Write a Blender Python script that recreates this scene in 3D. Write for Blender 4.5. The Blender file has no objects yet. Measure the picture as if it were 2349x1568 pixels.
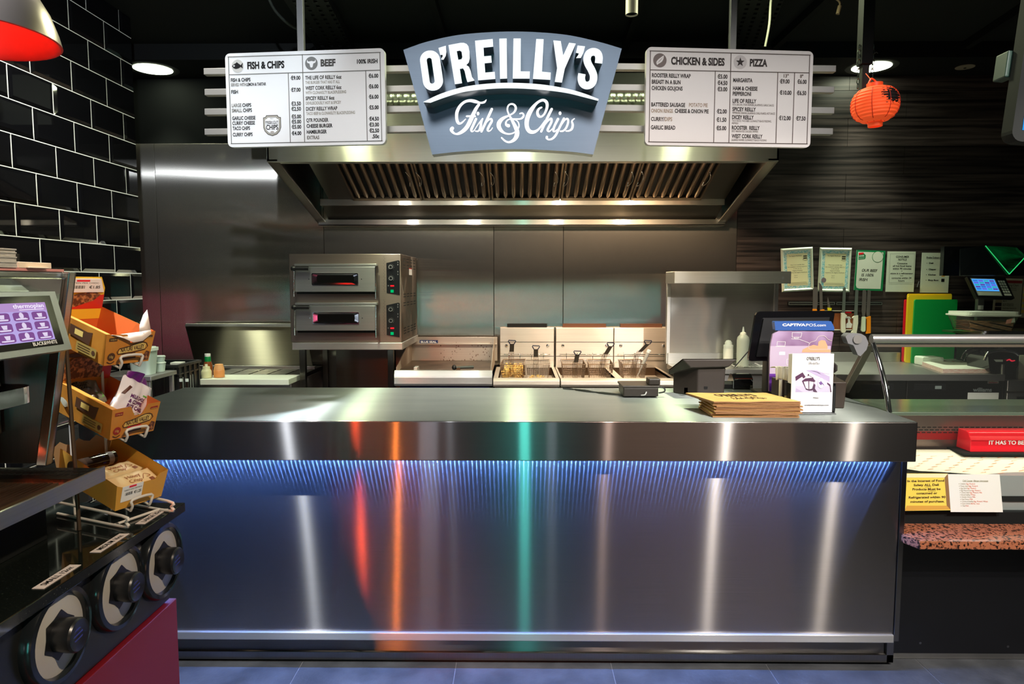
import bpy, bmesh, math, random
from mathutils import Vector, Matrix
from mathutils.geometry import tessellate_polygon
random.seed(11)
SC = bpy.context.scene
COL = SC.collection
R = math.radians
V = Vector
# ------------------------------------------------------------------ camera
CH, FPX, PITCH, YAW = 1.517, 1600.0, R(4.79), R(0.57)
cam_d = bpy.data.cameras.new('camera')
cam = bpy.data.objects.new('camera', cam_d)
COL.objects.link(cam)
cam.location = (0, 0, CH)
cam.rotation_euler = (R(90) - PITCH, 0, YAW)
cam_d.sensor_width = 36.0
cam_d.lens = 36.0 * FPX / 2349.0
cam_d.clip_start = 0.05
SC.camera = cam
# ------------------------------------------------------------------ world, view, lights
SC.view_settings.view_transform = 'Standard'
SC.view_settings.look = 'None'
SC.view_settings.gamma = 1.0
SC.view_settings.use_curve_mapping = False
SC.view_settings.exposure = 0.95
SC.cycles.use_denoising = True
SC.cycles.max_bounces = 8
SC.cycles.sample_clamp_indirect = 6.0
world = bpy.data.worlds.new('shop_dark')
SC.world = world
world.use_nodes = True
wb = world.node_tree.nodes['Background']
wb.inputs[0].default_value = (0.62, 0.60, 0.62, 1)
wb.inputs[1].default_value = 0.006


def lamp(name, kind, loc, power, color=(1, 1, 1), size=0.1, target=None, spot=None, blend=0.5, size_y=None, spread=None):
    d = bpy.data.lights.new(name, kind)
    d.energy = power
    d.color = color
    if kind == 'AREA':
        d.shape = 'RECTANGLE' if size_y else 'DISK'
        d.size = size
        if size_y:
            d.size_y = size_y
        if spread:
            d.spread = R(spread)
    else:
        d.shadow_soft_size = size
    if kind == 'SPOT':
        d.spot_size = R(spot or 60)
        d.spot_blend = blend
    o = bpy.data.objects.new(name, d)
    COL.objects.link(o)
    o.location = loc
    if target is not None:
        o.rotation_euler = (V(target) - V(loc)).to_track_quat('-Z', 'Y').to_euler()
    return o


WARM, COOL, GRN = (1, .86, .66), (.80, .90, 1), (.93, 1, .62)
# ceiling lamps of the shop floor on the customer's side (behind and above the camera)
for (x, y, z, p, c, s) in ((-1.64, 1.3, 2.95, 52, COOL, .022), (1.65, 0.3, 2.95, 52, (1, .95, .88), .022), (2.55, 0.6, 2.95, 46, (1, .93, .82), .022),
                           (0.75, -0.1, 2.95, 13, (1, .74, .62), .02), (-0.62, -0.6, 2.95, 2.4, COOL, .02)):
    lamp('ceiling_spot', 'SPOT', (x, y, z), p * 3.0, c, s, (x * 0.75, 2.6, 0.5), 58, .3)
lamp('corner_fill', 'SPOT', (-.4, 0.5, 2.97), 110, (.84, .93, 1), .03, (-2.25, 5.0, 2.2), 34, .6)  # unseen spot added for the bright band on the left steel sheets
lamp('station_fill', 'SPOT', (0.9, 0.3, 2.9), 130, (1, .82, .62), .04, (-.95, 1.55, .95), 46, .6)  # unseen warm spot added to brighten the coffee station
lamp('tile_wall_fill', 'SPOT', (-1.35, 2.75, 2.98), 40, (1, .97, .92), .03, (-2.25, 2.9, 1.2), 120, .8)  # unseen spot added to brighten the grout of the tiled wall
# greenish tubes over the counter
for x in (-1.12, 0.0, 1.08):
    lamp('counter_light', 'AREA', (x, 3.30, 2.98), 8.5, GRN, .20, (x, 3.30, 0))
# unseen soft area light, added above the counter front to light the menu boards
lamp('menu_fill', 'AREA', (0.2, 1.7, 2.98), 7.8, (1, .96, .93), 3.0, (0.2, 2.75, 2.05), size_y=.5, spread=55)
# coloured shop signs and fridges across the hall, mirrored in the brushed counter
lamp('red_sign', 'AREA', (-1.52, -1.2, 2.1), 3.2, (1, .10, .025), .05, (-1.1, 2.6, -.1), size_y=.4, spread=44)
lamp('orange_sign', 'AREA', (-1.36, -2.6, 1.0), 0.8, (1, .26, .04), .028, (-1.0, 2.6, -.4), size_y=.6, spread=40)
lamp('teal_fridge', 'AREA', (0.06, -2.4, .85), 4.2, (.12, 1, .86), .10, (0.06, 2.6, .7), size_y=1.2)
lamp('grey_sign', 'AREA', (-1.0, -2.6, 1.0), 1.8, (.75, .85, 1), .20, (-.6, 2.6, .7), size_y=.7)
lamp('grey_sign', 'AREA', (.36, -2.6, 1.0), .6, (.75, .85, 1), .10, (-.2, 2.6, .7), size_y=.7)
lamp('brown_tint_light', 'AREA', (2.0, -2.6, .9), 4, (1, .58, .36), 2.0, (1.4, 2.6, .7), size_y=1.2)  # unseen broad light added to tint the counter front brown
lamp('purple_tint_light', 'AREA', (-2.7, -2.0, .8), 5, (.85, .12, .25), 1.2, (-1.4, 2.6, .6), size_y=1.0)  # unseen broad light added for the purple wash on the counter front


# ------------------------------------------------------------------ measuring
_cp, _sp, _cy, _sy = math.cos(PITCH), math.sin(PITCH), math.cos(YAW), math.sin(YAW)
_F, _RT, _UP = V((-_sy * _cp, _cy * _cp, -_sp)), V((_cy, _sy, 0)), V((-_sy * _sp, _cy * _sp, _cp))
_O = V((0, 0, CH))


def ray(px, py):
    return _F * FPX + _RT * (px - 1174.5) + _UP * (784 - py)


def W(px, py, Y):
    d = ray(px, py)
    return _O + d * (Y / d.y)


def WX(px, py, X):
    d = ray(px, py)
    return _O + d * (X / d.x)


def WZ(px, py, Z):
    d = ray(px, py)
    return _O + d * ((Z - CH) / d.z)


# ------------------------------------------------------------------ materials
MATS = {}


def _new(name):
    m = bpy.data.materials.new(name)
    m.use_nodes = True
    nt = m.node_tree
    return m, nt, nt.nodes, nt.links


def plain(name, col, rough=.5, metal=0., emit=0., ecol=None, alpha=1., trans=0., noise=None, spec=.5, bump=None, coat=0.):
    if name in MATS:
        return MATS[name]
    m, nt, N, L = _new(name)
    p = N['Principled BSDF']
    p.inputs['Base Color'].default_value = (*col, 1)
    p.inputs['Roughness'].default_value = rough
    p.inputs['Metallic'].default_value = metal
    p.inputs['Specular IOR Level'].default_value = spec
    p.inputs['Coat Weight'].default_value = coat
    if emit:
        p.inputs['Emission Color'].default_value = (*(ecol or col), 1)
        p.inputs['Emission Strength'].default_value = emit
    if trans:
        p.inputs['Transmission Weight'].default_value = trans
    if alpha < 1:
        p.inputs['Alpha'].default_value = alpha
    if noise:                       # (scale, second colour, amount, stretch)
        sc, c2, lo, st = noise
        tc = N.new('ShaderNodeTexCoord')
        mp = N.new('ShaderNodeMapping')
        mp.inputs['Scale'].default_value = st
        nz = N.new('ShaderNodeTexNoise')
        nz.inputs['Scale'].default_value = sc
        nz.inputs['Detail'].default_value = 6
        rp = N.new('ShaderNodeValToRGB')
        rp.color_ramp.elements[0].position = lo[0]
        rp.color_ramp.elements[1].position = lo[1]
        rp.color_ramp.elements[0].color = (*col, 1)
        rp.color_ramp.elements[1].color = (*c2, 1)
        L.new(tc.outputs['Object'], mp.inputs[0])
        L.new(mp.outputs[0], nz.inputs['Vector'])
        L.new(nz.outputs['Fac'], rp.inputs[0])
        L.new(rp.outputs[0], p.inputs['Base Color'])
    if bump:                        # (scale, distance, stretch)
        tc = N.new('ShaderNodeTexCoord')
        mp = N.new('ShaderNodeMapping')
        mp.inputs['Scale'].default_value = bump[2]
        nz = N.new('ShaderNodeTexNoise')
        nz.inputs['Scale'].default_value = bump[0]
        nz.inputs['Detail'].default_value = 4
        bp = N.new('ShaderNodeBump')
        bp.inputs['Distance'].default_value = bump[1]
        L.new(tc.outputs['Object'], mp.inputs[0])
        L.new(mp.outputs[0], nz.inputs['Vector'])
        L.new(nz.outputs['Fac'], bp.inputs['Height'])
        L.new(bp.outputs[0], p.inputs['Normal'])
    MATS[name] = m
    return m


def steel(name, tang=(1, 0, 0), rough=.22, an=.8, col=(.56, .55, .53), wave=.004, wscale=(1.5, 1.5, 1.5), smear=None, haze=None):
    """Brushed stainless steel; tang is the brushing direction. Reflections spread across it."""
    if name in MATS:
        return MATS[name]
    m, nt, N, L = _new(name)
    N.remove(N['Principled BSDF'])
    out = N['Material Output']
    g = N.new('ShaderNodeBsdfAnisotropic')
    g.inputs['Color'].default_value = (*col, 1)
    g.inputs['Roughness'].default_value = rough
    g.inputs['Anisotropy'].default_value = an
    t = N.new('ShaderNodeCombineXYZ')
    for i in range(3):
        t.inputs[i].default_value = tang[i]
    L.new(t.outputs[0], g.inputs['Tangent'])
    tc = N.new('ShaderNodeTexCoord')
    mp = N.new('ShaderNodeMapping')
    mp.inputs['Scale'].default_value = wscale
    nz = N.new('ShaderNodeTexNoise')
    nz.inputs['Scale'].default_value = 1.0
    nz.inputs['Detail'].default_value = 1.0
    bp = N.new('ShaderNodeBump')
    bp.inputs['Distance'].default_value = wave
    L.new(tc.outputs['Object'], mp.inputs[0])
    L.new(mp.outputs[0], nz.inputs['Vector'])
    L.new(nz.outputs['Fac'], bp.inputs['Height'])
    L.new(bp.outputs[0], g.inputs['Normal'])
    # brushing: fine lines of slightly different reflectance, plus wiped smears
    mp2 = N.new('ShaderNodeMapping')
    mp2.inputs['Scale'].default_value = tuple(3 if abs(c) > .5 else 420 for c in tang) if not smear else smear
    n2 = N.new('ShaderNodeTexNoise')
    n2.inputs['Scale'].default_value = 1
    n2.inputs['Detail'].default_value = 3
    rp = N.new('ShaderNodeValToRGB')
    rp.color_ramp.elements[0].position = .3
    rp.color_ramp.elements[1].position = .7
    rp.color_ramp.elements[0].color = (*[c * .94 for c in col], 1)
    rp.color_ramp.elements[1].color = (*[min(1, c * 1.05) for c in col], 1)
    L.new(tc.outputs['Object'], mp2.inputs[0])
    L.new(mp2.outputs[0], n2.inputs['Vector'])
    L.new(n2.outputs['Fac'], rp.inputs[0])
    L.new(rp.outputs[0], g.inputs['Color'])
    if haze:                        # wider second lobe around the sharp one: (roughness, anisotropy, share)
        g2 = N.new('ShaderNodeBsdfAnisotropic')
        g2.inputs['Roughness'].default_value = haze[0]
        g2.inputs['Anisotropy'].default_value = haze[1]
        L.new(t.outputs[0], g2.inputs['Tangent'])
        L.new(bp.outputs[0], g2.inputs['Normal'])
        L.new(rp.outputs[0], g2.inputs['Color'])
        mx = N.new('ShaderNodeMixShader')
        mx.inputs[0].default_value = haze[2]
        L.new(g.outputs[0], mx.inputs[1])
        L.new(g2.outputs[0], mx.inputs[2])
        L.new(mx.outputs[0], out.inputs['Surface'])
    else:
        L.new(g.outputs[0], out.inputs['Surface'])
    MATS[name] = m
    return m


def glow(name, col, s):
    if name in MATS:
        return MATS[name]
    m, nt, N, L = _new(name)
    N.remove(N['Principled BSDF'])
    e = N.new('ShaderNodeEmission')
    e.inputs[0].default_value = (*col, 1)
    e.inputs[1].default_value = s * .70
    L.new(e.outputs[0], N['Material Output'].inputs['Surface'])
    MATS[name] = m
    return m


def pane(name, tint=(.9, .97, .95), refl=.12, alpha=.10, rough=.0):
    """Thin clear sheet: mostly see-through, with a mirror reflection and a faint tint."""
    if name in MATS:
        return MATS[name]
    m, nt, N, L = _new(name)
    N.remove(N['Principled BSDF'])
    t = N.new('ShaderNodeBsdfTransparent')
    t.inputs[0].default_value = (*tint, 1)
    g = N.new('ShaderNodeBsdfGlossy')
    g.inputs['Roughness'].default_value = rough
    d = N.new('ShaderNodeBsdfDiffuse')
    d.inputs[0].default_value = (.75, .8, .78, 1)
    lw = N.new('ShaderNodeLayerWeight')
    lw.inputs[0].default_value = refl
    m1 = N.new('ShaderNodeMixShader')
    m2 = N.new('ShaderNodeMixShader')
    m1.inputs[0].default_value = alpha
    L.new(t.outputs[0], m1.inputs[1])
    L.new(d.outputs[0], m1.inputs[2])
    L.new(lw.outputs['Fresnel'], m2.inputs[0])
    L.new(m1.outputs[0], m2.inputs[1])
    L.new(g.outputs[0], m2.inputs[2])
    L.new(m2.outputs[0], N['Material Output'].inputs['Surface'])
    MATS[name] = m
    return m


EX, EY, EZ = (1, 0, 0), (0, 1, 0), (0, 0, 1)
S_FRONT = steel('steel_counter_front', EX, .1565, .8775, (.25, .23, .22), .0012, (1.1, 1, .8), None, (.27, .50, .36))
S_TOP = steel('steel_counter_top', EX, .22, .80, (.38, .42, .40), .0016, (1.2, 1.6, 1), (2.2, 9, 1), (.46, .5, .32))
S_WALL = steel('steel_wall_sheet', EZ, .20, .86, (.45, .42, .385), .010, (.7, 1, 1.5), None, (.50, .45, .13))
S_HOOD = steel('steel_hood', EX, .20, .80, (.50, .49, .44), .0015, haze=(.5, .4, .35))
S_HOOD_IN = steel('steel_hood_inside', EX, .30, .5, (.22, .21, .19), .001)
S_X = steel('steel_brushed', EX, .26, .7, (.58, .57, .55), .001, haze=(.6, .3, .45))
S_OVEN = steel('steel_oven', EX, .30, .6, (.30, .25, .215), .003, haze=(.55, .3, .3))
S_WARM = steel('steel_fryer', EX, .34, .55, (.66, .60, .54), .004, (5, 1, 5), haze=(.65, .2, .55))
S_Y = steel('steel_side', EY, .28, .7, (.5, .49, .47), .001)
S_DARK = steel('steel_dark_frame', EZ, .3, .6, (.20, .19, .18), .001)
CHROME = plain('chrome', (.78, .78, .78), .08, 1)
MIRROR = plain('mirror_steel', (.42, .42, .40), .06, 1, bump=(3, .003, (1, 1, 1)))
ALU = plain('aluminium', (.62, .61, .60), .32, 1)
ALU_SIGN = steel('sign_brushed_aluminium', EX, .42, .5, (.085, .110, .145), .0008)
BLACK = plain('black_plastic', (.008, .008, .009), .35)
BLACKM = plain('black_matt', (.006, .007, .007), .7, spec=.2)
BLACKG = plain('black_gloss', (.005, .005, .006), .12)
DGREY = plain('dark_grey_plastic', (.045, .043, .042), .45)
BROWNB = plain('brown_black_plastic', (.035, .026, .022), .5)
WHITE = plain('white_paper', (.82, .82, .80), .6)
CREAM = plain('cream_plastic', (.80, .80, .66), .45)
PALE = plain('pale_green_plastic', (.70, .82, .62), .45)
RUBBER = plain('grey_casting', (.17, .17, .18), .55)
INK = plain('ink_black', (.012, .012, .013), .7, spec=.1)
INKG = plain('ink_dark_grey', (.06, .055, .05), .7, spec=.1)
INKL = plain('ink_light_grey', (.30, .28, .26), .7, spec=.1)
RED = plain('red_plastic', (.80, .015, .03), .3)
GREEN = plain('green_plastic', (0.0, .30, .055), .45)
YELLOW = plain('yellow_plastic', (.86, .58, .015), .45)
ORANGE = plain('orange_plastic', (.95, .30, .01), .4)


# ------------------------------------------------------------------ mesh building
def fr(o, u, v):
    """Frame matrix with origin o, axis u to the right, v up, n = u x v towards the viewer."""
    u, v = V(u).normalized(), V(v).normalized()
    n = u.cross(v).normalized()
    v = n.cross(u)
    M = Matrix.Identity(4)
    for i in range(3):
        M[i][0], M[i][1], M[i][2], M[i][3] = u[i], v[i], n[i], o[i]
    return M


FRONT = lambda o: fr(o, EX, EZ)         # facing the camera
_TXT = {}


def text_geo(s, bold):
    k = (s, bold)
    if k not in _TXT:
        cu = bpy.data.curves.new('t', 'FONT')
        cu.body = s
        cu.size = 1.0
        cu.offset = bold
        cu.resolution_u = 3
        cu.fill_mode = 'FRONT'
        o = bpy.data.objects.new('t', cu)
        me = o.to_mesh()
        vs = [tuple(p.co) for p in me.vertices]
        fs = [tuple(p.vertices) for p in me.polygons]
        o.to_mesh_clear()
        bpy.data.objects.remove(o)
        bpy.data.curves.remove(cu)
        _TXT[k] = (vs, fs)
    return _TXT[k]


CAPH = None


class MB:
    def __init__(s, mat=None, M=None):
        s.v, s.f, s.fm, s.mats = [], [], [], []
        s.M = M
        s.cur = 0
        if mat:
            s.use(mat)

    def use(s, m):
        if m not in s.mats:
            s.mats.append(m)
        s.cur = s.mats.index(m)
        return s

    def at(s, M):
        s.M = M
        return s

    def add(s, vs, fs, M=None):
        b = len(s.v)
        M = M if M is not None else s.M
        for p in vs:
            p = V(p)
            s.v.append(M @ p if M is not None else p)
        for f in fs:
            s.f.append(tuple(i + b for i in f))
            s.fm.append(s.cur)
        return s

    def hexa(s, p):
        return s.add(p, [(3, 2, 1, 0), (4, 5, 6, 7), (0, 1, 5, 4), (1, 2, 6, 5), (2, 3, 7, 6), (3, 0, 4, 7)])

    def box(s, x0, x1, y0, y1, z0, z1):
        return s.hexa([(x0, y0, z0), (x1, y0, z0), (x1, y1, z0), (x0, y1, z0), (x0, y0, z1), (x1, y0, z1), (x1, y1, z1), (x0, y1, z1)])

    def quad(s, a, b, c, d):
        return s.add([a, b, c, d], [(0, 1, 2, 3)])

    def slab(s, quad, t):
        """A quad (counter-clockwise seen from the front) thickened backwards by t."""
        a, b, c, d = [V(p) for p in quad]
        n = (b - a).cross(d - a).normalized() * t
        return s.hexa([a - n, b - n, c - n, d - n, a, b, c, d])

    def rbox(s, x0, x1, y0, y1, z0, z1, r, axis='y', n=4):
        """Box whose outline across the given axis has round corners."""
        if axis == 'y':
            pts = rrect(x0, x1, z0, z1, r, n)
            return s.prism(pts, None, 0, 0, lambda u, v, w: (u, y0 + (y1 - y0) * w, v), flip=False)
        if axis == 'z':
            pts = rrect(x0, x1, y0, y1, r, n)
            return s.prism(pts, None, 0, 0, lambda u, v, w: (u, v, z0 + (z1 - z0) * w), flip=True)
        pts = rrect(y0, y1, z0, z1, r, n)
        return s.prism(pts, None, 0, 0, lambda u, v, w: (x0 + (x1 - x0) * w, u, v), flip=True)

    def prism(s, pts, holes=None, d0=0., d1=0., f=None, flip=True, face=None, top=1., M=None):
        """Extrude a 2-D outline (with holes) from d0 (back) to d1 (front) along the frame's normal."""
        holes = holes or []
        loops = [list(pts)] + [list(h) for h in holes]
        fl = [p for lp in loops for p in lp]
        if f is None:
            f = lambda u, v, w: (u, v, d0 + (d1 - d0) * w)
        n = len(fl)
        tri = tessellate_polygon([[V((p[0], p[1], 0)) for p in lp] for lp in loops])
        vs = [f(p[0], p[1], 0) for p in fl] + [f(p[0], p[1], 1) for p in fl]
        side = []
        b = 0
        for lp in loops:
            m = len(lp)
            for i in range(m):
                j = (i + 1) % m
                side.append((b + i, b + j, n + b + j, n + b + i))
            b += m
        s.add(vs, side + [tuple(t) for t in tri], M)
        c = s.cur
        if face:
            s.use(face)
        s.add(vs, [tuple(i + n for i in t) for t in tri], M)
        s.cur = c
        return s

    def flat(s, pts, d=0., holes=None, M=None):
        loops = [list(pts)] + [list(h) for h in (holes or [])]
        fl = [p for lp in loops for p in lp]
        tri = tessellate_polygon([[V((p[0], p[1], 0)) for p in lp] for lp in loops])
        return s.add([(p[0], p[1], d) for p in fl], [tuple(t) for t in tri], M)

    def rect(s, u0, u1, v0, v1, d=0.):
        return s.add([(u0, v0, d), (u1, v0, d), (u1, v1, d), (u0, v1, d)], [(0, 1, 2, 3)])

    def disc(s, u, v, r, d=0., ry=None, n=24):
        return s.add([(u + r * math.cos(2 * math.pi * i / n), v + (ry or r) * math.sin(2 * math.pi * i / n), d) for i in range(n)], [tuple(range(n))])

    def ring(s, u, v, r0, r1, d=0., n=28):
        vs = []
        for r in (r0, r1):
            vs += [(u + r * math.cos(2 * math.pi * i / n), v + r * math.sin(2 * math.pi * i / n), d) for i in range(n)]
        return s.add(vs, [(i, (i + 1) % n, n + (i + 1) % n, n + i) for i in range(n)])

    def line(s, a, b, w, d=0.):
        a, b = V((a[0], a[1])), V((b[0], b[1]))
        t = (b - a).normalized() * w / 2
        n = V((-t.y, t.x))
        return s.add([(*(a - t - n), d), (*(b + t - n), d), (*(b + t + n), d), (*(a - t + n), d)], [(0, 1, 2, 3)])

    def stroke(s, pts, d=0., sub=6, cap=True, dep=0.):
        """Pen stroke of changing half-width through (x, y, hw)."""
        P = smooth(pts, sub)
        L_, R_ = [], []
        for i, p in enumerate(P):
            a, b = P[max(0, i - 1)], P[min(len(P) - 1, i + 1)]
            t = V((b[0] - a[0], b[1] - a[1]))
            t = t.normalized() if t.length > 1e-9 else V((1, 0))
            n = V((-t.y, t.x)) * p[2]
            L_.append((p[0] + n.x, p[1] + n.y, d))
            R_.append((p[0] - n.x, p[1] - n.y, d))
        n = len(P)
        s.add(L_ + R_, [(i, n + i, n + i + 1, i + 1) for i in range(n - 1)])
        if cap:
            for p in (P[0], P[-1]):
                s.disc(p[0], p[1], p[2], d, n=12)
        return s

    def cyl(s, p0, p1, r0, r1=None, n=24, cap=True):
        p0, p1 = V(p0), V(p1)
        r1 = r0 if r1 is None else r1
        a = (p1 - p0).normalized()
        u = a.orthogonal().normalized()
        w = a.cross(u)
        c = [(math.cos(2 * math.pi * i / n), math.sin(2 * math.pi * i / n)) for i in range(n)]
        vs = [p0 + (u * x + w * y) * r0 for x, y in c] + [p1 + (u * x + w * y) * r1 for x, y in c]
        fs = [(i, (i + 1) % n, n + (i + 1) % n, n + i) for i in range(n)]
        if cap:
            fs += [tuple(range(n - 1, -1, -1)), tuple(range(n, 2 * n))]
        return s.add(vs, fs)

    def tube(s, pts, r, n=8, closed=False, sub=0):
        P = [V(p) for p in pts]
        if sub:
            P = [V(p) for p in smooth([tuple(p) for p in P], sub)]
        m = len(P)
        vs, fs = [], []
        u = None
        for i, p in enumerate(P):
            if closed:
                t = (P[(i + 1) % m] - P[i - 1]).normalized()
            else:
                t = (P[min(m - 1, i + 1)] - P[max(0, i - 1)]).normalized()
            if u is None:
                u = t.orthogonal().normalized()
            u = (u - t * u.dot(t))
            u = u.normalized() if u.length > 1e-6 else t.orthogonal().normalized()
            w = t.cross(u)
            for k in range(n):
                a = 2 * math.pi * k / n
                vs.append(p + (u * math.cos(a) + w * math.sin(a)) * r)
        for i in range(m if closed else m - 1):
            j = (i + 1) % m
            for k in range(n):
                fs.append((i * n + k, i * n + (k + 1) % n, j * n + (k + 1) % n, j * n + k))
        if not closed:
            fs += [tuple(range(n - 1, -1, -1)), tuple((m - 1) * n + k for k in range(n))]
        return s.add(vs, fs)

    def lathe(s, prof, c=(0, 0, 0), n=32, axis=EZ, skip=None):
        c, a = V(c), V(axis).normalized()
        u = a.orthogonal().normalized()
        w = a.cross(u)
        vs, fs = [], []
        for r, z in prof:
            for k in range(n):
                t = 2 * math.pi * k / n
                vs.append(c + a * z + (u * math.cos(t) + w * math.sin(t)) * max(r, 1e-5))
        for i in range(len(prof) - 1):
            for k in range(n):
                if skip and skip(i, k):
                    continue
                fs.append((i * n + k, i * n + (k + 1) % n, (i + 1) * n + (k + 1) % n, (i + 1) * n + k))
        return s.add(vs, fs)

    def text(s, t, u, v, h, w=None, align='L', d=.0006, bold=0., cond=None, rot=0.):
        """Text with cap height h, baseline at v; stretched to width w when given."""
        global CAPH
        if CAPH is None:
            hv = text_geo('H', 0.)[0]
            CAPH = max(p[1] for p in hv) - min(p[1] for p in hv)
        vs, fs = text_geo(t, bold)
        if not vs:
            return s
        x0, x1 = min(p[0] for p in vs), max(p[0] for p in vs)
        sy = h / (CAPH + 2 * bold)
        sx = w / (x1 - x0) if w else sy * (cond or 1.)
        wd = (x1 - x0) * sx
        ox = {'L': 0, 'C': -wd / 2, 'R': -wd}[align]
        c, sn = math.cos(rot), math.sin(rot)
        out = []
        for p in vs:
            a, b = (p[0] - x0) * sx + ox, (p[1] + bold) * sy
            out.append((u + a * c - b * sn, v + a * sn + b * c, d))
        return s.add(out, fs)

    def grid(s, fn, nu, nv, closed_u=False):
        vs = [fn(i / nu, j / nv) for j in range(nv + 1) for i in range(nu + (0 if closed_u else 1))]
        k = nu + (0 if closed_u else 1)
        fs = []
        for j in range(nv):
            for i in range(nu):
                a, b = j * k + i, j * k + (i + 1) % k
                fs.append((a, b, b + k, a + k))
        return s.add(vs, fs)

    def build(s, name, parent=None, label=None, smooth_angle=None, bevel=0., base=None, solid=0., flatmesh=False):
        if base is None:
            if parent is not None:
                base = V(parent['_b'])
            else:
                xs, ys, zs = zip(*[tuple(p) for p in s.v])
                base = V(((min(xs) + max(xs)) / 2, (min(ys) + max(ys)) / 2, min(zs)))
        base = V(base)
        me = bpy.data.meshes.new(name)
        me.from_pydata([tuple(p - base) for p in s.v], [], s.f)
        for m in s.mats:
            me.materials.append(m)
        me.polygons.foreach_set('material_index', s.fm)
        me.validate()
        if not flatmesh:
            bm = bmesh.new()
            bm.from_mesh(me)
            bmesh.ops.recalc_face_normals(bm, faces=bm.faces)
            bm.to_mesh(me)
            bm.free()
        me.update()
        o = bpy.data.objects.new(name, me)
        COL.objects.link(o)
        o['_b'] = tuple(base)
        if parent is not None:
            o.parent = parent
        else:
            o.location = base
        if label:
            o['label'] = label
        if solid:
            md = o.modifiers.new('thick', 'SOLIDIFY')
            md.thickness = solid
            md.offset = 0
        if bevel:
            md = o.modifiers.new('edge', 'BEVEL')
            md.width = bevel
            md.segments = 2
            md.limit_method = 'ANGLE'
            md.angle_limit = R(40)
        if smooth_angle:
            me.polygons.foreach_set('use_smooth', [True] * len(me.polygons))
            a = math.cos(R(smooth_angle))
            me.set_sharp_from_angle(angle=R(smooth_angle))
        return o


def smooth(pts, sub):
    out = []
    n = len(pts)
    for i in range(n - 1):
        p0, p1, p2, p3 = pts[max(0, i - 1)], pts[i], pts[i + 1], pts[min(n - 1, i + 2)]
        for k in range(sub):
            t = k / sub
            out.append(tuple(.5 * (2 * b + (c - a) * t + (2 * a - 5 * b + 4 * c - d) * t * t + (3 * b - a - 3 * c + d) * t ** 3)
                             for a, b, c, d in zip(p0, p1, p2, p3)))
    out.append(tuple(pts[-1]))
    return out


def rrect(x0, x1, y0, y1, r, n=5):
    pts = []
    for cx, cy, a0 in ((x1 - r, y1 - r, 0), (x0 + r, y1 - r, 90), (x0 + r, y0 + r, 180), (x1 - r, y0 + r, 270)):
        for i in range(n + 1):
            a = R(a0 + 90 * i / n)
            pts.append((cx + r * math.cos(a), cy + r * math.sin(a)))
    return pts


def tag(o, label, cat, group=None):
    o['label'], o['category'] = label, cat
    if group:
        o['group'] = group
    return o


def thing(name, label, cat, loc, group=None):
    o = bpy.data.objects.new(name, None)
    COL.objects.link(o)
    o.location = loc
    o.empty_display_size = .05
    o['_b'] = tuple(loc)
    return tag(o, label, cat, group)


def struct(o):
    o['kind'] = 'structure'
    return o


def copy_tree(root, delta, label, group=None, keep=None):
    """Copy a thing with its parts and sub-parts, moved by delta."""
    def cp(o, parent):
        c = o.copy()
        COL.objects.link(c)
        c.parent = parent
        for ch in [x for x in bpy.data.objects if x.parent == o]:
            cp(ch, c)
        return c
    c = cp(root, None)
    c.location = V(root.location) + V(delta)
    c['label'] = label
    if group:
        c['group'] = group
    return c
# =================================================================== the setting
XT = -2.25                       # face of the tiled side wall
YB = 5.0                         # back wall
ZC = 3.05
m_floor = plain('floor_tile', (.055, .058, .064), .42, noise=(7, (.11, .115, .125), (.35, .75), (1, 1, 1)), bump=(60, .001, (1, 1, 1)))
b = MB(m_floor)
for i in range(-6, 7):
    for j in range(-4, 9):
        b.box(i * .62 - .25 + .002, i * .62 + .37 - .002, j * .62 + .002, j * .62 + .62 - .002, -.03, 0)
b.use(plain('floor_grout', (.20, .20, .21), .8)).box(-4, 4.2, -2.5, 5.7, -.05, -.002)
struct(b.build('floor', base=(0, 0, 0)))

m_ceil = plain('ceiling_black', (.010, .012, .012), .75, spec=.25)
struct(MB(m_ceil).box(-4.2, 4.2, -2.4, 4.6, ZC, ZC + .1).build('ceiling', base=(0, 0, ZC)))
b = MB(plain('soffit_black', (.008, .009, .0095), .6, spec=.2)).box(-4.2, 4.2, 4.6, YB, 2.95, 3.15)
struct(b.build('trim_6', base=(0, 4.8, 2.95)))

# tiled side wall: bevelled black metro tiles, white grout
m_tile = plain('tile_black_glazed', (.004, .004, .005), .03, spec=.6, coat=.3)
m_grout = plain('tile_grout_white', (.90, .90, .88), .8)
b = MB(m_grout).box(XT - .12, XT - .006, -1.6, 4.165, 0, ZC)
b.use(m_tile)
TW, TH = .302, .151
z0 = W(328, 330.5, 4.165).z      # a grout line at the far end of the wall
ph = {0: 4.045, 1: 4.045 + TW / 2}
row0 = -int(z0 / TH) - 1
for r in range(row0, 6):
    zl = z0 + r * TH
    zh = min(zl + TH - .004, ZC)
    zl = max(zl, 0)
    if zh - zl < .02:
        continue
    yr = ph[(r + 40) % 2]
    k = -20
    while True:
        ya, yb = yr + k * TW + .002, yr + (k + 1) * TW - .002
        k += 1
        if ya > 4.16:
            break
        if yb < -1.5:
            continue
        yb = min(yb, 4.165)
        g = min(.016, (yb - ya) / 3, (zh - zl) / 3)
        x0, x1 = XT - .006, XT + .003
        b.add([(x0, ya, zl), (x0, yb, zl), (x0, yb, zh), (x0, ya, zh), (x1, ya + g, zl + g), (x1, yb - g, zl + g), (x1, yb - g, zh - g), (x1, ya + g, zh - g)],
              [(0, 1, 5, 4), (1, 2, 6, 5), (2, 3, 7, 6), (3, 0, 4, 7), (4, 5, 6, 7)])
struct(b.build('wall_left', base=(XT, 1.5, 0)))
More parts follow.
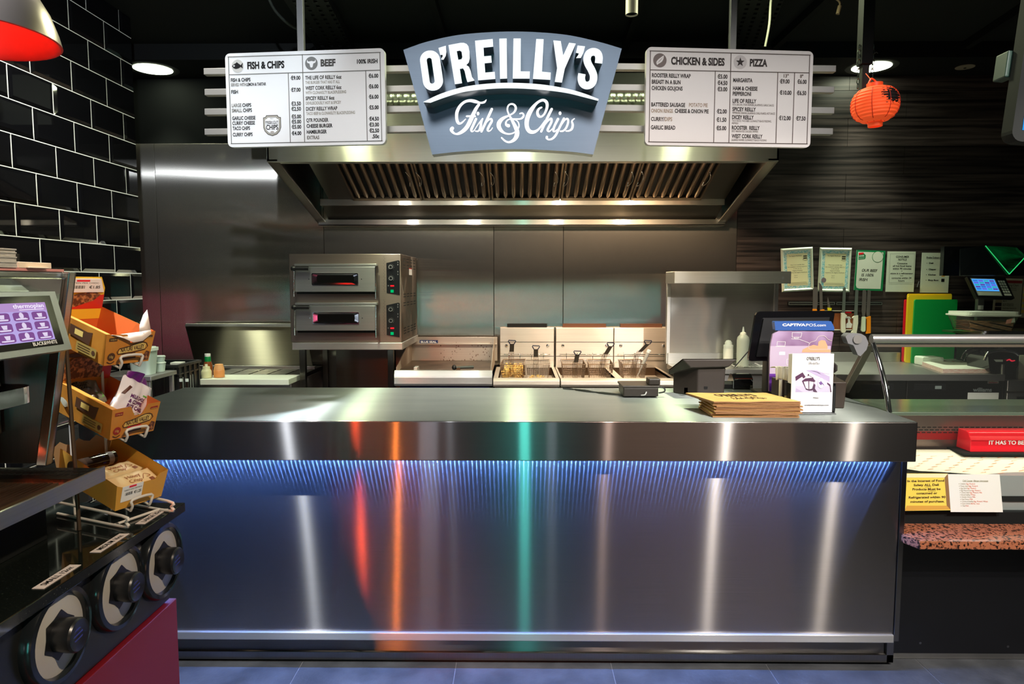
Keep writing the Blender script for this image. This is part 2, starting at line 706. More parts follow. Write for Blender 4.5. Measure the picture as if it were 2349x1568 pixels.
struct(MB(BLACKM).box(-4.2, -4.1, 4.0, YB, 0, ZC).build('wall_far_left', base=(-4.15, 4.5, 0)))

# back wall: black above, steel sheets in the kitchen, dark wood boards to the right
XW = W(1688, 600, YB).x
b = MB(plain('back_wall_black', (.003, .0035, .0035), .7, spec=.1)).box(-4.2, 4.2, YB, YB + .12, 0, 3.15)
struct(b.build('wall_back', base=(0, YB, 0)))
zt = W(420, 330, YB).z
edges = [W(p, 600, YB).x for p in (250, 366, 745, 1133, 1292, 1688)]
for i in range(5):
    g = .0018
    b = MB(S_WALL).box(edges[i] + g, edges[i + 1] - g, YB - .012, YB - .001, .02, zt)
    struct(b.build('trim_%d' % (i + 1), base=(edges[i], YB, 0), bevel=.0012))
# wood planks
m, nt, N, L = _new('dark_wood_boards')
p = N['Principled BSDF']
p.inputs['Roughness'].default_value = .42
p.inputs['Specular IOR Level'].default_value = .35
tc = N.new('ShaderNodeTexCoord')
mp = N.new('ShaderNodeMapping')
mp.inputs['Scale'].default_value = (1.4, 1, 42)
nz = N.new('ShaderNodeTexNoise')
nz.inputs['Scale'].default_value = 1
nz.inputs['Detail'].default_value = 6
nz.inputs['Distortion'].default_value = .4
rp = N.new('ShaderNodeValToRGB')
rp.color_ramp.elements[0].position = .35
rp.color_ramp.elements[1].position = .75
rp.color_ramp.elements[0].color = (.006, .0045, .0045, 1)
rp.color_ramp.elements[1].color = (.075, .058, .054, 1)
sep = N.new('ShaderNodeSeparateXYZ')
fl = N.new('ShaderNodeMath')
fl.operation = 'DIVIDE'
fl.inputs[1].default_value = .19
f2 = N.new('ShaderNodeMath')
f2.operation = 'FLOOR'
wn = N.new('ShaderNodeTexWhiteNoise')
wn.noise_dimensions = '1D'
mr = N.new('ShaderNodeMapRange')
mr.inputs['To Min'].default_value = .35
mr.inputs['To Max'].default_value = 1.5
mul = N.new('ShaderNodeMix')
mul.data_type = 'RGBA'
mul.blend_type = 'MULTIPLY'
mul.inputs[0].default_value = 1
L.new(tc.outputs['Object'], mp.inputs[0])
L.new(mp.outputs[0], nz.inputs['Vector'])
L.new(nz.outputs['Fac'], rp.inputs[0])
L.new(tc.outputs['Object'], sep.inputs[0])
L.new(sep.outputs['Z'], fl.inputs[0])
L.new(fl.outputs[0], f2.inputs[0])
L.new(f2.outputs[0], wn.inputs['W'])
L.new(wn.outputs['Value'], mr.inputs['Value'])
L.new(rp.outputs[0], mul.inputs[6])
L.new(mr.outputs[0], mul.inputs[7])
L.new(mul.outputs[2], p.inputs['Base Color'])
MATS['dark_wood_boards'] = m
b = MB(m)
k = 0
z = 0.
while z < 2.95:
    x = XW - (.4 if k % 2 else .0)
    xs = [XW]
    x += 1.15
    while x < 4.2:
        xs.append(x)
        x += 1.35
    xs.append(4.2)
    for a, c in zip(xs, xs[1:]):
        b.box(a + .0012, c - .0012, YB - .010, YB - .001, z + .0012, min(z + .19, 2.95) - .0012)
    z += .19
    k += 1
struct(b.build('trim_7', base=(XW, YB, 0)))

# ------------------------------------------------------------------- recessed lights and ceiling gear
G_DL = 'round lights in the rear soffit'
dl = [(332, 147, 'round white downlight over the corner of the tiled wall'), (1993, 157, 'round white downlight behind the black ceiling post')]
for px, py, lab in dl:
    c = WZ(px, py, 2.95)
    c.y = 4.79
    t = thing('downlight', lab, 'light', (c.x, c.y, 2.95), G_DL)
    b = MB(plain('downlight_ring', (.05, .055, .05), .5)).lathe([(.122, -.001), (.160, -.004), (.164, 0), (.122, .0)], (c.x, c.y, 2.95))
    b.build('trim_ring', t, smooth_angle=40)
    b = MB(glow('downlight_lens', (.90, 1, .72), 14)).lathe([(0, -.003), (.122, -.003)], (c.x, c.y, 2.95))
    b.build('diffuser', t)
    lamp('downlight_beam', 'SPOT', (c.x, c.y, 2.93), 88, (.92, 1, .74), .11, (c.x, c.y - .02, 0), 72, 1.)
c = WZ(2200, 160, 2.95)
t = thing('ceiling_vent', 'small round beige vent disc in the dark soffit', 'vent', (c.x, 4.8, 2.95))
mv = plain('beige_vent', (.30, .26, .20), .6)
MB(mv).lathe([(0, -.004), (.035, -.008), (.058, -.003), (.058, 0)], (c.x, 4.8, 2.95)).build('cover', t, smooth_angle=50)
MB(BLACKM).lathe([(0, -.0095), (.008, -.0095), (.008, -.007)], (c.x, 4.8, 2.95)).build('screw', t)

# perforated cable trays
def tray(name, lab, p0, p1, w, y0, y1):
    t = thing(name, lab, 'cable tray', (p0[0], y0, ZC))
    mm = plain('tray_metal', (.022, .024, .024), .5, .6)
    b = MB(mm)
    a, c = V((p0[0], y0, p0[1])), V((p1[0], y1, p1[1]))
    d = (c - a)
    n = 16
    side = V((w / 2, 0, 0))
    rows = 4
    for i in range(n):
        for q in range(rows):
            for h in (0, 1):
                q0, q1 = -1 + 2 * q / rows, -1 + 2 * (q + 1) / rows
                u0, u1 = (i + h * .5) / n, (i + h * .5 + .5) / n
                if h and q % 1 == 0:
                    q1 = q1 - 2 / rows * .35
                b.quad(a + d * u0 + side * q0, a + d * u0 + side * q1, a + d * u1 + side * q1, a + d * u1 + side * q0)
    b.build('perforated_bed', t, solid=.002)
    b = MB(mm)
    for s in (-1, 1):
        q = side * s
        b.hexa([a + q - V((.002, 0, 0)), a + q + V((.002, 0, 0)), c + q + V((.002, 0, 0)), c + q - V((.002, 0, 0)),
                a + q + V((-.002, 0, .05)), a + q + V((.002, 0, .05)), c + q + V((.002, 0, .05)), c + q + V((-.002, 0, .05))])
    b.build('side_rail', t)
    return t


p0, p1 = W(705, -20, 3.7), W(770, 112, 4.5)
tray('cable_tray', 'perforated cable tray under the ceiling above the fish menu', (p0.x, 2.96), (p1.x, 2.96), .22, 3.6, 4.58)
p0, p1 = W(1740, -20, 3.7), W(1712, 108, 4.5)
tray('cable_tray', 'perforated cable tray under the ceiling above the pizza menu', (p0.x, 2.96), (p1.x, 2.96), .22, 3.6, 4.58)
# black joists of the ceiling
for px0, px1 in ((995, 1022), (1462, 1440), (1880, 1790), (2349, 2240)):
    a, c = W(px0, 0, 3.93), W(px1, 95, 4.5)
    b = MB(BLACKM)
    b.hexa([(a.x - .02, 3.6, 3.0), (a.x + .02, 3.6, 3.0), (c.x + .02, 4.6, 3.0), (c.x - .02, 4.6, 3.0),
            (a.x - .02, 3.6, ZC), (a.x + .02, 3.6, ZC), (c.x + .02, 4.6, ZC), (c.x - .02, 4.6, ZC)])
    struct(b.build('trim_%d' % (8 + [995, 1462, 1880, 2349].index(px0))))
# hanging cylinder spot
c = W(1449, 34, 3.2)
t = thing('ceiling_spotlight', 'cream cylinder spotlight hanging above the sign', 'light', (c.x, 3.2, c.z))
b = MB(plain('spot_cream', (.55, .50, .42), .5)).lathe([(.024, .006), (.027, 0), (.027, .20), (.0, .20)], (c.x, 3.2, c.z), 28)
b.build('housing', t, smooth_angle=40)
MB(BLACKM).lathe([(.024, .006), (.020, .03), (0, .03)], (c.x, 3.2, c.z)).build('reflector', t)
MB(BLACKM).cyl((c.x, 3.2, c.z + .2), (c.x, 3.2, ZC), .006).build('stem', t)
# loose cables
a = W(630, 0, 3.9)
b = MB(plain('cable_dark', (.05, .06, .06), .5)).tube([(a.x, 3.75, 3.05), (a.x + .0, 3.9, 2.99), (a.x + .04, 4.1, 2.97), (a.x + .09, 4.3, 3.03)], .008, sub=6)
tag(b.build('ceiling_cable', smooth_angle=60), 'dark ribbed cable looping under the ceiling left of the grey post', 'cable')
a = W(1910, 5, 3.7)
b = MB(plain('cable_tan', (.30, .22, .13), .6)).tube([(a.x - .06, 3.7, 3.05), (a.x - .05, 3.7, 3.0), (a.x + .03, 3.7, 2.95), (a.x + .035, 3.7, 2.92)], .005, sub=6)
b.tube([(a.x + .037, 3.7, 2.925), (a.x + .028, 3.7, 2.885)], .010)
tag(b.build('ceiling_cable', smooth_angle=60), 'tan loose cable end hanging from the ceiling near the black post', 'cable')
a = W(1780, 5, 3.6)
b = MB(plain('cable_grey', (.22, .22, .18), .6)).tube([(a.x + .0, 3.5, 3.05), (a.x - .02, 3.6, 2.95), (a.x - .03, 3.6, 2.80), (a.x - .04, 3.62, 2.70)], .006, sub=6)
tag(b.build('ceiling_cable', smooth_angle=60), 'grey cable dropping behind the pizza menu', 'cable')

# black post with lantern
a = W(1982, 205, 3.05)
t = thing('ceiling_post', 'black square post hanging from the ceiling beside the red lantern', 'post', (a.x, 3.05, a.z))
MB(BLACKM).box(a.x - .024, a.x + .024, 3.03, 3.08, a.z + .10, ZC).build('sleeve', t, bevel=.002)
MB(plain('post_inner', (.012, .012, .011), .6)).box(a.x - .014, a.x + .014, 3.04, 3.07, a.z - .01, a.z + .12).build('inner_post', t)
b = MB(plain('chain', (.12, .14, .12), .3, 1))
for s in (-1, 1):
    for k in range(9):
        zc = a.z + .012 + k * .020
        ax = V((1, 0, 0)) if k % 2 else V((0, 1, 0))
        P = [V((a.x + s * .029, 3.045, zc)) + ax * (.006 * math.cos(q * math.pi / 4)) + V((0, 0, .012 * math.sin(q * math.pi / 4))) for q in range(8)]
        b.tube(P, .0018, 5, closed=True)
b.build('chain', t)
MB(BLACK).tube([(a.x + .020, 3.035, a.z + .135), (a.x + .026, 3.01, a.z + .140), (a.x + .028, 3.0, a.z + .132)], .002, 6).build('hook', t)

c = W(2007, 240, 2.98)
t = thing('paper_lantern', 'orange red paper lantern with a black printed patch, hanging from the black post', 'lantern', (c.x, 2.98, c.z - .085))
m_lan = plain('lantern_paper', (.95, .10, .02), .7, emit=.22, ecol=(1, .10, .02), bump=(30, .002, (1, 1, 3)))
R0, H0 = .0915, .0705
prof = []
n = 44
for i in range(n + 1):
    u = -1 + 2 * i / n
    r = .030 + (R0 - .030) * math.sqrt(max(0, 1 - abs(u) ** 2.2)) * .98 + .0028 * math.sin(i * math.pi / 2 + .4)
    prof.append((max(r, .028), u * H0))
NS = 64


def torn(i, k):
    az = math.degrees(2 * math.pi * k / NS)
    u = -1 + 2 * (i + .5) / n
    d = math.hypot((az - TORN_AZ + 180) % 360 - 180, (u - .30) * 70)
    return d < 30 + 12 * math.sin(k * 2.3 + i * 1.1) * math.sin(i * .9 - k * 1.7)


aax = V(EZ)
_u = aax.orthogonal().normalized()
_w = aax.cross(_u)
_dir = V((.40, -.92, 0))
TORN_AZ = math.degrees(math.atan2(_dir.dot(_w), _dir.dot(_u))) % 360
tilt = Matrix.Translation(c) @ Matrix.Rotation(R(-3), 4, 'Y')
b = MB(m_lan, tilt).lathe(prof, (0, 0, 0), NS, skip=torn)
b.use(plain('lantern_black_print', (.012, .006, .005), .7)).lathe(prof, (0, 0, 0), NS, skip=lambda i, k: not torn(i, k))
b.build('paper_shade', t, smooth_angle=80)
m_lr = plain('lantern_rim', (.85, .09, .02), .4, emit=.12, ecol=(1, .1, .02))
MB(m_lr, tilt).lathe([(.028, H0 - .004), (.031, H0 - .002), (.031, H0 + .016), (.028, H0 + .016), (.028, H0 - .004)], (0, 0, 0), 32).build('top_rim', t, smooth_angle=40)
MB(m_lr, tilt).lathe([(.025, -H0 + .006), (.029, -H0 + .004), (.028, -H0 - .019), (.025, -H0 - .019), (.025, -H0 + .006)], (0, 0, 0), 32).build('bottom_rim', t, smooth_angle=40)
MB(m_lr, tilt).tube([(-.028, 0, H0 + .012), (-.018, 0, H0 + .030), (-.012, 0, H0 + .036), (0, 0, H0 + .028), (.010, 0, H0 + .015)], .0035, sub=5).tube(
    [(-.016, 0, H0 + .032), (-.021, .03, H0 + .065)], .0018).build('handle', t, smooth_angle=60)
b = MB(plain('lantern_rib', (.55, .03, .01), .7), tilt)
for k in range(8):
    az = k * math.pi / 4 + .2
    b.tube([((r + .001) * math.cos(az), (r + .001) * math.sin(az), z) for r, z in prof[::4]], .0016, 5)
b.build('seam', t)

# red pendant lamp at the top left
c = V((-1.52, 1.99, 2.2))
t = thing('pendant_lamp', 'dome pendant lamp, brushed outside with red lining, above the coffee machine', 'lamp', tuple(c))
m_out = plain('pendant_outer', (.42, .34, .30), .30, .85)
m_in = plain('pendant_red_inside', (.85, .02, .012), .45, emit=.0)
dome = [(.212, 0), (.205, .03), (.186, .085), (.155, .14), (.118, .19), (.07, .235), (.035, .26), (.03, .30), (.0, .30)]
MB(m_out).lathe([(r, z) for r, z in dome], c, 56).build('shade', t, smooth_angle=60)
MB(m_in).lathe([(.212, 0), (.207, -.002), (.202, .002)] + [(max(r - .008, 0), z - .004) for r, z in dome[1:7]] + [(0, .25)], c, 56).build('lining', t, smooth_angle=60)
MB(glow('pendant_bulb', (1, .80, .50), 12)).lathe([(0, .075), (.022, .085), (.034, .11), (.030, .14), (.018, .165), (.016, .19)], c, 24).build('bulb', t, smooth_angle=60)
MB(BLACK).cyl(c + V((0, 0, .29)), (c.x, c.y, ZC), .004).build('cord', t)
lamp('pendant_glow', 'POINT', c + V((0, 0, .115)), 5, (1, .80, .55), .03)

# wall mounted screen, seen end on at the right edge
cc = [W(2319, 322, 2.15), W(2349, 120, 2.15)]
d = (cc[1] - cc[0]).normalized()
a0 = cc[0]
dx = V((d.z, .0, -d.x)).normalized()
yaw = Matrix.Rotation(R(-22), 3, 'Z')
t = thing('tv_screen', 'black rimmed television with a blue picture, cut by the right edge', 'television', tuple(a0))
M = fr(a0, dx, d)
MB(BLACKM, M).prism(rrect(-.0, .9, -.0, .56, .03), None, -.05, 0).build('bezel', t, bevel=.004)
MB(glow('tv_blue', (.03, .30, .75), .8), M).rect(.028, .872, .033, .53, .0012).build('display', t)
MB(plain('speaker_green_lit', (.006, .03, .02), .5), M).box(-.012, .02, .20, .28, -.11, -.052).build('speaker', t, bevel=.004)  # green light on the speaker is put into its colour
MB(BLACK, M).box(.40, .50, .30, 1.15, -.11, -.052).build('hanger', t)
# =================================================================== extraction hood
YF = 3.95
tl, br = W(611, 335, YF), W(1787, 371, YF)
hx0, hx1 = tl.x, br.x
hz0, hz1 = W(1180, 369, YF).z, W(1180, 250, YF).z
zb = W(1200, 519, YB).z
t = thing('extraction_hood', 'long stainless steel extraction hood over the fryers', 'hood', (0, 4.4, zb))
b = MB(S_HOOD).box(hx0, hx1, YF, YF + .012, hz0, hz1)
b.box(hx0, hx1, YF, YF + .06, hz0 - .004, hz0 + .004)
b.build('front_panel', t, bevel=.002)
MB(S_Y).box(hx0, hx1, YF + .012, YB - .02, hz1 - .01, hz1).build('top_panel', t)
for s, x in ((1, hx0), (-1, hx1)):
    b = MB(S_Y)
    F = lambda u, v, w: (x + s * .012 * w, u, v)
    b.prism([(YF, hz0), (YF, hz1), (YB - .02, hz1), (YB - .02, zb)], None, 0, 0, F)
    # turned-in flange along the sloping edge
    b.hexa([(x, YF, hz0), (x + s * .06, YF, hz0), (x + s * .06, YB - .02, zb), (x, YB - .02, zb),
            (x, YF, hz0 + .012), (x + s * .06, YF, hz0 + .012), (x + s * .06, YB - .02, zb + .012), (x, YB - .02, zb + .012)])
    b.build('side_panel', t, bevel=.0015)
fa, fb = V((0, 4.12, W(1200, 338, 4.12).z)), V((0, 4.72, W(1200, 456, 4.72).z))
for u0, u1 in ((722, 782), (1640, 1700)):
    xa, xb = W(u0, 400, 4.4).x, W(u1, 400, 4.4).x
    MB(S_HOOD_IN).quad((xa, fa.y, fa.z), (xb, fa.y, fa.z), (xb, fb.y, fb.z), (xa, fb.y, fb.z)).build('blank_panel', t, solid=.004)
lx0, lx1 = hx0 + .075, hx1 - .07
zl = W(1200, 471, 4.74).z
b = MB(S_HOOD).box(lx0, lx1, 4.72, 4.745, zl, fb.z + .002)
b.build('filter_ledge', t, bevel=.002)
z2 = W(1200, 505, 4.93).z
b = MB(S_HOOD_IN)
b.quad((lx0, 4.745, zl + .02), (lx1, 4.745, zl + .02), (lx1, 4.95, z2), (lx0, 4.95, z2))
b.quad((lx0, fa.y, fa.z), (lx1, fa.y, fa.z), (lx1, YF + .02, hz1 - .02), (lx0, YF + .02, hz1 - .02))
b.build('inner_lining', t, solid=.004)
zt0 = W(1200, 518, 4.94).z
MB(S_HOOD).box(hx0 + .01, hx1 - .01, 4.90, 4.975, zt0, zt0 + .008).box(hx0 + .01, hx1 - .01, 4.90, 4.908, zt0, W(1200, 503, 4.9).z).build('grease_trough', t, bevel=.0015)
# five baffle filters
bnd = [W(p, 400, 4.4).x for p in (782, 954, 1122, 1292, 1464, 1640)]
m_fil = steel('filter_steel', (0, .9, -.35), .32, .5, (.32, .26, .20), .001)
ax = (fb - fa)
axn = ax.normalized()
nrm = V((0, axn.z, -axn.y)).normalized()
if nrm.z > 0:
    nrm = -nrm
for i in range(5):
    xa, xb = bnd[i] + .003, bnd[i + 1] - .003
    b = MB(m_fil)
    P = lambda x, s, d: (V((x, fa.y, fa.z)) + ax * s + nrm * d)
    # frame
    for (u0, u1, s0, s1) in ((xa, xb, .0, .05), (xa, xb, .95, 1.), (xa, xa + .012, 0, 1), (xb - .012, xb, 0, 1)):
        b.hexa([P(u0, s0, 0), P(u1, s0, 0), P(u1, s1, 0), P(u0, s1, 0), P(u0, s0, .012), P(u1, s0, .012), P(u1, s1, .012), P(u0, s1, .012)])
    nb = 8
    pw = (xb - xa - .03) / nb
    for k in range(nb):
        cx = xa + .015 + (k + .5) * pw
        w = pw * .27
        # one rounded baffle bar
        seg = 6
        vs, fs = [], []
        for (s_, sc) in ((.06, .6), (.10, 1), (.90, 1), (.95, .5)):
            for q in range(seg + 1):
                a = math.pi * q / seg
                vs.append(P(cx - math.cos(a) * w * sc, s_, .002 + .016 * math.sin(a) * sc))
        for r_ in range(3):
            for q in range(seg):
                o = r_ * (seg + 1) + q
                fs.append((o, o + 1, o + seg + 2, o + seg + 1))
        b.add(vs, fs)
    f_ = b.build('baffle_filter', t, smooth_angle=50)
    MB(BLACKM).hexa([P(xa, .02, -.03), P(xb, .02, -.03), P(xb, .98, -.03), P(xa, .98, -.03), P(xa, .02, -.012), P(xb, .02, -.012), P(xb, .98, -.012), P(xa, .98, -.012)]).build('filter_back', f_)
    for hx in ((xa + .028, xb - .028) if 0 < i else (xb - .028,)):
        MB(CHROME).tube([P(hx - .018, .40, .016), P(hx - .022, .36, .03), P(hx - .006, .42, .034), P(hx + .0, .5, .034), P(hx - .006, .58, .034), P(hx - .022, .64, .03), P(hx - .018, .60, .016)], .0022, 6, sub=4).build('handle', f_, smooth_angle=60)
# warm hood lamp towards the right, plus unseen spots added to brighten the fryers
for px, pw, cc_ in ((1490, 75, (1, .70, .42)), (1300, 40, (1, .76, .52)), (1060, 26, (1, .90, .72)), (880, 14, (1, .95, .85))):
    x = W(px, 470, 4.6).x
    lamp('hood_lamp_and_fill', 'SPOT', (x, 3.985, 2.24), pw, cc_, .03, (x, 4.85, 1.0), 110, .7)
# duct on top of the hood
c = W(1200, 226, 4.12)
t = thing('air_duct', 'ribbed round air duct lying on top of the hood behind the sign', 'duct', (0, 4.12, c.z - .06))
b = MB(plain('duct_foil', (.52, .56, .48), .28, 1))
x, i = hx0 + .1, 0
pr = []
while x < hx1 - .1:
    pr += [(.052, x), (.056, x + .006), (.056, x + .010), (.052, x + .016)]
    x += .034 + .01 * random.random()
b.lathe([(0, hx0 + .1)] + pr + [(0, x)], (0, 4.12, c.z), 32, EX)
b.build('duct_pipe', t, smooth_angle=50)
b = MB(S_DARK)
for px in (900, 1440):
    xx = W(px, 226, 4.12).x
    b.box(xx - .012, xx + .012, 4.06, 4.18, hz1, c.z - .045)
b.build('saddle', t)
# black fascia plate above the hood, behind the bars
b = MB(plain('fascia_dark', (.012, .014, .013), .5)).box(hx0 - .25, hx1 + .02, 4.30, 4.32, hz1, W(1200, 163, 4.3).z)
b.box(hx0 - .25, hx1 + .02, 4.30, 4.60, W(1200, 163, 4.3).z - .012, W(1200, 163, 4.3).z)
tag(b.build('duct_cover'), 'black cover panel behind the duct on top of the hood', 'panel')

# =================================================================== sign and menu boards
YS = 2.75
# rail of eight bars and two hanging posts
t = thing('sign_rail', 'hanging frame of square steel bars and two posts carrying the menu boards', 'frame', (0, 2.9, W(1180, 300, 2.86).z))
rows_in_l, rows_out_l = (156, 202, 249, 295), (163.5, 211, 256, 302)
rows_in_r, rows_out_r = (152, 200, 247, 294), (157, 205, 253, 301)
for side in (0, 1):
    for k in range(4):
        if side == 0:
            a, c = W((467, 469, 469, 469)[k], rows_out_l[k], 2.93), W(990, rows_in_l[k] - .6, 2.85)
        else:
            a, c = W(1360, rows_in_r[k] - .6, 2.85), W((1918, 1914, 1914, 1911)[k], rows_out_r[k], 2.93)
        h = .0125
        MB(plain('bar_satin', (.36, .35, .33), .42, .6)).hexa([a + V((0, 0, -h)), c + V((0, 0, -h)), c + V((0, .03, -h)), a + V((0, .03, -h)), a + V((0, 0, h)), c + V((0, 0, h)), c + V((0, .03, h)), a + V((0, .03, h))]).build('bar', t, bevel=.0015)
for px, yy in ((688, 2.945), (1683, 2.945)):
    a = W(px, 60, yy)
    zb_ = W(px, 330, yy).z
    MB(plain('post_grey', (.15, .15, .155), .45, .5)).box(a.x - .013, a.x + .013, yy, yy + .026, zb_, ZC).build('post', t, bevel=.0015)

# central sign
_S = 4.2709


def P5(x, y, Y):
    return W(900 + x / _S, 50 + y / _S, Y)


so = P5(1180, 700, YS)
t = thing('shop_sign', "large curved metal shop sign with glowing white letters above the counter", 'sign', tuple(so))
SM = FRONT(so)


def loc5(x, y, Y=YS):
    q = P5(x, y, Y) - V((so.x, Y, so.z))
    return (q.x, q.z)


top = smooth([(108, 275), (350, 192), (700, 122), (1190, 95), (1660, 122), (2000, 190), (2248, 262)], 8)
bot = smooth([(1968, 1300), (1700, 1268), (1200, 1246), (700, 1268), (390, 1300)], 8)
out = [loc5(x, y) for x, y in top + bot]
SM2 = SM.copy()
MB(S_X, SM2).prism(out, None, -.055, 0, face=ALU_SIGN).build('panel', t)
G_LET = glow('letter_face_white', (.86, .97, 1), 1.05)
M_LSIDE = plain('letter_return', (.10, .13, .16), .25, spec=.6)
LH = .088


def letter(pts, hole=None, nm='letter'):
    o = [loc5(x, y, YS - LH) for x, y in pts]
    hs = [[loc5(x, y, YS - LH) for x, y in hole]] if hole else []
    q = MB(M_LSIDE, SM).prism(o, hs, .0, LH - .004).build(nm, t)
    MB(G_LET, SM).prism(o, hs, LH - .004, LH).build('lit_face', q)


def stad(cx, cy, w, h, r, ang, n=7):
    c, s = math.cos(R(ang)), math.sin(R(ang))
    return [(cx + x * c - y * s, cy + x * s + y * c) for x, y in rrect(-w / 2, w / 2, -h / 2, h / 2, r, n)]


def cr(pts, n=4):
    return pts


letter(stad(383, 476, 196, 392, 94, -8), stad(375, 477, 50, 258, 24, -8))
letter([(452, 256), (523, 234), (528, 290), (522, 330), (500, 368), (478, 366), (495, 335), (488, 318), (470, 322)], nm='apostrophe')
letter([(550, 228), (668, 206), (700, 206), (728, 217), (745, 240), (755, 290), (757, 355), (748, 395), (722, 422), (750, 440), (766, 478), (780, 540), (804, 572), (735, 588), (722, 545), (708, 480), (692, 452), (660, 458), (682, 598), (612, 608)],
       [(630, 284), (660, 278), (678, 290), (686, 345), (678, 366), (646, 372)])
letter([(810, 185), (983, 168), (988, 240), (893, 250), (898, 338), (968, 332), (973, 396), (903, 403), (910, 497), (1003, 489), (1008, 556), (840, 570)])
letter([(1048, 165), (1120, 163), (1124, 552), (1055, 555)])
letter([(1187, 163), (1258, 163), (1257, 485), (1347, 486), (1345, 553), (1180, 553)])
letter([(1410, 168), (1482, 170), (1466, 488), (1552, 497), (1548, 565), (1378, 556)])
letter([(1578, 182), (1650, 188), (1674, 330), (1732, 205), (1797, 213), (1690, 455), (1662, 592), (1592, 585), (1615, 450)])
letter([(1815, 232), (1888, 240), (1872, 300), (1848, 350), (1802, 352), (1822, 325), (1828, 305), (1800, 300)], nm='apostrophe')
ctr = smooth([(2021, 402), (2025, 345), (2008, 304), (1965, 292), (1925, 312), (1908, 362), (1920, 412), (1950, 466), (1972, 525), (1966, 582), (1940, 614), (1900, 622), (1866, 602), (1852, 556), (1858, 508)], 4)
Lq, Rq = [], []
for i, p in enumerate(ctr):
    a, c = ctr[max(0, i - 1)], ctr[min(len(ctr) - 1, i + 1)]
    tt = V((c[0] - a[0], c[1] - a[1])).normalized()
    Lq.append((p[0] - tt.y * 36, p[1] + tt.x * 36))
    Rq.append((p[0] + tt.y * 36, p[1] - tt.x * 36))
letter(Lq + Rq[::-1])
sw = smooth([(304, 784), (480, 702), (700, 637), (930, 606), (1170, 597), (1450, 612), (1700, 652), (1880, 702), (2021, 756)], 5) + \
    smooth([(2017, 771), (1880, 736), (1700, 693), (1450, 662), (1170, 648), (930, 656), (700, 684), (520, 736), (372, 790)], 5)
letter(sw, nm='swoosh')
# script "Fish & Chips", flush with the panel
_Z = 7.577
SCRIPT = [
    [(595, 190, 22), (540, 270, 28), (470, 420, 35), (400, 560, 35), (330, 640, 32), (250, 690, 24), (190, 698, 16), (140, 668, 22), (118, 625, 30), (135, 600, 30)],
    [(725, 105, 6), (690, 145, 18), (620, 158, 17), (530, 135, 28), (440, 120, 24), (350, 142, 22), (270, 210, 24), (218, 310, 28), (208, 400, 26), (218, 470, 26), (240, 510, 24), (270, 518, 18), (310, 495, 14), (365, 440, 8)],
    [(385, 392, 16), (530, 392, 16)],
    [(545, 440, 22), (500, 540, 22), (465, 620, 22), (472, 655, 14), (510, 640, 9), (590, 520, 9), (655, 435, 10)],
    [(660, 435, 14), (635, 500, 20), (628, 560, 22), (610, 620, 20), (575, 652, 14), (535, 648, 11)],
    [(820, 268, 22), (760, 400, 22), (640, 655, 20)], [(670, 590, 9), (740, 480, 12), (800, 438, 18), (820, 475, 20), (780, 550, 20), (748, 620, 20), (762, 650, 13), (800, 635, 10), (832, 592, 8)],
    [(990, 765, 14), (1050, 820, 16), (1120, 842, 18), (1200, 806, 28), (1250, 735, 38), (1258, 650, 38), (1222, 560, 32), (1165, 450, 22), (1112, 350, 14), (1090, 270, 14), (1112, 202, 14), (1165, 178, 15), (1218, 202, 18), (1236, 262, 20), (1200, 330, 16), (1120, 378, 14), (1020, 425, 26), (955, 490, 36), (940, 560, 36), (975, 630, 30), (1040, 682, 18), (1130, 700, 14), (1220, 668, 12), (1278, 605, 12), (1292, 540, 12), (1262, 475, 10), (1190, 445, 9), (1112, 448, 11), (1068, 490, 14), (1072, 540, 22), (1108, 556, 30)],
    [(1170, 440, 14), (1300, 440, 14), (1350, 418, 18), (1374, 376, 16), (1350, 338, 14), (1308, 346, 12)],
    [(1685, 238, 14), (1640, 262, 18), (1612, 320, 22), (1632, 385, 24), (1682, 398, 17), (1740, 340, 18), (1780, 230, 24), (1768, 145, 26), (1700, 112, 22), (1600, 165, 22), (1500, 290, 36), (1437, 430, 38), (1428, 560, 36), (1470, 648, 34), (1550, 665, 28), (1640, 610, 17), (1745, 470, 13)],
    [(1860, 268, 22), (1800, 390, 22), (1678, 655, 20)], [(1710, 590, 9), (1790, 480, 12), (1848, 434, 20), (1855, 490, 20), (1805, 590, 20), (1790, 635, 20), (1820, 655, 13), (1870, 610, 9)],
    [(1970, 440, 22), (1910, 560, 20), (1888, 635, 20), (1910, 658, 13), (1960, 620, 9)],
    [(2072, 432, 20), (1990, 600, 20), (1930, 720, 20), (1872, 780, 18), (1812, 796, 15), (1775, 775, 18), (1776, 752, 22)],
    [(2020, 560, 9), (2090, 455, 14), (2138, 440, 18), (2145, 500, 18), (2112, 590, 18), (2060, 645, 16), (2012, 652, 14)],
    [(2255, 432, 9), (2212, 475, 14), (2226, 540, 20), (2210, 610, 20), (2160, 645, 15), (2110, 648, 12)]]
kk = _S / _Z
b = MB(glow('script_white', (.97, .97, .98), .96), SM)


def sc5(x, y):
    return loc5((1020 - 900 + x / _Z) * _S, (215 - 50 + y / _Z) * _S)


sc_m = YS / 1600 / _Z
for st in SCRIPT:
    b.stroke([(*sc5(x, y), w * sc_m) for x, y, w in st], .0012)
for (x, y) in ((580, 345), (2005, 340)):
    b.disc(*sc5(x, y), 24 * sc_m, .0012, 31 * sc_m)
b.build('script_lettering', t)


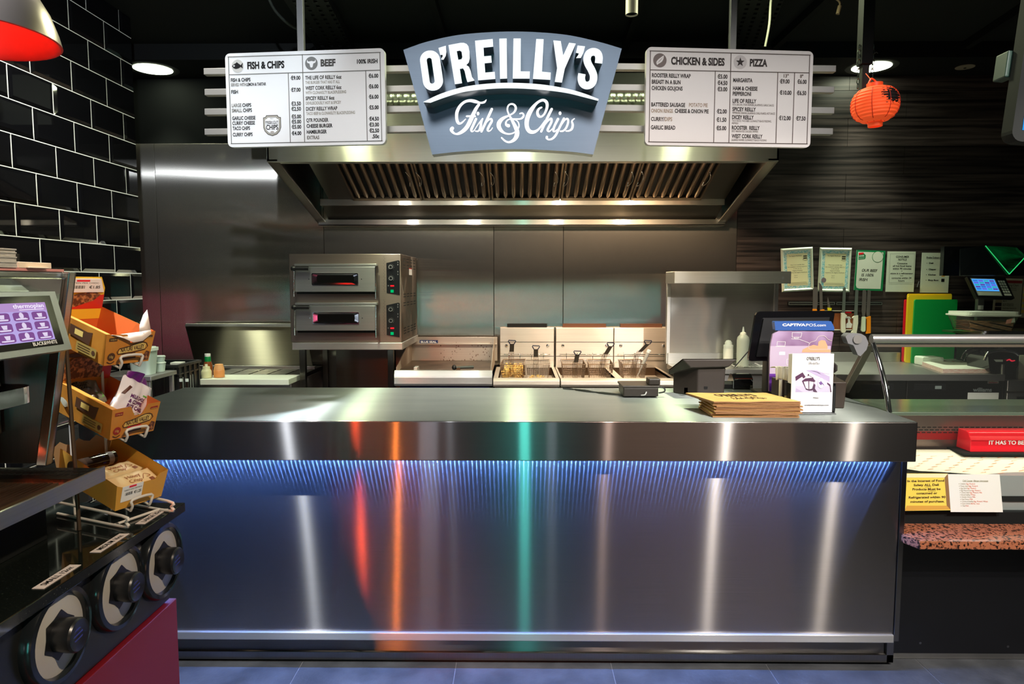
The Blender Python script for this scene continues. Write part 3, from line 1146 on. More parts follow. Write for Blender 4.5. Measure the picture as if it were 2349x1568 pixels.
# ------------------------------------------------------------------- menu boards
def board(name, lab, quad_px, Ya, Yb, crop, quad_c, texts, lines, icons, ink, inkg, inkl):
    """quad_px: TL TR BR BL pixels; the board is an upright panel turned slightly."""
    TL, TR, BRc, BL = W(*quad_px[0], Ya), W(*quad_px[1], Yb), W(*quad_px[2], Yb), W(*quad_px[3], Ya)
    u = V((TR.x - TL.x, TR.y - TL.y, 0))
    zt_, zb_ = (TL.z + TR.z) / 2, (BL.z + BRc.z) / 2
    o = V((((TL + BL) / 2).x, ((TL + BL) / 2).y, zb_))
    wd, ht = u.length, zt_ - zb_
    t = thing(name, lab, 'menu board', tuple(o + u / 2))
    M = fr(o, u, EZ)
    MB(ink['board'], M).prism(rrect(0, wd, 0, ht, .020), None, -.022, 0).build('panel', t, bevel=.002)

    def uv(x, y):
        (ax, ay), (bx, by), (cx, cy), (dx_, dy_) = quad_c
        v_ = .5
        for _ in range(3):
            xl, xr = ax + (dx_ - ax) * v_, bx + (cx - bx) * v_
            u_ = (x - xl) / (xr - xl)
            yt, yb2 = ay + (by - ay) * u_, dy_ + (cy - dy_) * u_
            v_ = (y - yt) / (yb2 - yt)
        return u_ * wd, (1 - v_) * ht
    s_ = wd / (quad_c[1][0] - quad_c[0][0])
    b = MB(ink['line'], M)
    for (x0, y0, x1, y1) in lines:
        b.line(uv(x0, y0), uv(x1, y1), 8.5 * s_, .0008)
    b.build('ruled_lines', t)
    b = MB(ink['k'], M)
    for row in texts:
        tx, x0, x1, yc, h = row[:5]
        b.use(ink[row[5]] if len(row) > 5 else ink['k'])
        (ua, va), (ub, vb) = uv(x0, yc + h / 2), uv(x1, yc + h / 2)
        va = (va + vb) / 2
        b.text(tx, ua, va, h * s_ * .97, ub - ua, d=.0008, bold=(.046 if h > 60 else .036 if h > 25 else .014))
    b.build('lettering', t, flatmesh=True)
    icons(t, M, uv, s_)
    return t


INKS_L = dict(board=plain('menu_board_white', (.66, .68, .70), .35, noise=(1.2, (.62, .63, .64), (.3, .7), (1, 1, 1))), line=plain('menu_line', (.10, .10, .095), .6), k=INK, d=plain('menu_dark', (.035, .034, .032), .7), g=plain('menu_grey', (.13, .125, .115), .7), l=plain('menu_light', (.27, .26, .23), .7))
INKS_R = dict(board=plain('menu_board_warm', (.64, .60, .58), .35), line=plain('menu_line_brown', (.085, .06, .05), .6), k=plain('menu_black_brown', (.018, .010, .008), .7), d=plain('menu_dark_b', (.035, .02, .015), .7), g=plain('menu_grey_b', (.11, .08, .065), .7), l=plain('menu_light_b', (.30, .22, .16), .7))
TL_ = [('FISH & CHIPS', 503, 908, 314, 78), ('BEEF', 1299, 1459, 296, 76, 'd'), ('100% IRISH', 1688, 1905, 284, 46),
       ('FISH & CHIPS', 318, 535, 472, 40), ('SERVED WITH', 318, 485, 524, 33, 'g'), ('LEMON & TARTAR', 490, 705, 520, 33), ('FISH', 320, 395, 602, 40),
       ('LARGE', 323, 430, 749, 40, 'g'), ('CHIPS', 440, 538, 747, 40), ('SMALL', 323, 437, 805, 40, 'g'), ('CHIPS', 446, 545, 803, 40),
       ('GARLIC CHEESE', 325, 582, 888, 40), ('CURRY CHEESE', 327, 575, 943, 40), ('TACO CHIPS', 328, 520, 1000, 40), ('CURRY CHIPS', 329, 547, 1068, 40),
       ('THE LIFE OF REILLY 6oz', 1131, 1521, 452, 40, 'd'), ('THE BURGER THAT HAS IT ALL', 1131, 1502, 504, 32, 'l'), ('WEST CORK REILLY 6oz', 1131, 1519, 564, 40, 'd'),
       ('WITH CLONAKILTY BLACKPUDDING', 1131, 1568, 614, 32, 'l'), ('SPICEY REILLY 6oz', 1131, 1442, 676, 40, 'd'), ('DEVILISCIOUSLY HOT & SPICEY', 1133, 1513, 727, 32, 'l'),
       ('DICEY REILLY WRAP', 1134, 1471, 790, 40, 'd'), ('TACO BEEF & CLONAKILTY BLACKPUDDING', 1135, 1658, 839, 32, 'l'), ('QTR POUNDER', 1135, 1373, 915, 40, 'd'),
       ('CHEESE BURGER', 1136, 1416, 977, 40), ('HAMBURGER', 1137, 1354, 1042, 40), ('EXTRAS', 1139, 1272, 1105, 38, 'g'), ('.50c', 1835, 1911, 1096, 42)]
TL_ += [('€' + p, 974, 1079, y, 42) for p, y in (('9.00', 456), ('7.00', 585), ('3.50', 735), ('2.50', 792), ('5.00', 876), ('5.00', 932), ('5.00', 988), ('4.00', 1058))]
TL_ += [('€' + p, 1807, 1911, y, 42) for p, y in (('6.00', 441), ('6.00', 555), ('6.00', 667), ('5.00', 782), ('4.50', 905), ('3.00', 969), ('2.50', 1033))]
LL_ = [(292, 222, 1936, 190), (1932, 190, 1938, 1145), (1942, 1145, 308, 1168), (312, 1168, 296, 222), (300, 415, 1930, 380), (1104, 205, 1112, 1152), (948, 408, 958, 1154), (1779, 385, 1784, 1142)]
TR_ = [('CHICKEN & SIDES', 514, 1044, 222, 76), ('PIZZA', 1295, 1471, 232, 74), ('ROOSTER REILLY WRAP', 327, 708, 364, 40), ('BREAST IN A BUN', 325, 609, 427, 40),
       ('CHICKEN GOUJONS', 324, 629, 489, 40), ('BATTERED SAUSAGE', 321, 655, 652, 40), ('POTATO PIE', 693, 878, 655, 38, 'l'), ('ONION RINGS', 320, 534, 712, 38, 'l'),
       ('CHEESE & ONION PIE', 553, 888, 715, 40), ('CURRY/', 319, 452, 794, 40, 'd'), ('DIPS', 453, 528, 795, 40, 'l'), ('GARLIC BREAD', 318, 559, 878, 40),
       ('MARGARITA', 1130, 1324, 406, 40), ('HAM & CHEESE', 1129, 1375, 488, 40), ('PEPPERONI', 1127, 1311, 541, 40), ('LIFE OF REILLY', 1126, 1365, 613, 40),
       ('FETA, BACON, STEAK BURGER, JALAPENOS, GARLIC SAUCE', 1126, 1541, 652, 20, 'g'), ('SPICEY REILLY', 1124, 1361, 696, 40),
       ('PEPPERONI, ONIONS, JALAPENOS, CHILLI FLAKES, HOT SAUCE', 1126, 1552, 735, 20, 'g'), ('DICEY REILLY', 1122, 1340, 776, 40),
       ('TACO SAUCE, TACO BEEF, CLONAKILTY BLACK PUDDING,', 1121, 1518, 813, 20, 'g'), ('PEPPERS', 1121, 1185, 836, 17, 'g'), ('ROOSTER  REILLY', 1120, 1400, 882, 40),
       ('SPICY MARINATED CHICKEN, PEPPERS', 1119, 1385, 918, 19, 'g'), ('WEST CORK REILLY', 1119, 1430, 967, 40), ('SAUSAGE, RASHER, CLONAKILTY BLACK PUDDING', 1117, 1470, 1005, 19, 'g'),
       ('13"', 1637, 1688, 360, 34, 'g'), ('8"', 1802, 1836, 363, 34, 'g'), ('€9.00', 1600, 1698, 415, 42), ('€6.00', 1775, 1870, 418, 42), ('€10.00', 1598, 1718, 528, 42),
       ('€6.50', 1772, 1868, 531, 42), ('€12.00', 1592, 1713, 784, 42), ('€7.50', 1766, 1864, 788, 42)]
TR_ += [('€' + p, a, a + 100, y, 42) for p, a, y in (('5.00', 974, 371), ('4.50', 974, 434), ('3.00', 973, 496), ('2.00', 969, 717), ('1.50', 966, 801), ('5.00', 965, 885))]
LR_ = [(308, 122, 1904, 150), (1900, 150, 1880, 1045), (1884, 1045, 296, 1020), (300, 1020, 312, 122), (312, 308, 1892, 328), (1108, 137, 1092, 1032), (952, 315, 940, 1028), (1578, 325, 1565, 1038), (1748, 328, 1732, 1040)]


def icons_left(t, M, uv, s):
    b = MB(plain('icon_disc_light', (.42, .42, .40), .6), M)
    c = uv(396, 322)
    b.disc(*c, 66 * s, .0007)
    q = lambda pts, o: [(o[0] + x * s, o[1] - y * s) for x, y in pts]
    b.use(INK).flat(q([(-62, 0), (-45, -18), (-15, -32), (-8, -42), (5, -30), (25, -16), (38, -8), (54, -30), (60, -28), (52, -2), (58, 22), (52, 24), (36, 10), (10, 24), (-20, 30), (-45, 20)], c), .0012)
    b.use(INKS_L['board']).ring(c[0] - 38 * s, c[1] + 3 * s, 4 * s, 9 * s, .0015)
    b.build('fish_icon', t, flatmesh=True)
    b = MB(plain('icon_disc_grey', (.125, .13, .13), .6), M)
    c = uv(1200, 300)
    b.disc(*c, 68 * s, .0007)
    b.use(INKS_L['board']).flat(q([(-46, -40), (-36, -20), (-18, -20), (0, -24), (18, -20), (36, -20), (46, -40), (48, -16), (40, -4), (24, 0), (18, 10), (14, 32), (8, 42), (-8, 42), (-14, 32), (-18, 10), (-24, 0), (-40, -4), (-48, -16)], c), .0012)
    b.build('bull_icon', t, flatmesh=True)
    b = MB(INKG, M)
    c = uv(763, 972)
    sh = [(-62, -108), (62, -108), (72, -90), (98, -84), (98, 20), (84, 58), (50, 92), (0, 108), (-50, 92), (-84, 58), (-98, 20), (-98, -84), (-72, -90)]
    b.use(INKG).flat(q(sh, c), .0008)
    b.use(plain('shield_tan', (.30, .29, .25), .6)).flat(q([(x * .93, y * .93) for x, y in sh], c), .0011)
    b.use(INKG).flat(q([(x * .80, y * .80) for x, y in sh], c), .0014)
    b.use(INKS_L['board']).flat(q([(x * .77, y * .77) for x, y in sh], c), .0017)
    b.use(INK)
    b.text('FRESH CUT', c[0], c[1] + 22 * s, 26 * s, 138 * s, 'C', .0021, .02)
    b.text('CHIPS', c[0], c[1] - 44 * s, 52 * s, 132 * s, 'C', .0021, .03)
    b.text('REILLY', c[0], c[1] + 66 * s, 12 * s, 34 * s, 'C', .0021)
    b.stroke([(c[0] - 64 * s, c[1] + 14 * s, 2 * s), (c[0], c[1] + 20 * s, 2 * s), (c[0] + 64 * s, c[1] + 14 * s, 2 * s)], .0021)
    b.use(INKL).disc(c[0], c[1] - 68 * s, 21 * s, .0021, 11 * s)
    b.build('shield_emblem', t, flatmesh=True)


def icons_right(t, M, uv, s):
    q = lambda pts, o: [(o[0] + x * s, o[1] - y * s) for x, y in pts]
    b = MB(plain('icon_disc_brown', (.14, .105, .095), .6), M)
    c = uv(405, 214)
    b.disc(*c, 66 * s, .0007)
    b.use(INKS_R['board']).flat(q([(38, -48), (36, -20), (30, -4), (22, 10), (10, 20), (0, 26), (-14, 34), (-26, 44), (-34, 30), (-34, 14), (-26, 2), (-10, -14), (14, -32)], c), .0012)
    b.use(plain('icon_disc_brown', (.14, .105, .095), .6))
    for k in range(3):
        b.line((c[0] + (-22 + 12 * k) * s, c[1] - (22 - 12 * k) * s), (c[0] + (4 + 12 * k) * s, c[1] - (2 - 14 * k) * s), 2.5 * s, .0016)
    c = uv(1200, 226)
    b.build('wing_icon', t, flatmesh=True)
    b = MB(INKG, M)
    b.use(plain('icon_disc_pale', (.47, .43, .42), .6)).disc(*c, 66 * s, .0007)
    st = []
    for k in range(10):
        r = 46 if k % 2 == 0 else 19
        a = R(90 + 36 * k)
        st.append((r * math.cos(a), -r * math.sin(a)))
    b.use(INKS_R['k']).flat(q(st, c), .0012)
    b.build('star_icon', t, flatmesh=True)


board('menu_board', 'white fish and beef menu board, left of the glowing sign', [(515, 122), (881, 111), (882, 330), (524, 338)], 2.86, 2.80, None,
      [(258, 185), (1980, 143), (1980, 1180), (272, 1208)], TL_, LL_, icons_left, INKS_L, None, None)
board('menu_board', 'white chicken and pizza menu board, right of the glowing sign', [(1483, 109), (1866, 116), (1860, 339), (1480, 332)], 2.80, 2.86, None,
      [(275, 82), (1938, 112), (1915, 1083), (262, 1052)], TR_, LR_, icons_right, INKS_R, None, None)
# =================================================================== service counter
YC = 2.55
CZ = W(1180, 966, YC).z                       # counter top height
CX1 = W(2106, 966, YC).x
CYB = WZ(1180, 889, CZ).y
CX0 = WZ(430, 886, CZ).x
FZ = W(1180, 1057, YC).z                      # underside of the fascia
t = thing('service_counter', 'long stainless steel service counter lit blue under its edge', 'counter', (0, 2.95, 0))
b = MB(S_TOP)
b.box(CX0, CX1, YC + .004, CYB, CZ - .012, CZ)
b.build('counter_top', t, bevel=.003)
MB(S_FRONT).box(CX0, CX1, YC, YC + .014, FZ, CZ - .0005).build('fascia', t, bevel=.003)
b = MB(S_Y).box(CX1 - .014, CX1, YC + .014, CYB, FZ, CZ - .012)
b.build('end_fascia', t)
MB(BLACKM).box(CX0 + .02, CX1 - .02, YC + .02, CYB - .02, FZ + .02, FZ + .03).build('underside', t)
YP = 2.65
px1 = W(2060, 1200, YP).x
pz0 = W(1200, 1449, YP).z
MB(S_FRONT).box(CX0 + .06, px1, YP, YP + .012, pz0, FZ + .03).build('front_panel', t)
MB(S_DARK).box(px1 + .002, W(2078, 1100, YP).x, YP - .006, YP + .05, pz0 - .028, FZ + .02).build('corner_post', t, bevel=.002)
MB(S_X).box(CX0 + .06, px1, YP - .012, YP + .004, W(1200, 1470, YP - .012).z, pz0).build('bottom_rail', t, bevel=.003)
YK = 2.69
zk = W(1200, 1470, YP).z
MB(steel('steel_kick', EX, .3, .8, (.22, .21, .20), .001)).box(CX0 + .06, W(2040, 1500, YK).x, YK, YK + .01, .02, zk + .01).build('kick_plate', t)
b = MB(S_DARK).box(CX0 + .06, W(2046, 1500, YK).x, YK - .012, YK + .012, .012, .045)
b.box(W(2030, 1500, YK).x, W(2046, 1500, YK).x, YK - .012, YK + .012, .012, zk + .01)
b.build('kick_frame', t, bevel=.0015)
MB(BLACKM).box(CX0 + .1, px1 - .05, YK + .02, CYB - .05, .0, zk).build('plinth', t)
b = MB(S_Y)
b.box(px1, px1 + .012, YP + .05, CYB - .05, .05, FZ + .02)
b.box(CX0 + .06, px1, CYB - .07, CYB - .05, .05, CZ - .012)
b.box(CX0 + .05, CX0 + .062, YP, CYB - .05, .05, FZ + .02)
b.build('carcass', t)
# blue light strip under the overhang
nled = 178
t2 = MB(WHITE).box(CX0 + .06, px1, YC + .040, YC + .070, FZ + .0165, FZ + .019)
g = glow('led_blue', (.12, .30, 1), 1350)
t2.use(g)
for i in range(nled):
    x = CX0 + .075 + (px1 - CX0 - .09) * i / (nled - 1)
    t2.quad((x - .0022, YC + .058, FZ + .007), (x + .0022, YC + .058, FZ + .007), (x + .0022, YC + .067, FZ + .016), (x - .0022, YC + .067, FZ + .016))
tag(t2.build('led_strip'), 'blue light strip hidden under the counter edge', 'light strip')

# =================================================================== things on the counter
# stack of printed paper bags
m_kraft = plain('kraft_paper', (.62, .40, .12), .65, noise=(14, (.70, .47, .16), (.35, .7), (1, 1, 1)))
m_kedge = plain('kraft_edge', (.36, .17, .07), .7)
q = [(1598, 897), (1632, 925), (1838, 927), (1775, 893)]
fl_, fr_ = WZ(1640, 958, CZ), WZ(1838, 958, CZ)
n_b = 10
dz = .0062
bw = fr_.x - fl_.x
for k in range(n_b):
    top_ = k == n_b - 1
    ox = random.uniform(-.010, .010) if not top_ else -.006
    oy = random.uniform(-.004, .006)
    lift = CZ + .0008 + k * dz
    ang = random.uniform(-.02, .02) + (-.03 if k % 3 == 1 else 0)
    lab = 'top brown paper bag of the stack, printed with the shop name' if top_ else ('lowest brown paper bag of the stack on the counter' if k == 0 else
          'plain kraft paper bag inside the stack between the top and lowest bags')
    cxm, cym = (fl_.x + fr_.x) / 2 + ox, fl_.y + .11 + oy
    ww, dd = bw, .215
    ph_ = k * .3

    def sheet(u, v, z_add, k=k, ww=ww, dd=dd, ang=ang, cxm=cxm, cym=cym, lift=lift, ph_=ph_):
        x, y = (u - .5) * ww, (v - .5) * dd
        if k >= n_b - 2:
            x -= .055 * v
        wv = .0011 * math.sin(7 * u + ph_) * (1 - v * .5) + (.0006 * math.sin(15 * u + ph_ * 2) if k % 2 else 0)
        c_, s_ = math.cos(ang), math.sin(ang)
        return (cxm + x * c_ - y * s_, cym + x * s_ + y * c_, lift + z_add + (wv + .0016 if k else 0))
    b = MB(m_kraft)
    b.grid(lambda u, v: sheet(u, v, .0052 if not top_ else .0046), 24, 8)
    b.grid(lambda u, v: sheet(u, v, .0), 24, 8)
    b.use(m_kedge)
    for e in ((lambda u, v: sheet(u, 0, .0048 * v)), (lambda u, v: sheet(u, 1, .0048 * v)), (lambda u, v: sheet(0, u, .0048 * v)), (lambda u, v: sheet(1, u, .0048 * v))):
        b.grid(e, 24, 1)
    o = tag(b.build('paper_bag', flatmesh=True), lab, 'paper bag', 'kraft paper bags stacked on the counter')
    if top_:
        b = MB(plain('bag_print', (.055, .022, .008), .7))
        M0 = Matrix.Translation((0, 0, 0))
        tb = MB(b.mats[0])
        tb.text("O'REILLY'S", .30, .58, .24, .48, d=0, bold=.03)
        ss = MB(b.mats[0])
        for st in SCRIPT:
            ss.stroke([(x / 2349 * .44 + .36, .20 + (900 - y) / 900 * .36, w / 2349 * .5) for x, y, w in st], 0)
        for src in (tb, ss):
            b.add([V(sheet(p.x - .04, p.y, .0056)) for p in src.v], src.f)
        b.build('print', o, flatmesh=True)

# small black printer box with a cable
a, c = W(1426, 905, 3.0), W(1520, 882, 3.0)
zc = CZ
P0 = WZ(1428, 912, CZ)
x0, y0 = P0.x, P0.y
x1 = WZ(1512, 912, CZ).x
t = thing('receipt_cutter', 'small black box with cables on the counter, before the fryers', 'device', ((x0 + x1) / 2, y0 + .08, CZ))
zt_ = W(1470, 883, y0).z
m_bb = plain('warm_black', (.022, .016, .012), .42)
MB(m_bb).box(x0 + .004, x1 - .004, y0, y0 + .15, CZ + .006, zt_ - .012).build('body', t, bevel=.004)
MB(m_bb).box(x0 - .002, x1 + .002, y0 - .004, y0 + .155, zt_ - .012, zt_ - .002).build('lid', t, bevel=.003)
xa, xb = W(1489, 880, y0).x, W(1516, 880, y0).x
MB(m_bb).box(xa, xb, y0 + .01, y0 + .08, zt_ - .002, W(1500, 869, y0).z).build('knob_box', t, bevel=.005)
MB(plain('grey_plug', (.4, .4, .4), .4)).tube([(xa - .035, y0 - .003, CZ + .012), (xa - .02, y0 - .012, CZ + .016), (xa - .012, y0 - .006, CZ + .028)], .003, sub=4).build('plug', t, smooth_angle=60)
b = MB(BLACK)
b.tube([(xb, y0 + .03, zt_ - .012), (xb + .022, y0 + .03, zt_ - .018), (xb + .020, y0 + .02, zt_ - .032), (xb - .006, y0 + .01, zt_ - .036)], .0035, sub=5)
for k in (0, 1, 2):
    b.tube([(x0 + .01, y0 + .05, CZ + .006), (x0 - .07, y0 + .09 + .02 * k, CZ + .004), (x0 - .15, y0 + .20 - .02 * k, CZ + .004), (x0 - .25, y0 + .24 + .03 * k, CZ + .004)], .0025, 6, sub=5)
b.build('cable', t, smooth_angle=60)

# brown customer display with slanted top
f0 = WZ(1594, 912, CZ)
yk = f0.y + .02
xl, xr = W(1600, 900, yk).x, W(1664, 900, yk).x
t = thing('till_printer', 'dark brown till unit with slanted screen, behind the paper bags', 'till', ((xl + xr) / 2, yk + .1, CZ))
zt_ = W(1630, 843, yk).z
b = MB(BROWNB)
b.hexa([(xl + .0, yk, CZ + .001), (xr - .006, yk, CZ + .001), (xr - .006, yk + .17, CZ + .001), (xl - .085, yk + .12, CZ + .001),
        (xl - .0, yk, zt_), (xr, yk, zt_), (xr, yk + .17, zt_ - .01), (xl - .085, yk + .12, zt_ - .01)])
b.build('body', t, bevel=.006)
A = [W(1567, 823, yk - .01), W(1690, 822, yk - .01), W(1664, 842, yk - .03), W(1583, 842, yk - .03)]
b = MB(BROWNB)
Pq = [W(1585, 843, yk - .02), W(1672, 841, yk - .02), W(1691, 824, yk - .02), W(1566, 824, yk - .02)]
lo = [Pq[0], Pq[1], Pq[1] + V((.025, .19, -.035)), W(1533, 858, yk + .13)]
hi = [Pq[3], Pq[2], Pq[2] + V((.0, .2, -.03)), W(1533, 850, yk + .13)]
b.hexa(lo + hi)
b.build('screen_housing', t, bevel=.004)
MB(BLACKG).hexa([p + V((.0, .004, .0005)) for p in hi] + [p + V((0, .004, .002)) for p in hi]).build('screen', t)
b = MB(BLACK)
for px, py, w, h in ((1576, 897, 8, 13), (1619, 889, 8, 6)):
    q0 = W(px, py, yk - .001)
    b.box(q0.x - w * .001, q0.x + w * .001, yk - .0015 if px > 1600 else yk + .02, yk + .02, q0.z - h * .001, q0.z + h * .001)
b.build('socket', t)
lamp_ = None
# black card terminal
p0 = WZ(1665, 893, CZ)
y0 = p0.y
xl, xr = W(1683, 880, y0).x, W(1727, 880, y0).x
t = thing('card_terminal', 'glossy black card terminal between till unit and blue topped leaflet stand', 'card terminal', ((xl + xr) / 2, y0 + .05, CZ))
b = MB(BLACKG)
za, zb_ = CZ + .004, W(1700, 861, y0).z
b.prism([(0, 0), (.105, 0), (.105, .035), (.075, zb_ - CZ), (.03, zb_ - CZ + .002), (.0, zb_ - CZ - .018)], None, 0, 0, lambda u, v, w: (xl + (xr - xl) * w, y0 + u, CZ + .002 + v))
b.build('housing', t, bevel=.006)
MB(BLACK).prism([(.0, .0), (.085, 0), (.085, .012), (.02, .035), (.0, .02)], None, 0, 0, lambda u, v, w: (xl - .045 + .045 * w, y0 + .02 + u, CZ + .002 + v)).build('cradle', t, bevel=.003)
MB(plain('chrome_edge', (.6, .6, .6), .15, 1)).tube([(xl - .002, y0 - .002, CZ + .004), (xl - .001, y0 - .002, zb_ - .022), (xl + .02, y0 + .0, zb_ - .018), (xr - .01, y0, zb_ - .018), (xr, y0 - .002, zb_ - .03)], .0014, 6).build('trim_line', t)
MB(plain('logo_grey', (.35, .35, .35), .4), fr(((xl + xr) / 2, y0 + .045, zb_ + .0025), EX, EY)).ring(0, 0, .006, .008, .0012).disc(0, 0, .003, .0012).build('logo', t)
MB(CHROME).box(xr - .012, xr - .002, y0 - .001, y0 + .004, CZ + .0005, CZ + .02).build('foot', t)

# POS monitor seen from behind
yk = 3.15
qd = [W(1716, 828, yk), W(1897, 826, yk), W(1917, 714, yk + .02), W(1735, 716, yk + .02)]
t = thing('pos_monitor', 'large glossy black till monitor seen from behind, right of the slanted till', 'monitor', tuple(W(1790, 880, yk).xy) + (CZ,))
u = (qd[1] - qd[0])
vv = (qd[3] - qd[0])
M = fr(qd[0], u, vv)
wl, hl = u.length, vv.length
sh_ = (vv.dot(u.normalized()))
b = MB(BLACKG, M)
o = [(0, 0), (wl, 0), (wl + sh_, hl), (sh_, hl)]
rr = []
for i, p in enumerate(o):
    a, c = V(o[i - 1]), V(o[(i + 1) % 4])
    p = V(p)
    rr += [tuple(p + (a - p).normalized() * .016), tuple(p + (a - p).normalized() * .004 + (c - p).normalized() * .004), tuple(p + (c - p).normalized() * .016)]
b.prism(rr, None, -.025, 0)
b.build('back_shell', t, bevel=.005)
MB(BLACK, M).prism([(.03 + sh_ * .1, .02), (wl - .02, .02), (wl + sh_ - .03, hl - .03), (sh_ + .03, hl - .03)], None, 0, .012).build('raised_panel', t, bevel=.006)
MB(BROWNB).box(W(1757, 900, yk).x, W(1800, 900, yk).x, yk + .0, yk + .06, CZ + .001, W(1780, 800, yk).z).build('stand', t, bevel=.004)
MB(BROWNB).box(W(1757, 900, yk).x - .02, W(1850, 900, yk).x, yk - .02, yk + .15, CZ + .0005, CZ + .012).build('foot', t, bevel=.003)

# purple leaflet stand with blue header
yk = 2.95
t = thing('leaflet_stand', 'purple advertising card stand with a blue header, before the black monitor', 'display stand', tuple(W(1830, 905, yk).xy) + (CZ,))
cz0 = CZ + .002
q0, q1 = W(1764, 898, yk), W(1906, 898, yk)
q2, q3 = W(1913, 760, yk + .03), W(1772, 760, yk + .03)
S2 = 6.0308


def C2(x, y, Y=yk):
    """crop pixel of the stand close-up -> world on plane Y"""
    return W(1700 + x / S2, 700 + y / S2, Y)


m, nt, N, L = _new('leaflet_purple')
p_ = N['Principled BSDF']
p_.inputs['Roughness'].default_value = .35
tc = N.new('ShaderNodeTexCoord')
nz = N.new('ShaderNodeTexNoise')
nz.inputs['Scale'].default_value = 7
rp = N.new('ShaderNodeValToRGB')
rp.color_ramp.elements[0].color = (.16, .06, .16, 1)
rp.color_ramp.elements[1].color = (.42, .30, .48, 1)
rp.color_ramp.elements[0].position = .35
rp.color_ramp.elements[1].position = .65
L.new(tc.outputs['Object'], nz.inputs['Vector'])
L.new(nz.outputs['Fac'], rp.inputs[0])
L.new(rp.outputs[0], p_.inputs['Base Color'])
MATS['leaflet_purple'] = m
M_PH = plain('leaflet_haze', (.50, .40, .54), .4)
zf = C2(390, 1190).z
card = [(390, 1190), (1240, 1190), (1240, 640), (1280, 380), (1262, 362), (520, 350), (440, 400), (410, 540), (398, 700)]
Mc = FRONT((0, yk, 0))
b = MB(m, Mc)
p2 = lambda pts, Y=yk: [(C2(x, y, Y).x, C2(x, y, Y).z) for x, y in pts]
b.prism(p2(card), None, -.012, 0)
b.use(M_PH).flat(p2([(405, 560), (1240, 560), (1240, 640), (1240, 1190), (395, 1190), (398, 700)]), .0006)
b.use(plain('leaflet_violet', (.13, .03, .30), .4)).flat(p2([(390, 945), (1240, 945), (1240, 1190), (388, 1190)]), .001)
b.use(WHITE)
lw = .0009
icon = [[(705, 375), (840, 378), (825, 440), (705, 440), (705, 375)], [(740, 440), (735, 455), (790, 455), (790, 440)], [(695, 462), (815, 468)],
        [(500, 500), (612, 503), (605, 560), (495, 560), (500, 500)], [(480, 568), (612, 570)], [(820, 475), (940, 520)], [(630, 745), (690, 745), (690, 820), (630, 820), (630, 745)]]
for l_ in icon:
    pp = p2(l_)
    for a, c in zip(pp, pp[1:]):
        b.line(a, c, lw * 1.6, .0014)
b.use(plain('hand_skin_print', (.72, .36, .20), .5)).flat(p2([(840, 650), (850, 610), (930, 570), (1000, 545), (1060, 560), (1070, 500), (1110, 480), (1160, 485), (1195, 560), (1195, 605), (1238, 620), (1238, 650)]), .0014)
b.use(plain('cloud_print', (.60, .50, .50), .5)).stroke([(*p2([(930, 555)])[0], .0010), (*p2([(960, 510)])[0], .0010), (*p2([(1030, 485)])[0], .0010), (*p2([(1070, 430)])[0], .0010), (*p2([(1150, 425)])[0], .0010), (*p2([(1200, 470)])[0], .0010), (*p2([(1255, 490)])[0], .0010)], .0018)
b.stroke([(*p2([(930, 555)])[0], .0010), (*p2([(940, 600)])[0], .0010), (*p2([(1000, 608)])[0], .0010), (*p2([(1235, 605)])[0], .0010)], .0018)
b.use(plain('envelope', (.62, .72, .78), .5)).flat(p2([(525, 640), (608, 640), (608, 685), (525, 685)]), .0014)
b.use(M_PH)
pp = p2([(525, 640), (566, 668), (608, 640)])
b.line(pp[0], pp[1], .0008, .0018).line(pp[1], pp[2], .0008, .0018)
b.use(WHITE)
pp = p2([(425, 1012), (490, 1012)])
b.text('CA', pp[0][0], pp[0][1], .0065, .0125, d=.0018, bold=.04)
b.build('card', t, bevel=0)
b = MB(plain('blue_header', (.035, .10, .34), .25), Mc)
hp = [(470, 345), (1282, 345), (1285, 305), (1240, 218), (465, 220), (458, 240)]
b.prism(p2(hp), None, -.03, .004)
b.build('header', t, bevel=.003)
b = MB(WHITE, Mc)
pp = p2([(565, 286), (885, 286), (892, 289), (1028, 289), (1032, 289), (1165, 289)])
ch = C2(0, 250).z - C2(0, 286).z
b.text('CAPTIVA', pp[0][0], pp[0][1], ch, pp[1][0] - pp[0][0], d=.0048, bold=.045)
b.text('POS', pp[2][0], pp[2][1], ch, pp[3][0] - pp[2][0], d=.0048)
b.text('.com', pp[4][0], pp[4][1], ch * .98, pp[5][0] - pp[4][0], d=.0048, bold=.01)
b.build('header_lettering', t, flatmesh=True)
MB(pane('acrylic', (.93, .95, .97), .2, .05)).hexa([W(1765, 899, yk - .004), W(1906, 899, yk - .004), W(1906, 899, yk + .05), W(1765, 899, yk + .05),
     W(1765, 897, yk - .004), W(1906, 897, yk - .004), W(1906, 897, yk + .05), W(1765, 897, yk + .05)]).build('clear_base', t)

# acrylic menu holder with menus
ym = 2.72
t = thing('menu_holder', 'clear acrylic holder standing at the front of the counter', 'holder', tuple(W(1858, 935, ym).xy) + (CZ,))
zb_ = CZ + .001
m_ac = pane('acrylic_clear', (.97, .97, .98), .12, .015)
xA, xB = W(1808, 935, ym).x, W(1911, 935, ym).x
zpk = W(1860, 884, ym).z
b = MB(m_ac)
b.box(xA, xB, ym - .018, ym - .016, zb_ + .012, zpk)
b.box(xA, xA + .002, ym - .016, ym + .045, zb_ + .004, zpk + .01)
b.box(xB - .002, xB, ym - .016, ym + .045, zb_ + .004, zpk + .01)
b.box(xA, xB, ym + .043, ym + .045, zb_ + .004, zpk + .06)
b.build('pocket', t)
MB(pane('acrylic_edge', (.55, .5, .8), .3, .25)).box(xA, xB, ym - .03, ym + .06, zb_, zb_ + .004).build('foot_plate', t)
m_menu = plain('menu_white', (.88, .86, .87), .35)
m_lil = plain('menu_lilac', (.56, .46, .70), .4)
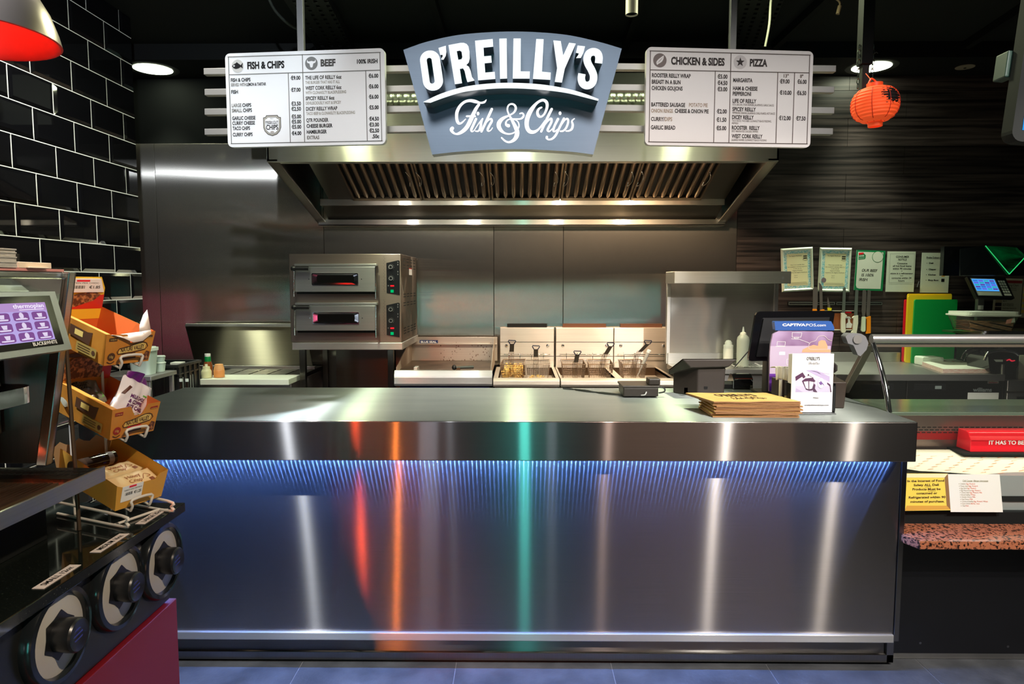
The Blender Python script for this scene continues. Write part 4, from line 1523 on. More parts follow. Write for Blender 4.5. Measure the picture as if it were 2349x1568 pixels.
m_prp = plain('menu_purple', (.10, .035, .09), .45)
x0m, x1m = W(1812, 900, ym).x, W(1907, 900, ym).x
zmt = W(1860, 810, ym).z
G_M = 'menus in the acrylic holder'
for k in range(6):
    yy = ym - .012 + k * .009
    sh = .0010 * k
    lab = ('front white menu leaflet with a purple lantern picture in the clear holder' if k == 0 else 'white menu leaflet behind the front one in the acrylic holder')
    b = MB(m_menu).box(x0m + sh, x1m + sh, yy, yy + .005, zb_ + .006, zmt - .001 * k)
    o = tag(b.build('menu_leaflet', bevel=.0006), lab, 'leaflet', G_M)
    if k == 0:
        Mm = FRONT((0, yy, 0))
        pm = lambda pts: [(C2(x, y, yy).x, C2(x, y, yy).z) for x, y in pts]
        b = MB(m_lil, Mm)
        b.flat(pm([(890, 895), (1045, 895), (1225, 985), (1225, 1060), (1100, 1000)]), .0005)
        b.flat(pm([(750, 1200), (760, 1145), (840, 1190), (860, 1200)]), .0005)
        b.use(plain('menu_lilac_pale', (.70, .64, .80), .4)).flat(pm([(750, 1040), (860, 1000), (1100, 1000), (1225, 1060), (1225, 1200), (750, 1200)]), .0003)
        b.use(m_lil)
        for k2 in range(3):
            pp = pm([(930 + 40 * k2, 897), (1220, 1010 + 16 * k2 - 60 + 20 * k2)])
            b.line(pp[0], pp[1], .0016 if k2 != 1 else .003, .0009)
        b.use(m_prp)
        b.flat(pm([(750, 985), (850, 925), (892, 990), (862, 1010), (845, 985), (755, 1045)]), .0009)
        b.flat(pm([(1190, 1065), (1235, 1095), (1250, 1200), (1235, 1200), (1225, 1120), (1190, 1085)]), .0009)
        # lantern picture
        b.flat(pm([(922, 950), (940, 950), (940, 965), (1000, 1000), (998, 1010), (1028, 1045), (1010, 1062), (985, 1175), (940, 1180), (895, 1165), (850, 1065), (840, 1045), (920, 985)]), .0009)
        b.flat(pm([(1010, 1080), (1028, 1100), (1020, 1150), (1055, 1202), (1000, 1195), (985, 1160)]), .0009)
        b.use(m_menu)
        b.flat(pm([(865, 1055), (928, 1048), (930, 1158), (895, 1145)]), .0013)
        b.flat(pm([(942, 1048), (1005, 1060), (980, 1150), (942, 1158)]), .0013)
        b.flat(pm([(935, 970), (985, 1000), (925, 1005), (885, 1010)]), .0013)
        b.use(m_lil)
        pp = pm([(1105, 1075)])[0]
        rx, ry = abs(C2(1152, 0, yy).x - C2(1105, 0, yy).x), abs(C2(0, 1150, yy).z - C2(0, 1075, yy).z)
        b.disc(*pp, rx, .0012, ry).use(m_menu).disc(*pp, rx * .93, .0014, ry * .95)
        b.use(plain('menu_violet', (.20, .10, .34), .5)).flat(pm([(1070, 1065), (1090, 1060), (1100, 1040), (1115, 1060), (1140, 1090), (1145, 1110), (1120, 1085), (1105, 1105), (1085, 1090)]), .0017)
        b.use(INKG)
        pp = pm([(905, 758), (1088, 758), (920, 820), (1085, 820), (995, 1290), (1072, 1290), (875, 1388), (1208, 1388)])
        hh = abs(C2(0, 758, yy).z - C2(0, 714, yy).z)
        b.text("O'REILLY'S", pp[0][0], pp[0][1], hh, pp[1][0] - pp[0][0], d=.001, bold=.02)
        sx_ = (pp[3][0] - pp[2][0]) / 2250
        for st in SCRIPT:
            b.stroke([(pp[2][0] + x * sx_, pp[2][1] + (860 - y) * sx_ * .75 - .001, max(w * sx_ * .8, .00012)) for x, y, w in st], .001, sub=3, cap=False)
        b.text('MENU', pp[4][0], pp[4][1], hh * .5, pp[5][0] - pp[4][0], d=.001)
        b.text('oreillysfishandchips.com', pp[6][0], pp[6][1], hh * .42, pp[7][0] - pp[6][0], d=.001, bold=.02)
        b.build('print', o, flatmesh=True)

# black cutlery holders with wooden forks
m_hold = plain('cutlery_holder_brown', (.030, .018, .012), .4)
yh = 2.86
cL = (W(1778, 930, yh).x, W(1812, 930, yh).x)
t = thing('napkin_holder', 'dark brown napkin holder between purple stand and menus', 'holder', ((cL[0] + cL[1]) / 2, yh, CZ))
b = MB(m_hold).box(cL[0], cL[1] + .05, yh - .03, yh + .05, CZ + .001, W(1790, 868, yh).z)
b.build('box', t, bevel=.003)
m_nap = plain('napkin_cream', (.80, .78, .62), .7, bump=(60, .004, (6, 6, .4)))
xa, xb = W(1779, 840, yh - .035).x, W(1822, 840, yh - .035).x
zA, zB, zC_ = W(0, 839, yh - .035).z, W(0, 868, yh - .035).z, CZ + .025


def nap(u, v):
    w = xa + (xb - xa) * u
    z = zA + (zB - zA) * v
    return (w, yh - .036 - .008 * math.sin(u * 9 + v * 2) * v - .004 * math.sin(u * 23), z + .003 * math.sin(u * 7))


b = MB(m_nap).grid(nap, 30, 8)
xs0, xs1 = W(1787, 880, yh - .035).x, W(1795, 880, yh - .035).x
b.grid(lambda u, v: (xs0 + (xs1 - xs0) * u, yh - .035 - .004 * math.sin(u * 5), zB + (CZ + .012 - zB) * v), 4, 4)
b.grid(lambda u, v: (xa + (xb - xa) * u, yh - .036 + .06 * v, zA - .01 * v * v), 20, 4)
o = tag(b.build('napkin_pile', smooth_angle=80, solid=.002), 'cream paper napkins drooping from the dark brown holder', 'napkin')
o['kind'] = 'stuff'
hx0_, hx1_ = W(1905, 920, yh).x, W(1931, 920, yh).x
t = thing('fork_holder', 'dark brown holder full of black forks, right of the menus', 'holder', ((hx0_ + hx1_) / 2, yh, CZ))
zt_ = W(1918, 873, yh).z
b = MB(m_hold).hexa([(hx0_, yh - .03, CZ + .001), (hx1_ - .003, yh - .03, CZ + .001), (hx1_ - .003, yh + .05, CZ + .001), (hx0_, yh + .05, CZ + .001),
                     (hx0_ - .02, yh - .04, zt_), (hx1_, yh - .04, zt_), (hx1_, yh + .06, zt_ + .01), (hx0_ - .02, yh + .06, zt_ + .01)])
b.build('box', t, bevel=.003)
m_fk = plain('fork_black', (.012, .008, .006), .35)
fx = [W(p, 840, yh + .02).x for p in (1906, 1909, 1912, 1915)]
for k, x in enumerate(fx):
    yy = yh + .01 + .008 * k
    zt2 = W(0, 829 + 2 * k, yy).z
    b = MB(m_fk)
    lean = .004 + .002 * k
    b.box(x - .003, x + .003, yy, yy + .002, zt_ - .04, zt2 - .030)
    b.hexa([(x - .007, yy, zt2 - .032), (x + .007, yy, zt2 - .032), (x + .007, yy + .002, zt2 - .032), (x - .007, yy + .002, zt2 - .032),
            (x - .008 + lean, yy, zt2 - .022), (x + .008 + lean, yy, zt2 - .022), (x + .008 + lean, yy + .002, zt2 - .022), (x - .008 + lean, yy + .002, zt2 - .022)])
    for q in range(4):
        xx = x - .0068 + .0045 * q + lean
        b.box(xx - .0012, xx + .0012, yy, yy + .002, zt2 - .024, zt2)
    tag(b.build('black_fork'), 'black plastic fork standing tines up in the dark holder', 'fork', 'forks in the dark brown holder')
# =================================================================== kitchen behind the counter
YFY = 4.27
# ---- pizza oven on a steel bench
YO = 4.30
x0, x1 = W(665, 690, YO).x, W(920, 690, YO).x
z1, z0 = W(790, 582, YO).z, W(790, 785, YO).z
YOB = 4.97
t = thing('pizza_oven', 'stainless double deck pizza oven on a steel bench', 'oven', ((x0 + x1) / 2, 4.6, z0))
MB(S_OVEN).box(x0, x1, YO, YOB, z0, z1).build('body', t, bevel=.003)
So_ = 5.6
PO = lambda x, y, Y=YO: W(640 + x / So_, 560 + y / So_, Y)
m_dr = steel('oven_door_steel', EX, .3, .55, (.44, .45, .44), .001, haze=(.55, .3, .35))
for (ya, yb, xl, xr) in ((285, 612, 205, 1235), (785, 1110, 215, 1240)):
    yd = YO - .035
    a, c = PO(xl, yb, yd), PO(xr, ya, yd)
    d = MB(m_dr).box(a.x, c.x, yd, YO - .002, a.z, c.z).build('oven_door', t, bevel=.003)
    # window with bright pressed rim
    wa, wc = PO(xl + 212, ya + 85, yd - .003), PO(xl + 815, ya + 240, yd - .003)
    Mw = FRONT((0, yd, 0))
    wu0, wu1, wv1, wv0 = wa.x, wc.x, wa.z, wc.z
    b = MB(CHROME, Mw)
    b.prism(rrect(wu0, wu1, wv0, wv1, .008), [rrect(wu0 + .004, wu1 - .004, wv0 + .004, wv1 - .004, .012)], 0, .004)
    b.build('window_rim', d)
    ga, gc = PO(xl + 278, ya + 110, yd), PO(xl + 760, ya + 210, yd)
    b = MB(CHROME, Mw)
    o_ = rrect(wu0 + .004, wu1 - .004, wv0 + .004, wv1 - .004, .012, 4)
    i_ = rrect(ga.x, gc.x, gc.z, ga.z, .014, 4)
    n_ = len(o_)
    b.add([(p[0], p[1], .003) for p in o_] + [(p[0], p[1], .0015) for p in i_], [(k, (k + 1) % n_, n_ + (k + 1) % n_, n_ + k) for k in range(n_)])
    b.build('window_bowl', d)
    MB(plain('oven_glass', (.004, .004, .004), .3, spec=.15), Mw).flat(i_, .0012).build('window', d)
    b = MB(CHROME, Mw)
    for sx in (-.012, 1.02):
        b.disc(wu0 + (wu1 - wu0) * .5 + (sx - .5) * (wu1 - wu0) * 1.09, (wv0 + wv1) / 2, .0028, .001)
    b.build('screw', d)
    # handle on a rod at the left edge
    h0 = PO(xl - 20, ya + 25, yd - .03)
    MB(BLACK).cyl(h0, h0 + V((.105 / 1, 0, 0)) * (.15 / .105 * .62), .0125, n=20).build('handle', d, smooth_angle=50)
    MB(BLACK).lathe([(0, -.018), (.015, -.012), (.018, 0), (.015, .012), (0, .018)], h0, 16, EX).build('handle_knuckle', d, smooth_angle=60)
    r1_ = PO(xl - 12, yb + 60, yd - .012)
    MB(CHROME).cyl(h0 + V((0, .01, 0)), V((r1_.x, yd - .012, PO(0, yb - 30, yd).z)), .0035).cyl(V((r1_.x, yd - .012, PO(0, yb - 30, yd).z)), r1_, .007).build('spring_rod', d, smooth_angle=50)
    r2_ = PO(xr + 5, yb - 30, yd - .01)
    MB(CHROME).cyl(r2_, r2_ - V((0, 0, .055)), .005).cyl(PO(xr + 6, ya, yd - .006), PO(xr + 6, yb, yd - .006), .004).build('hinge_pin', d, smooth_angle=50)
    # bright tray edge above and slot below
    e0, e1 = PO(xl - 10, ya - 35, yd + .006), PO(xr + 20, ya - 5, yd + .006)
    MB(m_dr).box(e0.x, e1.x, yd + .004, YO, e1.z, e0.z).build('door_frame', t, bevel=.002)
    e0, e1 = PO(xl + 20, yb + 6, yd + .01), PO(xr, yb + 26, yd + .01)
    MB(BLACKM).box(e0.x, e1.x, yd + .016, YO, e1.z, e0.z).build('slot', t)
for (dy, first) in ((0, True), (543, False)):
    pts = [(1380, 240 + dy), (1535, 205 + dy), (1550, 215 + dy), (1550, 650 + dy), (1385, 622 + dy)]
    pp = [((PO(x, y).x), PO(x, y).z) for x, y in pts]
    Mp = FRONT((0, YO, 0))
    cp = MB(BLACK, Mp).prism(pp, None, 0, .003).build('control_panel', t)
    for (kx, ky) in ((1440, 292 + dy), (1443, 437 + dy)):
        k0 = PO(kx, ky)
        MB(BLACK).cyl((k0.x, YO - .002, k0.z), (k0.x, YO - .016, k0.z), .0105, .0095, 24).cyl((k0.x, YO - .002, k0.z), (k0.x, YO - .006, k0.z), .0135, n=24).build('knob', cp, smooth_angle=40)
        b = MB(plain('dial_white', (.7, .7, .7), .5), Mp)
        b.ring(k0.x, k0.z, .0098, .0112, .0166)
        for q in range(9):
            a = R(-130 + 32 * q) + R(90)
            b.disc(k0.x + .017 * math.cos(a), k0.z + .017 * math.sin(a), .0010, .0036, n=8)
        b.build('dial_marks', cp)
    b = MB(glow('oven_red', (1, .02, .03), .8), Mp)
    q0, q1 = PO(1432, 543 + dy), PO(1480, 524 + dy)
    b.rect(q0.x, q1.x, q0.z, q1.z, .0036)
    b.build('indicator', cp, label='red indicator lamp')
    b = MB(glow('oven_green', (.0, .62, .18), .6), Mp)
    q0, q1 = PO(1435, 620 + dy), PO(1474, 583 + dy)
    b.rect(q0.x, q1.x, q0.z, q1.z, .0040)
    b.build('switch', cp, label='green power switch')
    b = MB(plain('dial_white', (.7, .7, .7), .5), Mp)
    for (ix, iy) in ((1528, 235), (1528, 265), (1528, 355), (1528, 390), (1405, 535)):
        q0 = PO(ix, iy + dy)
        b.ring(q0.x, q0.z, .0014, .0022, .0036, 10).line((q0.x - .003, q0.z + .004), (q0.x + .003, q0.z + .004), .0008, .0036)
    b.build('symbols', cp)
b = MB(BLACK)
for k in range(22):
    for off in (160, 715):
        q0 = PO(1352 + (6 if k % 2 else -4), off + k * 21)
        b.box(q0.x - .0014, q0.x + .0014, YO - .0012, YO, q0.z - .0016, q0.z + .0008)
b.build('vent_dots', t)
b = MB(BLACKM)
xs = x1 + .0008
for (r0, rows) in ((z1 - .022, 2), (z1 - .062, 2), (z0 + .30, 2), (z0 + .245, 2), (z0 + .085, 3)):
    for r_ in range(rows):
        for k in range(4):
            ya = YO + .09 + k * .14
            b.box(x1 - .001, xs, ya, ya + .09, r0 - r_ * .017 - .006, r0 - r_ * .017)
b.build('side_vents', t)
b = MB(WHITE).box(x1, xs, YO + .33, YO + .45, z1 - .125, z1 - .080)
b.use(RED).box(x1, xs + .0004, YO + .33, YO + .45, z1 - .085, z1 - .080)
b.build('rating_label', t)
MB(BLACK).lathe([(.0, -.05), (.05, -.045), (.06, -.02), (.05, 0), (0, 0)], (x1 - .03, YO + .3, z0 + .0), 20).build('foot', t) if False else None

t = thing('oven_bench', 'steel bench under the pizza oven with square legs', 'bench', ((x0 + x1) / 2, 4.6, 0))
bz1, bz0 = z0 - .001, W(790, 802, YO - .01).z
bx0, bx1 = W(670, 795, YO - .01).x, W(923, 795, YO - .01).x
MB(S_X).box(bx0, bx1, YO - .012, YOB, bz0, bz1).build('top', t, bevel=.003)
for px, yy in ((694, YO + .02), (896, YO + .02), (746, YOB - .06), (900, YOB - .06)):
    a = W(px, 850, yy)
    MB(S_DARK).box(a.x - .018, a.x + .018, yy, yy + .036, 0, bz0).build('leg', t, bevel=.002)
MB(S_HOOD_IN).box(bx0 + .1, bx1 - .02, YOB - .03, YOB - .01, .35, bz0 - .02).build('back_sheet', t)

# ---- salad prep counter with raised lid
t = thing('prep_counter', 'refrigerated salad counter with raised steel lid, left of the oven', 'prep counter', (-1.75, 4.5, 0))
bz = W(560, 866, 4.25).z
px0, px1_ = -2.10, -1.50
MB(S_X).box(px0 - .1, px1_ + .1, 4.24, 4.95, .04, bz - .035).build('cabinet', t, bevel=.003)
MB(plain('well_dark', (.012, .012, .012), .4)).box(px0 - .1, px1_ + .098, 4.42, 4.95, bz - .035, bz - .008).build('well', t)
LT, LB = 4.86, 4.78
q = [W(448, 838, LB), W(717, 838, LB), W(698, 745, LT), W(424, 745, LT)]
MB(steel('steel_lid', EX, .3, .75, (.46, .42, .32), .002)).slab(q, .012).build('lid', t, bevel=.002)
MB(S_X).slab([W(423, 748, LT - .012), W(700, 750, LT - .012), W(700, 742, LT - .012), W(426, 742, LT - .012)], .014).build('lid_edge', t, bevel=.002)
MB(S_X).slab([W(560, 848, 4.74), W(722, 848, 4.74), W(722, 840, 4.74), W(447, 838, 4.74)], .02).build('hinge_bar', t)
b = MB(S_HOOD_IN)
for k in range(4):
    xx = W(515 + 42 * k, 850, 4.5).x
    b.box(xx - .055, xx + .055, 4.45, 4.62, bz - .012, bz - .004)
    b.box(xx - .055, xx + .055, 4.64, 4.74, bz - .012, bz - .004)
b.build('container_lid', t, bevel=.002)
MB(BLACKM).box(px0 - .06, px1_ - .05, 4.232, 4.24, bz - .12, bz - .07).build('control_strip', t)
a, c = W(465, 878, 4.22), W(667, 864, 4.22)
tag(MB(plain('board_white', (.74, .80, .68), .5)).box(a.x, c.x, 4.18, 4.40, bz - .035, bz).build('chopping_board', bevel=.003), 'white chopping board along the front of the salad counter', 'chopping board')
# bottles and jar on it


def bottle(name, lab, c, prof, mats, cat='bottle', n=24):
    t = thing(name, lab, cat, tuple(c))
    for nm, mt, pr in zip(*[iter([x for tr in mats for x in tr])] * 3):
        MB(mt).lathe(pr, c, n).build(nm, t, smooth_angle=45)
    return t


c = W(478, 862, 4.30)
c.z = bz
s = .0027
bt = bottle('sauce_bottle', 'green labelled sauce bottle with white cap beside the crate', c, None,
            [('glass_body', plain('sauce_brown', (.25, .07, .02), .2), [(0, 0), (.026, 0), (.027, .07), (.02, .095)]),
             ('label', plain('label_green', (.0, .22, .05), .4), [(.0175, .062), (.0185, .064), (.0185, .125), (.0175, .127)]),
             ('cap', plain('cap_white', (.8, .82, .8), .4), [(.0175, .126), (.0175, .143), (.0, .143)])])
q = FRONT((c.x, c.y - .0188, c.z + .087))
MB(WHITE, q).disc(-.003, 0, .0065, 0).use(RED).disc(-.003, 0, .004, .0006, .003).build('emblem', bt)
c = W(474, 866, 4.24)
c.z = bz
bottle('squeeze_bottle', 'squat cream plastic bottle on the white chopping board', c, None,
       [('body', plain('bottle_cream', (.70, .70, .42), .45), [(0, 0), (.030, .002), (.031, .04), (.027, .048), (.022, .056), (.021, .07), (.0, .07)]),
        ('cap', plain('cap_yellowish', (.75, .74, .55), .4), [(.010, .07), (.008, .085), (0, .085)])])
c = W(503, 862, 4.27)
c.z = bz
bottle('spice_jar', 'orange plastic jar on the white chopping board', c, None,
       [('body', plain('jar_orange', (.75, .30, .09), .4), [(0, 0), (.032, .002), (.033, .045), (.031, .048)]),
        ('lid', plain('jar_lid_orange', (.80, .40, .16), .45), [(.031, .048), (.030, .060), (.026, .070), (.024, .082), (.0, .078)])])

# ---- black crate and tubs at the far left
cx0_, cx1_, cy0_, cy1_ = -2.215, W(409, 837, 3.90).x, 3.90, 4.19
cz1_ = W(409, 837, 3.90).z
cz0_ = cz1_ - .27
t = thing('plastic_crate', 'black stacking crate behind the left end of the counter', 'crate', ((cx0_ + cx1_) / 2, 4.05, cz0_))
m_cr = plain('crate_black', (.012, .013, .014), .38)
F = lambda z, g=0: [(cx0_ + .01 - g, cy0_ + .01 - g, z), (cx1_ - .01 + g, cy0_ + .01 - g, z), (cx1_ - .01 + g, cy1_ - .01 + g, z), (cx0_ + .01 - g, cy1_ - .01 + g, z)]
b = MB(m_cr)
o0, o1 = F(cz0_), F(cz1_)
i0, i1 = F(cz0_ + .01, -.008), F(cz1_, -.008)
for k in range(4):
    j = (k + 1) % 4
    b.hexa([o0[k], o0[j], i0[j], i0[k], o1[k], o1[j], i1[j], i1[k]])
b.add(i0, [(0, 1, 2, 3)])
b.build('basket', t)
b = MB(m_cr)
for zz, g, h in ((cz1_ - .016, .010, .016), (cz1_ - .060, .006, .010)):
    A, B, Ai = F(zz, g), F(zz + h, g), F(zz, -.001)
    Bi = F(zz + h, -.001)
    for k in range(4):
        j = (k + 1) % 4
        b.hexa([A[k], A[j], Ai[j], Ai[k], B[k], B[j], Bi[j], Bi[k]])
for k in range(5):
    u = .06 + k * .21
    y = cy0_ + (cy1_ - cy0_) * u
    b.box(cx1_ - .012, cx1_ - .002, y - .006, y + .006, cz0_, cz1_ - .01)
    x = cx0_ + (cx1_ - cx0_) * u
    b.box(x - .006, x + .006, cy0_ + .002, cy0_ + .012, cz0_, cz1_ - .01)
b.build('rim_and_ribs', t, bevel=.0015)
b = MB(plain('crate_mark', (.55, .60, .58), .5), FRONT((0, cy0_ + .0015, 0)))
b.at(fr((cx1_ - .0018, cy0_, 0), EY, EZ))
for u in (.05, .14, .17):
    b.rect(u, u + .006, cz1_ - .20, cz1_ - .075)
b.build('scuff_marks', t)
b = MB(S_X).box(-2.235, cx1_ + .02, 3.60, cy1_, cz0_ - .03, cz0_ - .001)
for x in (-2.23, cx1_ - .02):
    for y in (3.61, cy1_ - .04):
        b.box(x, x + .03, y, y + .03, 0, cz0_ - .03)
tag(b.build('side_table', bevel=.003), 'low steel table carrying the black crate and tubs', 'table')
zsh = W(340, 857, 3.72).z
b = MB(S_X).box(-2.23, -1.925, 3.60, 3.88, zsh - .022, zsh)
for x in (-2.225, -1.955):
    for y in (3.61, 3.845):
        b.box(x, x + .02, y, y + .02, cz0_ - .001, zsh - .022)
tag(b.build('tub_stand', bevel=.002), 'small steel stand under the frosted tubs', 'stand')
for k in range(2):
    bottle('dark_bottle', ('small dark bottle with pale cap standing left of the crate', 'small dark bottle with pale cap standing nearest the crate')[k], V((-1.885 + .034 * k, 3.84, cz0_)), None,
           [('body', plain('bottle_dark', (.012, .008, .006), .15), [(0, 0), (.014, 0), (.015, .11), (.008, .15), (.007, .185)]), ('cap', plain('cap_pale', (.6, .66, .62), .4), [(.009, .185), (.009, .20), (0, .20)])])
m_tub = plain('tub_frosted', (.58, .72, .66), .35, trans=.15)
G_T = 'frosted plastic tubs by the black crate'


def tub(lab, px, py0, py1, w, Y, z=None):
    c = W(px, py1, Y)
    zt = W(px, py0, Y).z
    if z is not None:
        c.z = z
    h = zt - c.z
    t = thing('plastic_tub', lab, 'tub', tuple(c), G_T)
    b = MB(m_tub)
    bt, tp = rrect(c.x - w * .40, c.x + w * .40, Y - w * .35, Y + w * .35, .02), rrect(c.x - w * .48, c.x + w * .48, Y - w * .42, Y + w * .42, .02)
    n_ = len(bt)
    b.add([(x, y, c.z) for x, y in bt] + [(x, y, zt - h * .14) for x, y in tp], [(k, (k + 1) % n_, n_ + (k + 1) % n_, n_ + k) for k in range(n_)] + [tuple(range(n_ - 1, -1, -1))])
    b.build('tub_body', t, smooth_angle=50)
    b = MB(plain('tub_lid', (.74, .84, .78), .4)).rbox(c.x - w * .52, c.x + w * .52, Y - w * .46, Y + w * .46, zt - h * .14, zt - .004, .025, 'z')
    b.rbox(c.x - w * .44, c.x + w * .44, Y - w * .38, Y + w * .38, zt - .004, zt, .02, 'z')
    b.build('lid', t)
    return t


tub('large frosted tub with white lid behind the top snack box', 330, 795, 857, .125, 3.70, zsh + .001)
zmid = W(366, 829, 3.82).z
tub('flat frosted tub stacked on top, right of the large tub', 367, 815, 829, .058, 3.82, zmid + .001)
tub('flat frosted tub at the bottom of the pair, right of the large tub', 366, 829, 843, .064, 3.82, zsh + .001)

tag(MB(plain('card_white', (.72, .75, .68), .5)).box(W(394, 838, 4.02).x, W(418, 838, 4.02).x, 4.0, 4.06, cz0_ + .013, W(0, 830, 4.02).z).build('small_box', bevel=.002), 'small white box lying in the black crate', 'box')

# ---- griddle
t = thing('griddle', 'stainless griddle with splash guards and a blue badge', 'griddle', (-.45, 4.6, 0))
gx0, gx1 = W(908, 870, YFY).x, W(1126, 870, YFY).x
gz = W(1020, 851, YFY + .02).z
plz = gz - .004
GB = 4.93
gs = W(1050, 772, GB).z
MB(plain('enamel_blue', (.004, .015, .09), .4)).box(gx0 + .02, gx1 - .01, YFY + .03, GB, .10, W(0, 886, YFY).z).build('body', t)
for x in (gx0 + .05, gx1 - .05):
    MB(S_DARK).cyl((x, YFY + .10, 0), (x, YFY + .10, .10), .02, n=14).build('leg', t)
    MB(S_DARK).cyl((x, GB - .08, 0), (x, GB - .08, .10), .02, n=14).build('leg', t)
zl1, zl0 = W(0, 860, YFY).z, W(0, 884, YFY).z
pr = [(YFY + .05, gz + .004), (YFY + .02, gz + .004), (YFY + .003, zl1 - .002), (YFY, zl1 - .012), (YFY, zl0 + .014), (YFY + .012, zl0), (YFY + .05, zl0)]
MB(S_X).prism(pr, None, 0, 0, lambda u, v, w: (gx0 - .012 + (gx1 - gx0 + .02) * w, u, v)).build('front_apron', t, bevel=.002)
m_gr = plain('griddle_plate', (.05, .03, .02), .38, .7, noise=(9, (.22, .15, .10), (.35, .8), (1, 1, 1)))
MB(m_gr).box(gx0, gx1, YFY + .05, GB - .01, plz - .03, plz).build('hot_plate', t)
m_sp = steel('griddle_splash', EX, .36, .5, (.54, .47, .41), .001, haze=(.65, .2, .5))
MB(m_sp).box(gx0, gx1 + .02, GB - .012, GB, plz, gs).box(gx0, gx1 + .02, GB - .03, GB - .012, gs - .055, gs - .045).build('splash_back', t, bevel=.002)
for x in (gx0, gx1):
    b = MB(m_sp)
    b.prism([(YFY + .03, plz - .02), (YFY + .03, plz + .025), (YFY + .12, plz + .05), (GB - .10, gs - .02), (GB, gs), (GB, plz - .02)], None, 0, 0, lambda u, v, w: (x + .004 * w - .002, u, v))
    b.build('side_guard', t)
m_spot = plain('grease_spots', (.09, .035, .012), .5)
b = MB(m_spot, FRONT((0, GB - .0125, 0)))
for k in range(60):
    u = random.uniform(gx0 + .2, gx1 - .02)
    v = plz + .13 * random.random() ** 2
    b.disc(u, v, random.uniform(.0012, .004), .0006 + k * 1e-6, random.uniform(.0012, .006), 8)
b.build('grease_marks', t)
b = MB(plain('badge_blue', (.008, .03, .13), .35), FRONT((0, GB - .0305, 0)))
a, c = W(962, 789, GB - .03), W(1004, 780, GB - .03)
b.at(FRONT((0, GB - .0125, 0)))
b.rect(a.x, c.x, a.z, c.z, .001)
b.use(WHITE).text('BLUE SEAL', a.x + .008, a.z + .008, (c.z - a.z) * .5, (c.x - a.x) * .86, d=.0016, bold=.03)
b.build('badge', t, flatmesh=True)
MB(S_X).box(W(953, 840, 4.4).x, W(962, 840, 4.4).x, YFY + .045, YFY + .12, plz, plz + .025).build('drain_clip', t, bevel=.003)
# scraper lying on the griddle
c = W(1042, 843, 4.34)
z = plz + .016
t = thing('grill_scraper', 'dark handled scraper lying on the griddle plate', 'scraper', (c.x, 4.34, plz))
MB(BLACK).lathe([(0, -.016), (.014, -.010), (.017, 0), (.014, .010), (0, .016)], (c.x, 4.34, z + .006), 18, EX).build('knob', t, smooth_angle=60)
MB(plain('scraper_grey', (.05, .06, .055), .45)).cyl((c.x + .012, 4.34, z + .004), (c.x + .12, 4.36, z + .006), .008, .010, 14).build('handle', t, smooth_angle=60)
MB(plain('scraper_rust', (.09, .04, .02), .5, .6)).hexa([(c.x + .012, 4.31, plz + .001), (c.x + .042, 4.31, plz + .001), (c.x + .036, 4.33, plz + .001), (c.x + .018, 4.33, plz + .001),
     (c.x + .012, 4.308, plz + .004), (c.x + .042, 4.308, plz + .004), (c.x + .036, 4.335, z + .006), (c.x + .018, 4.335, z + .006)]).build('blade', t)

# ---- fryers
rz = W(1200, 869, YFY).z
rz0 = W(1200, 887, YFY).z
ft = W(1200, 751, 4.93).z


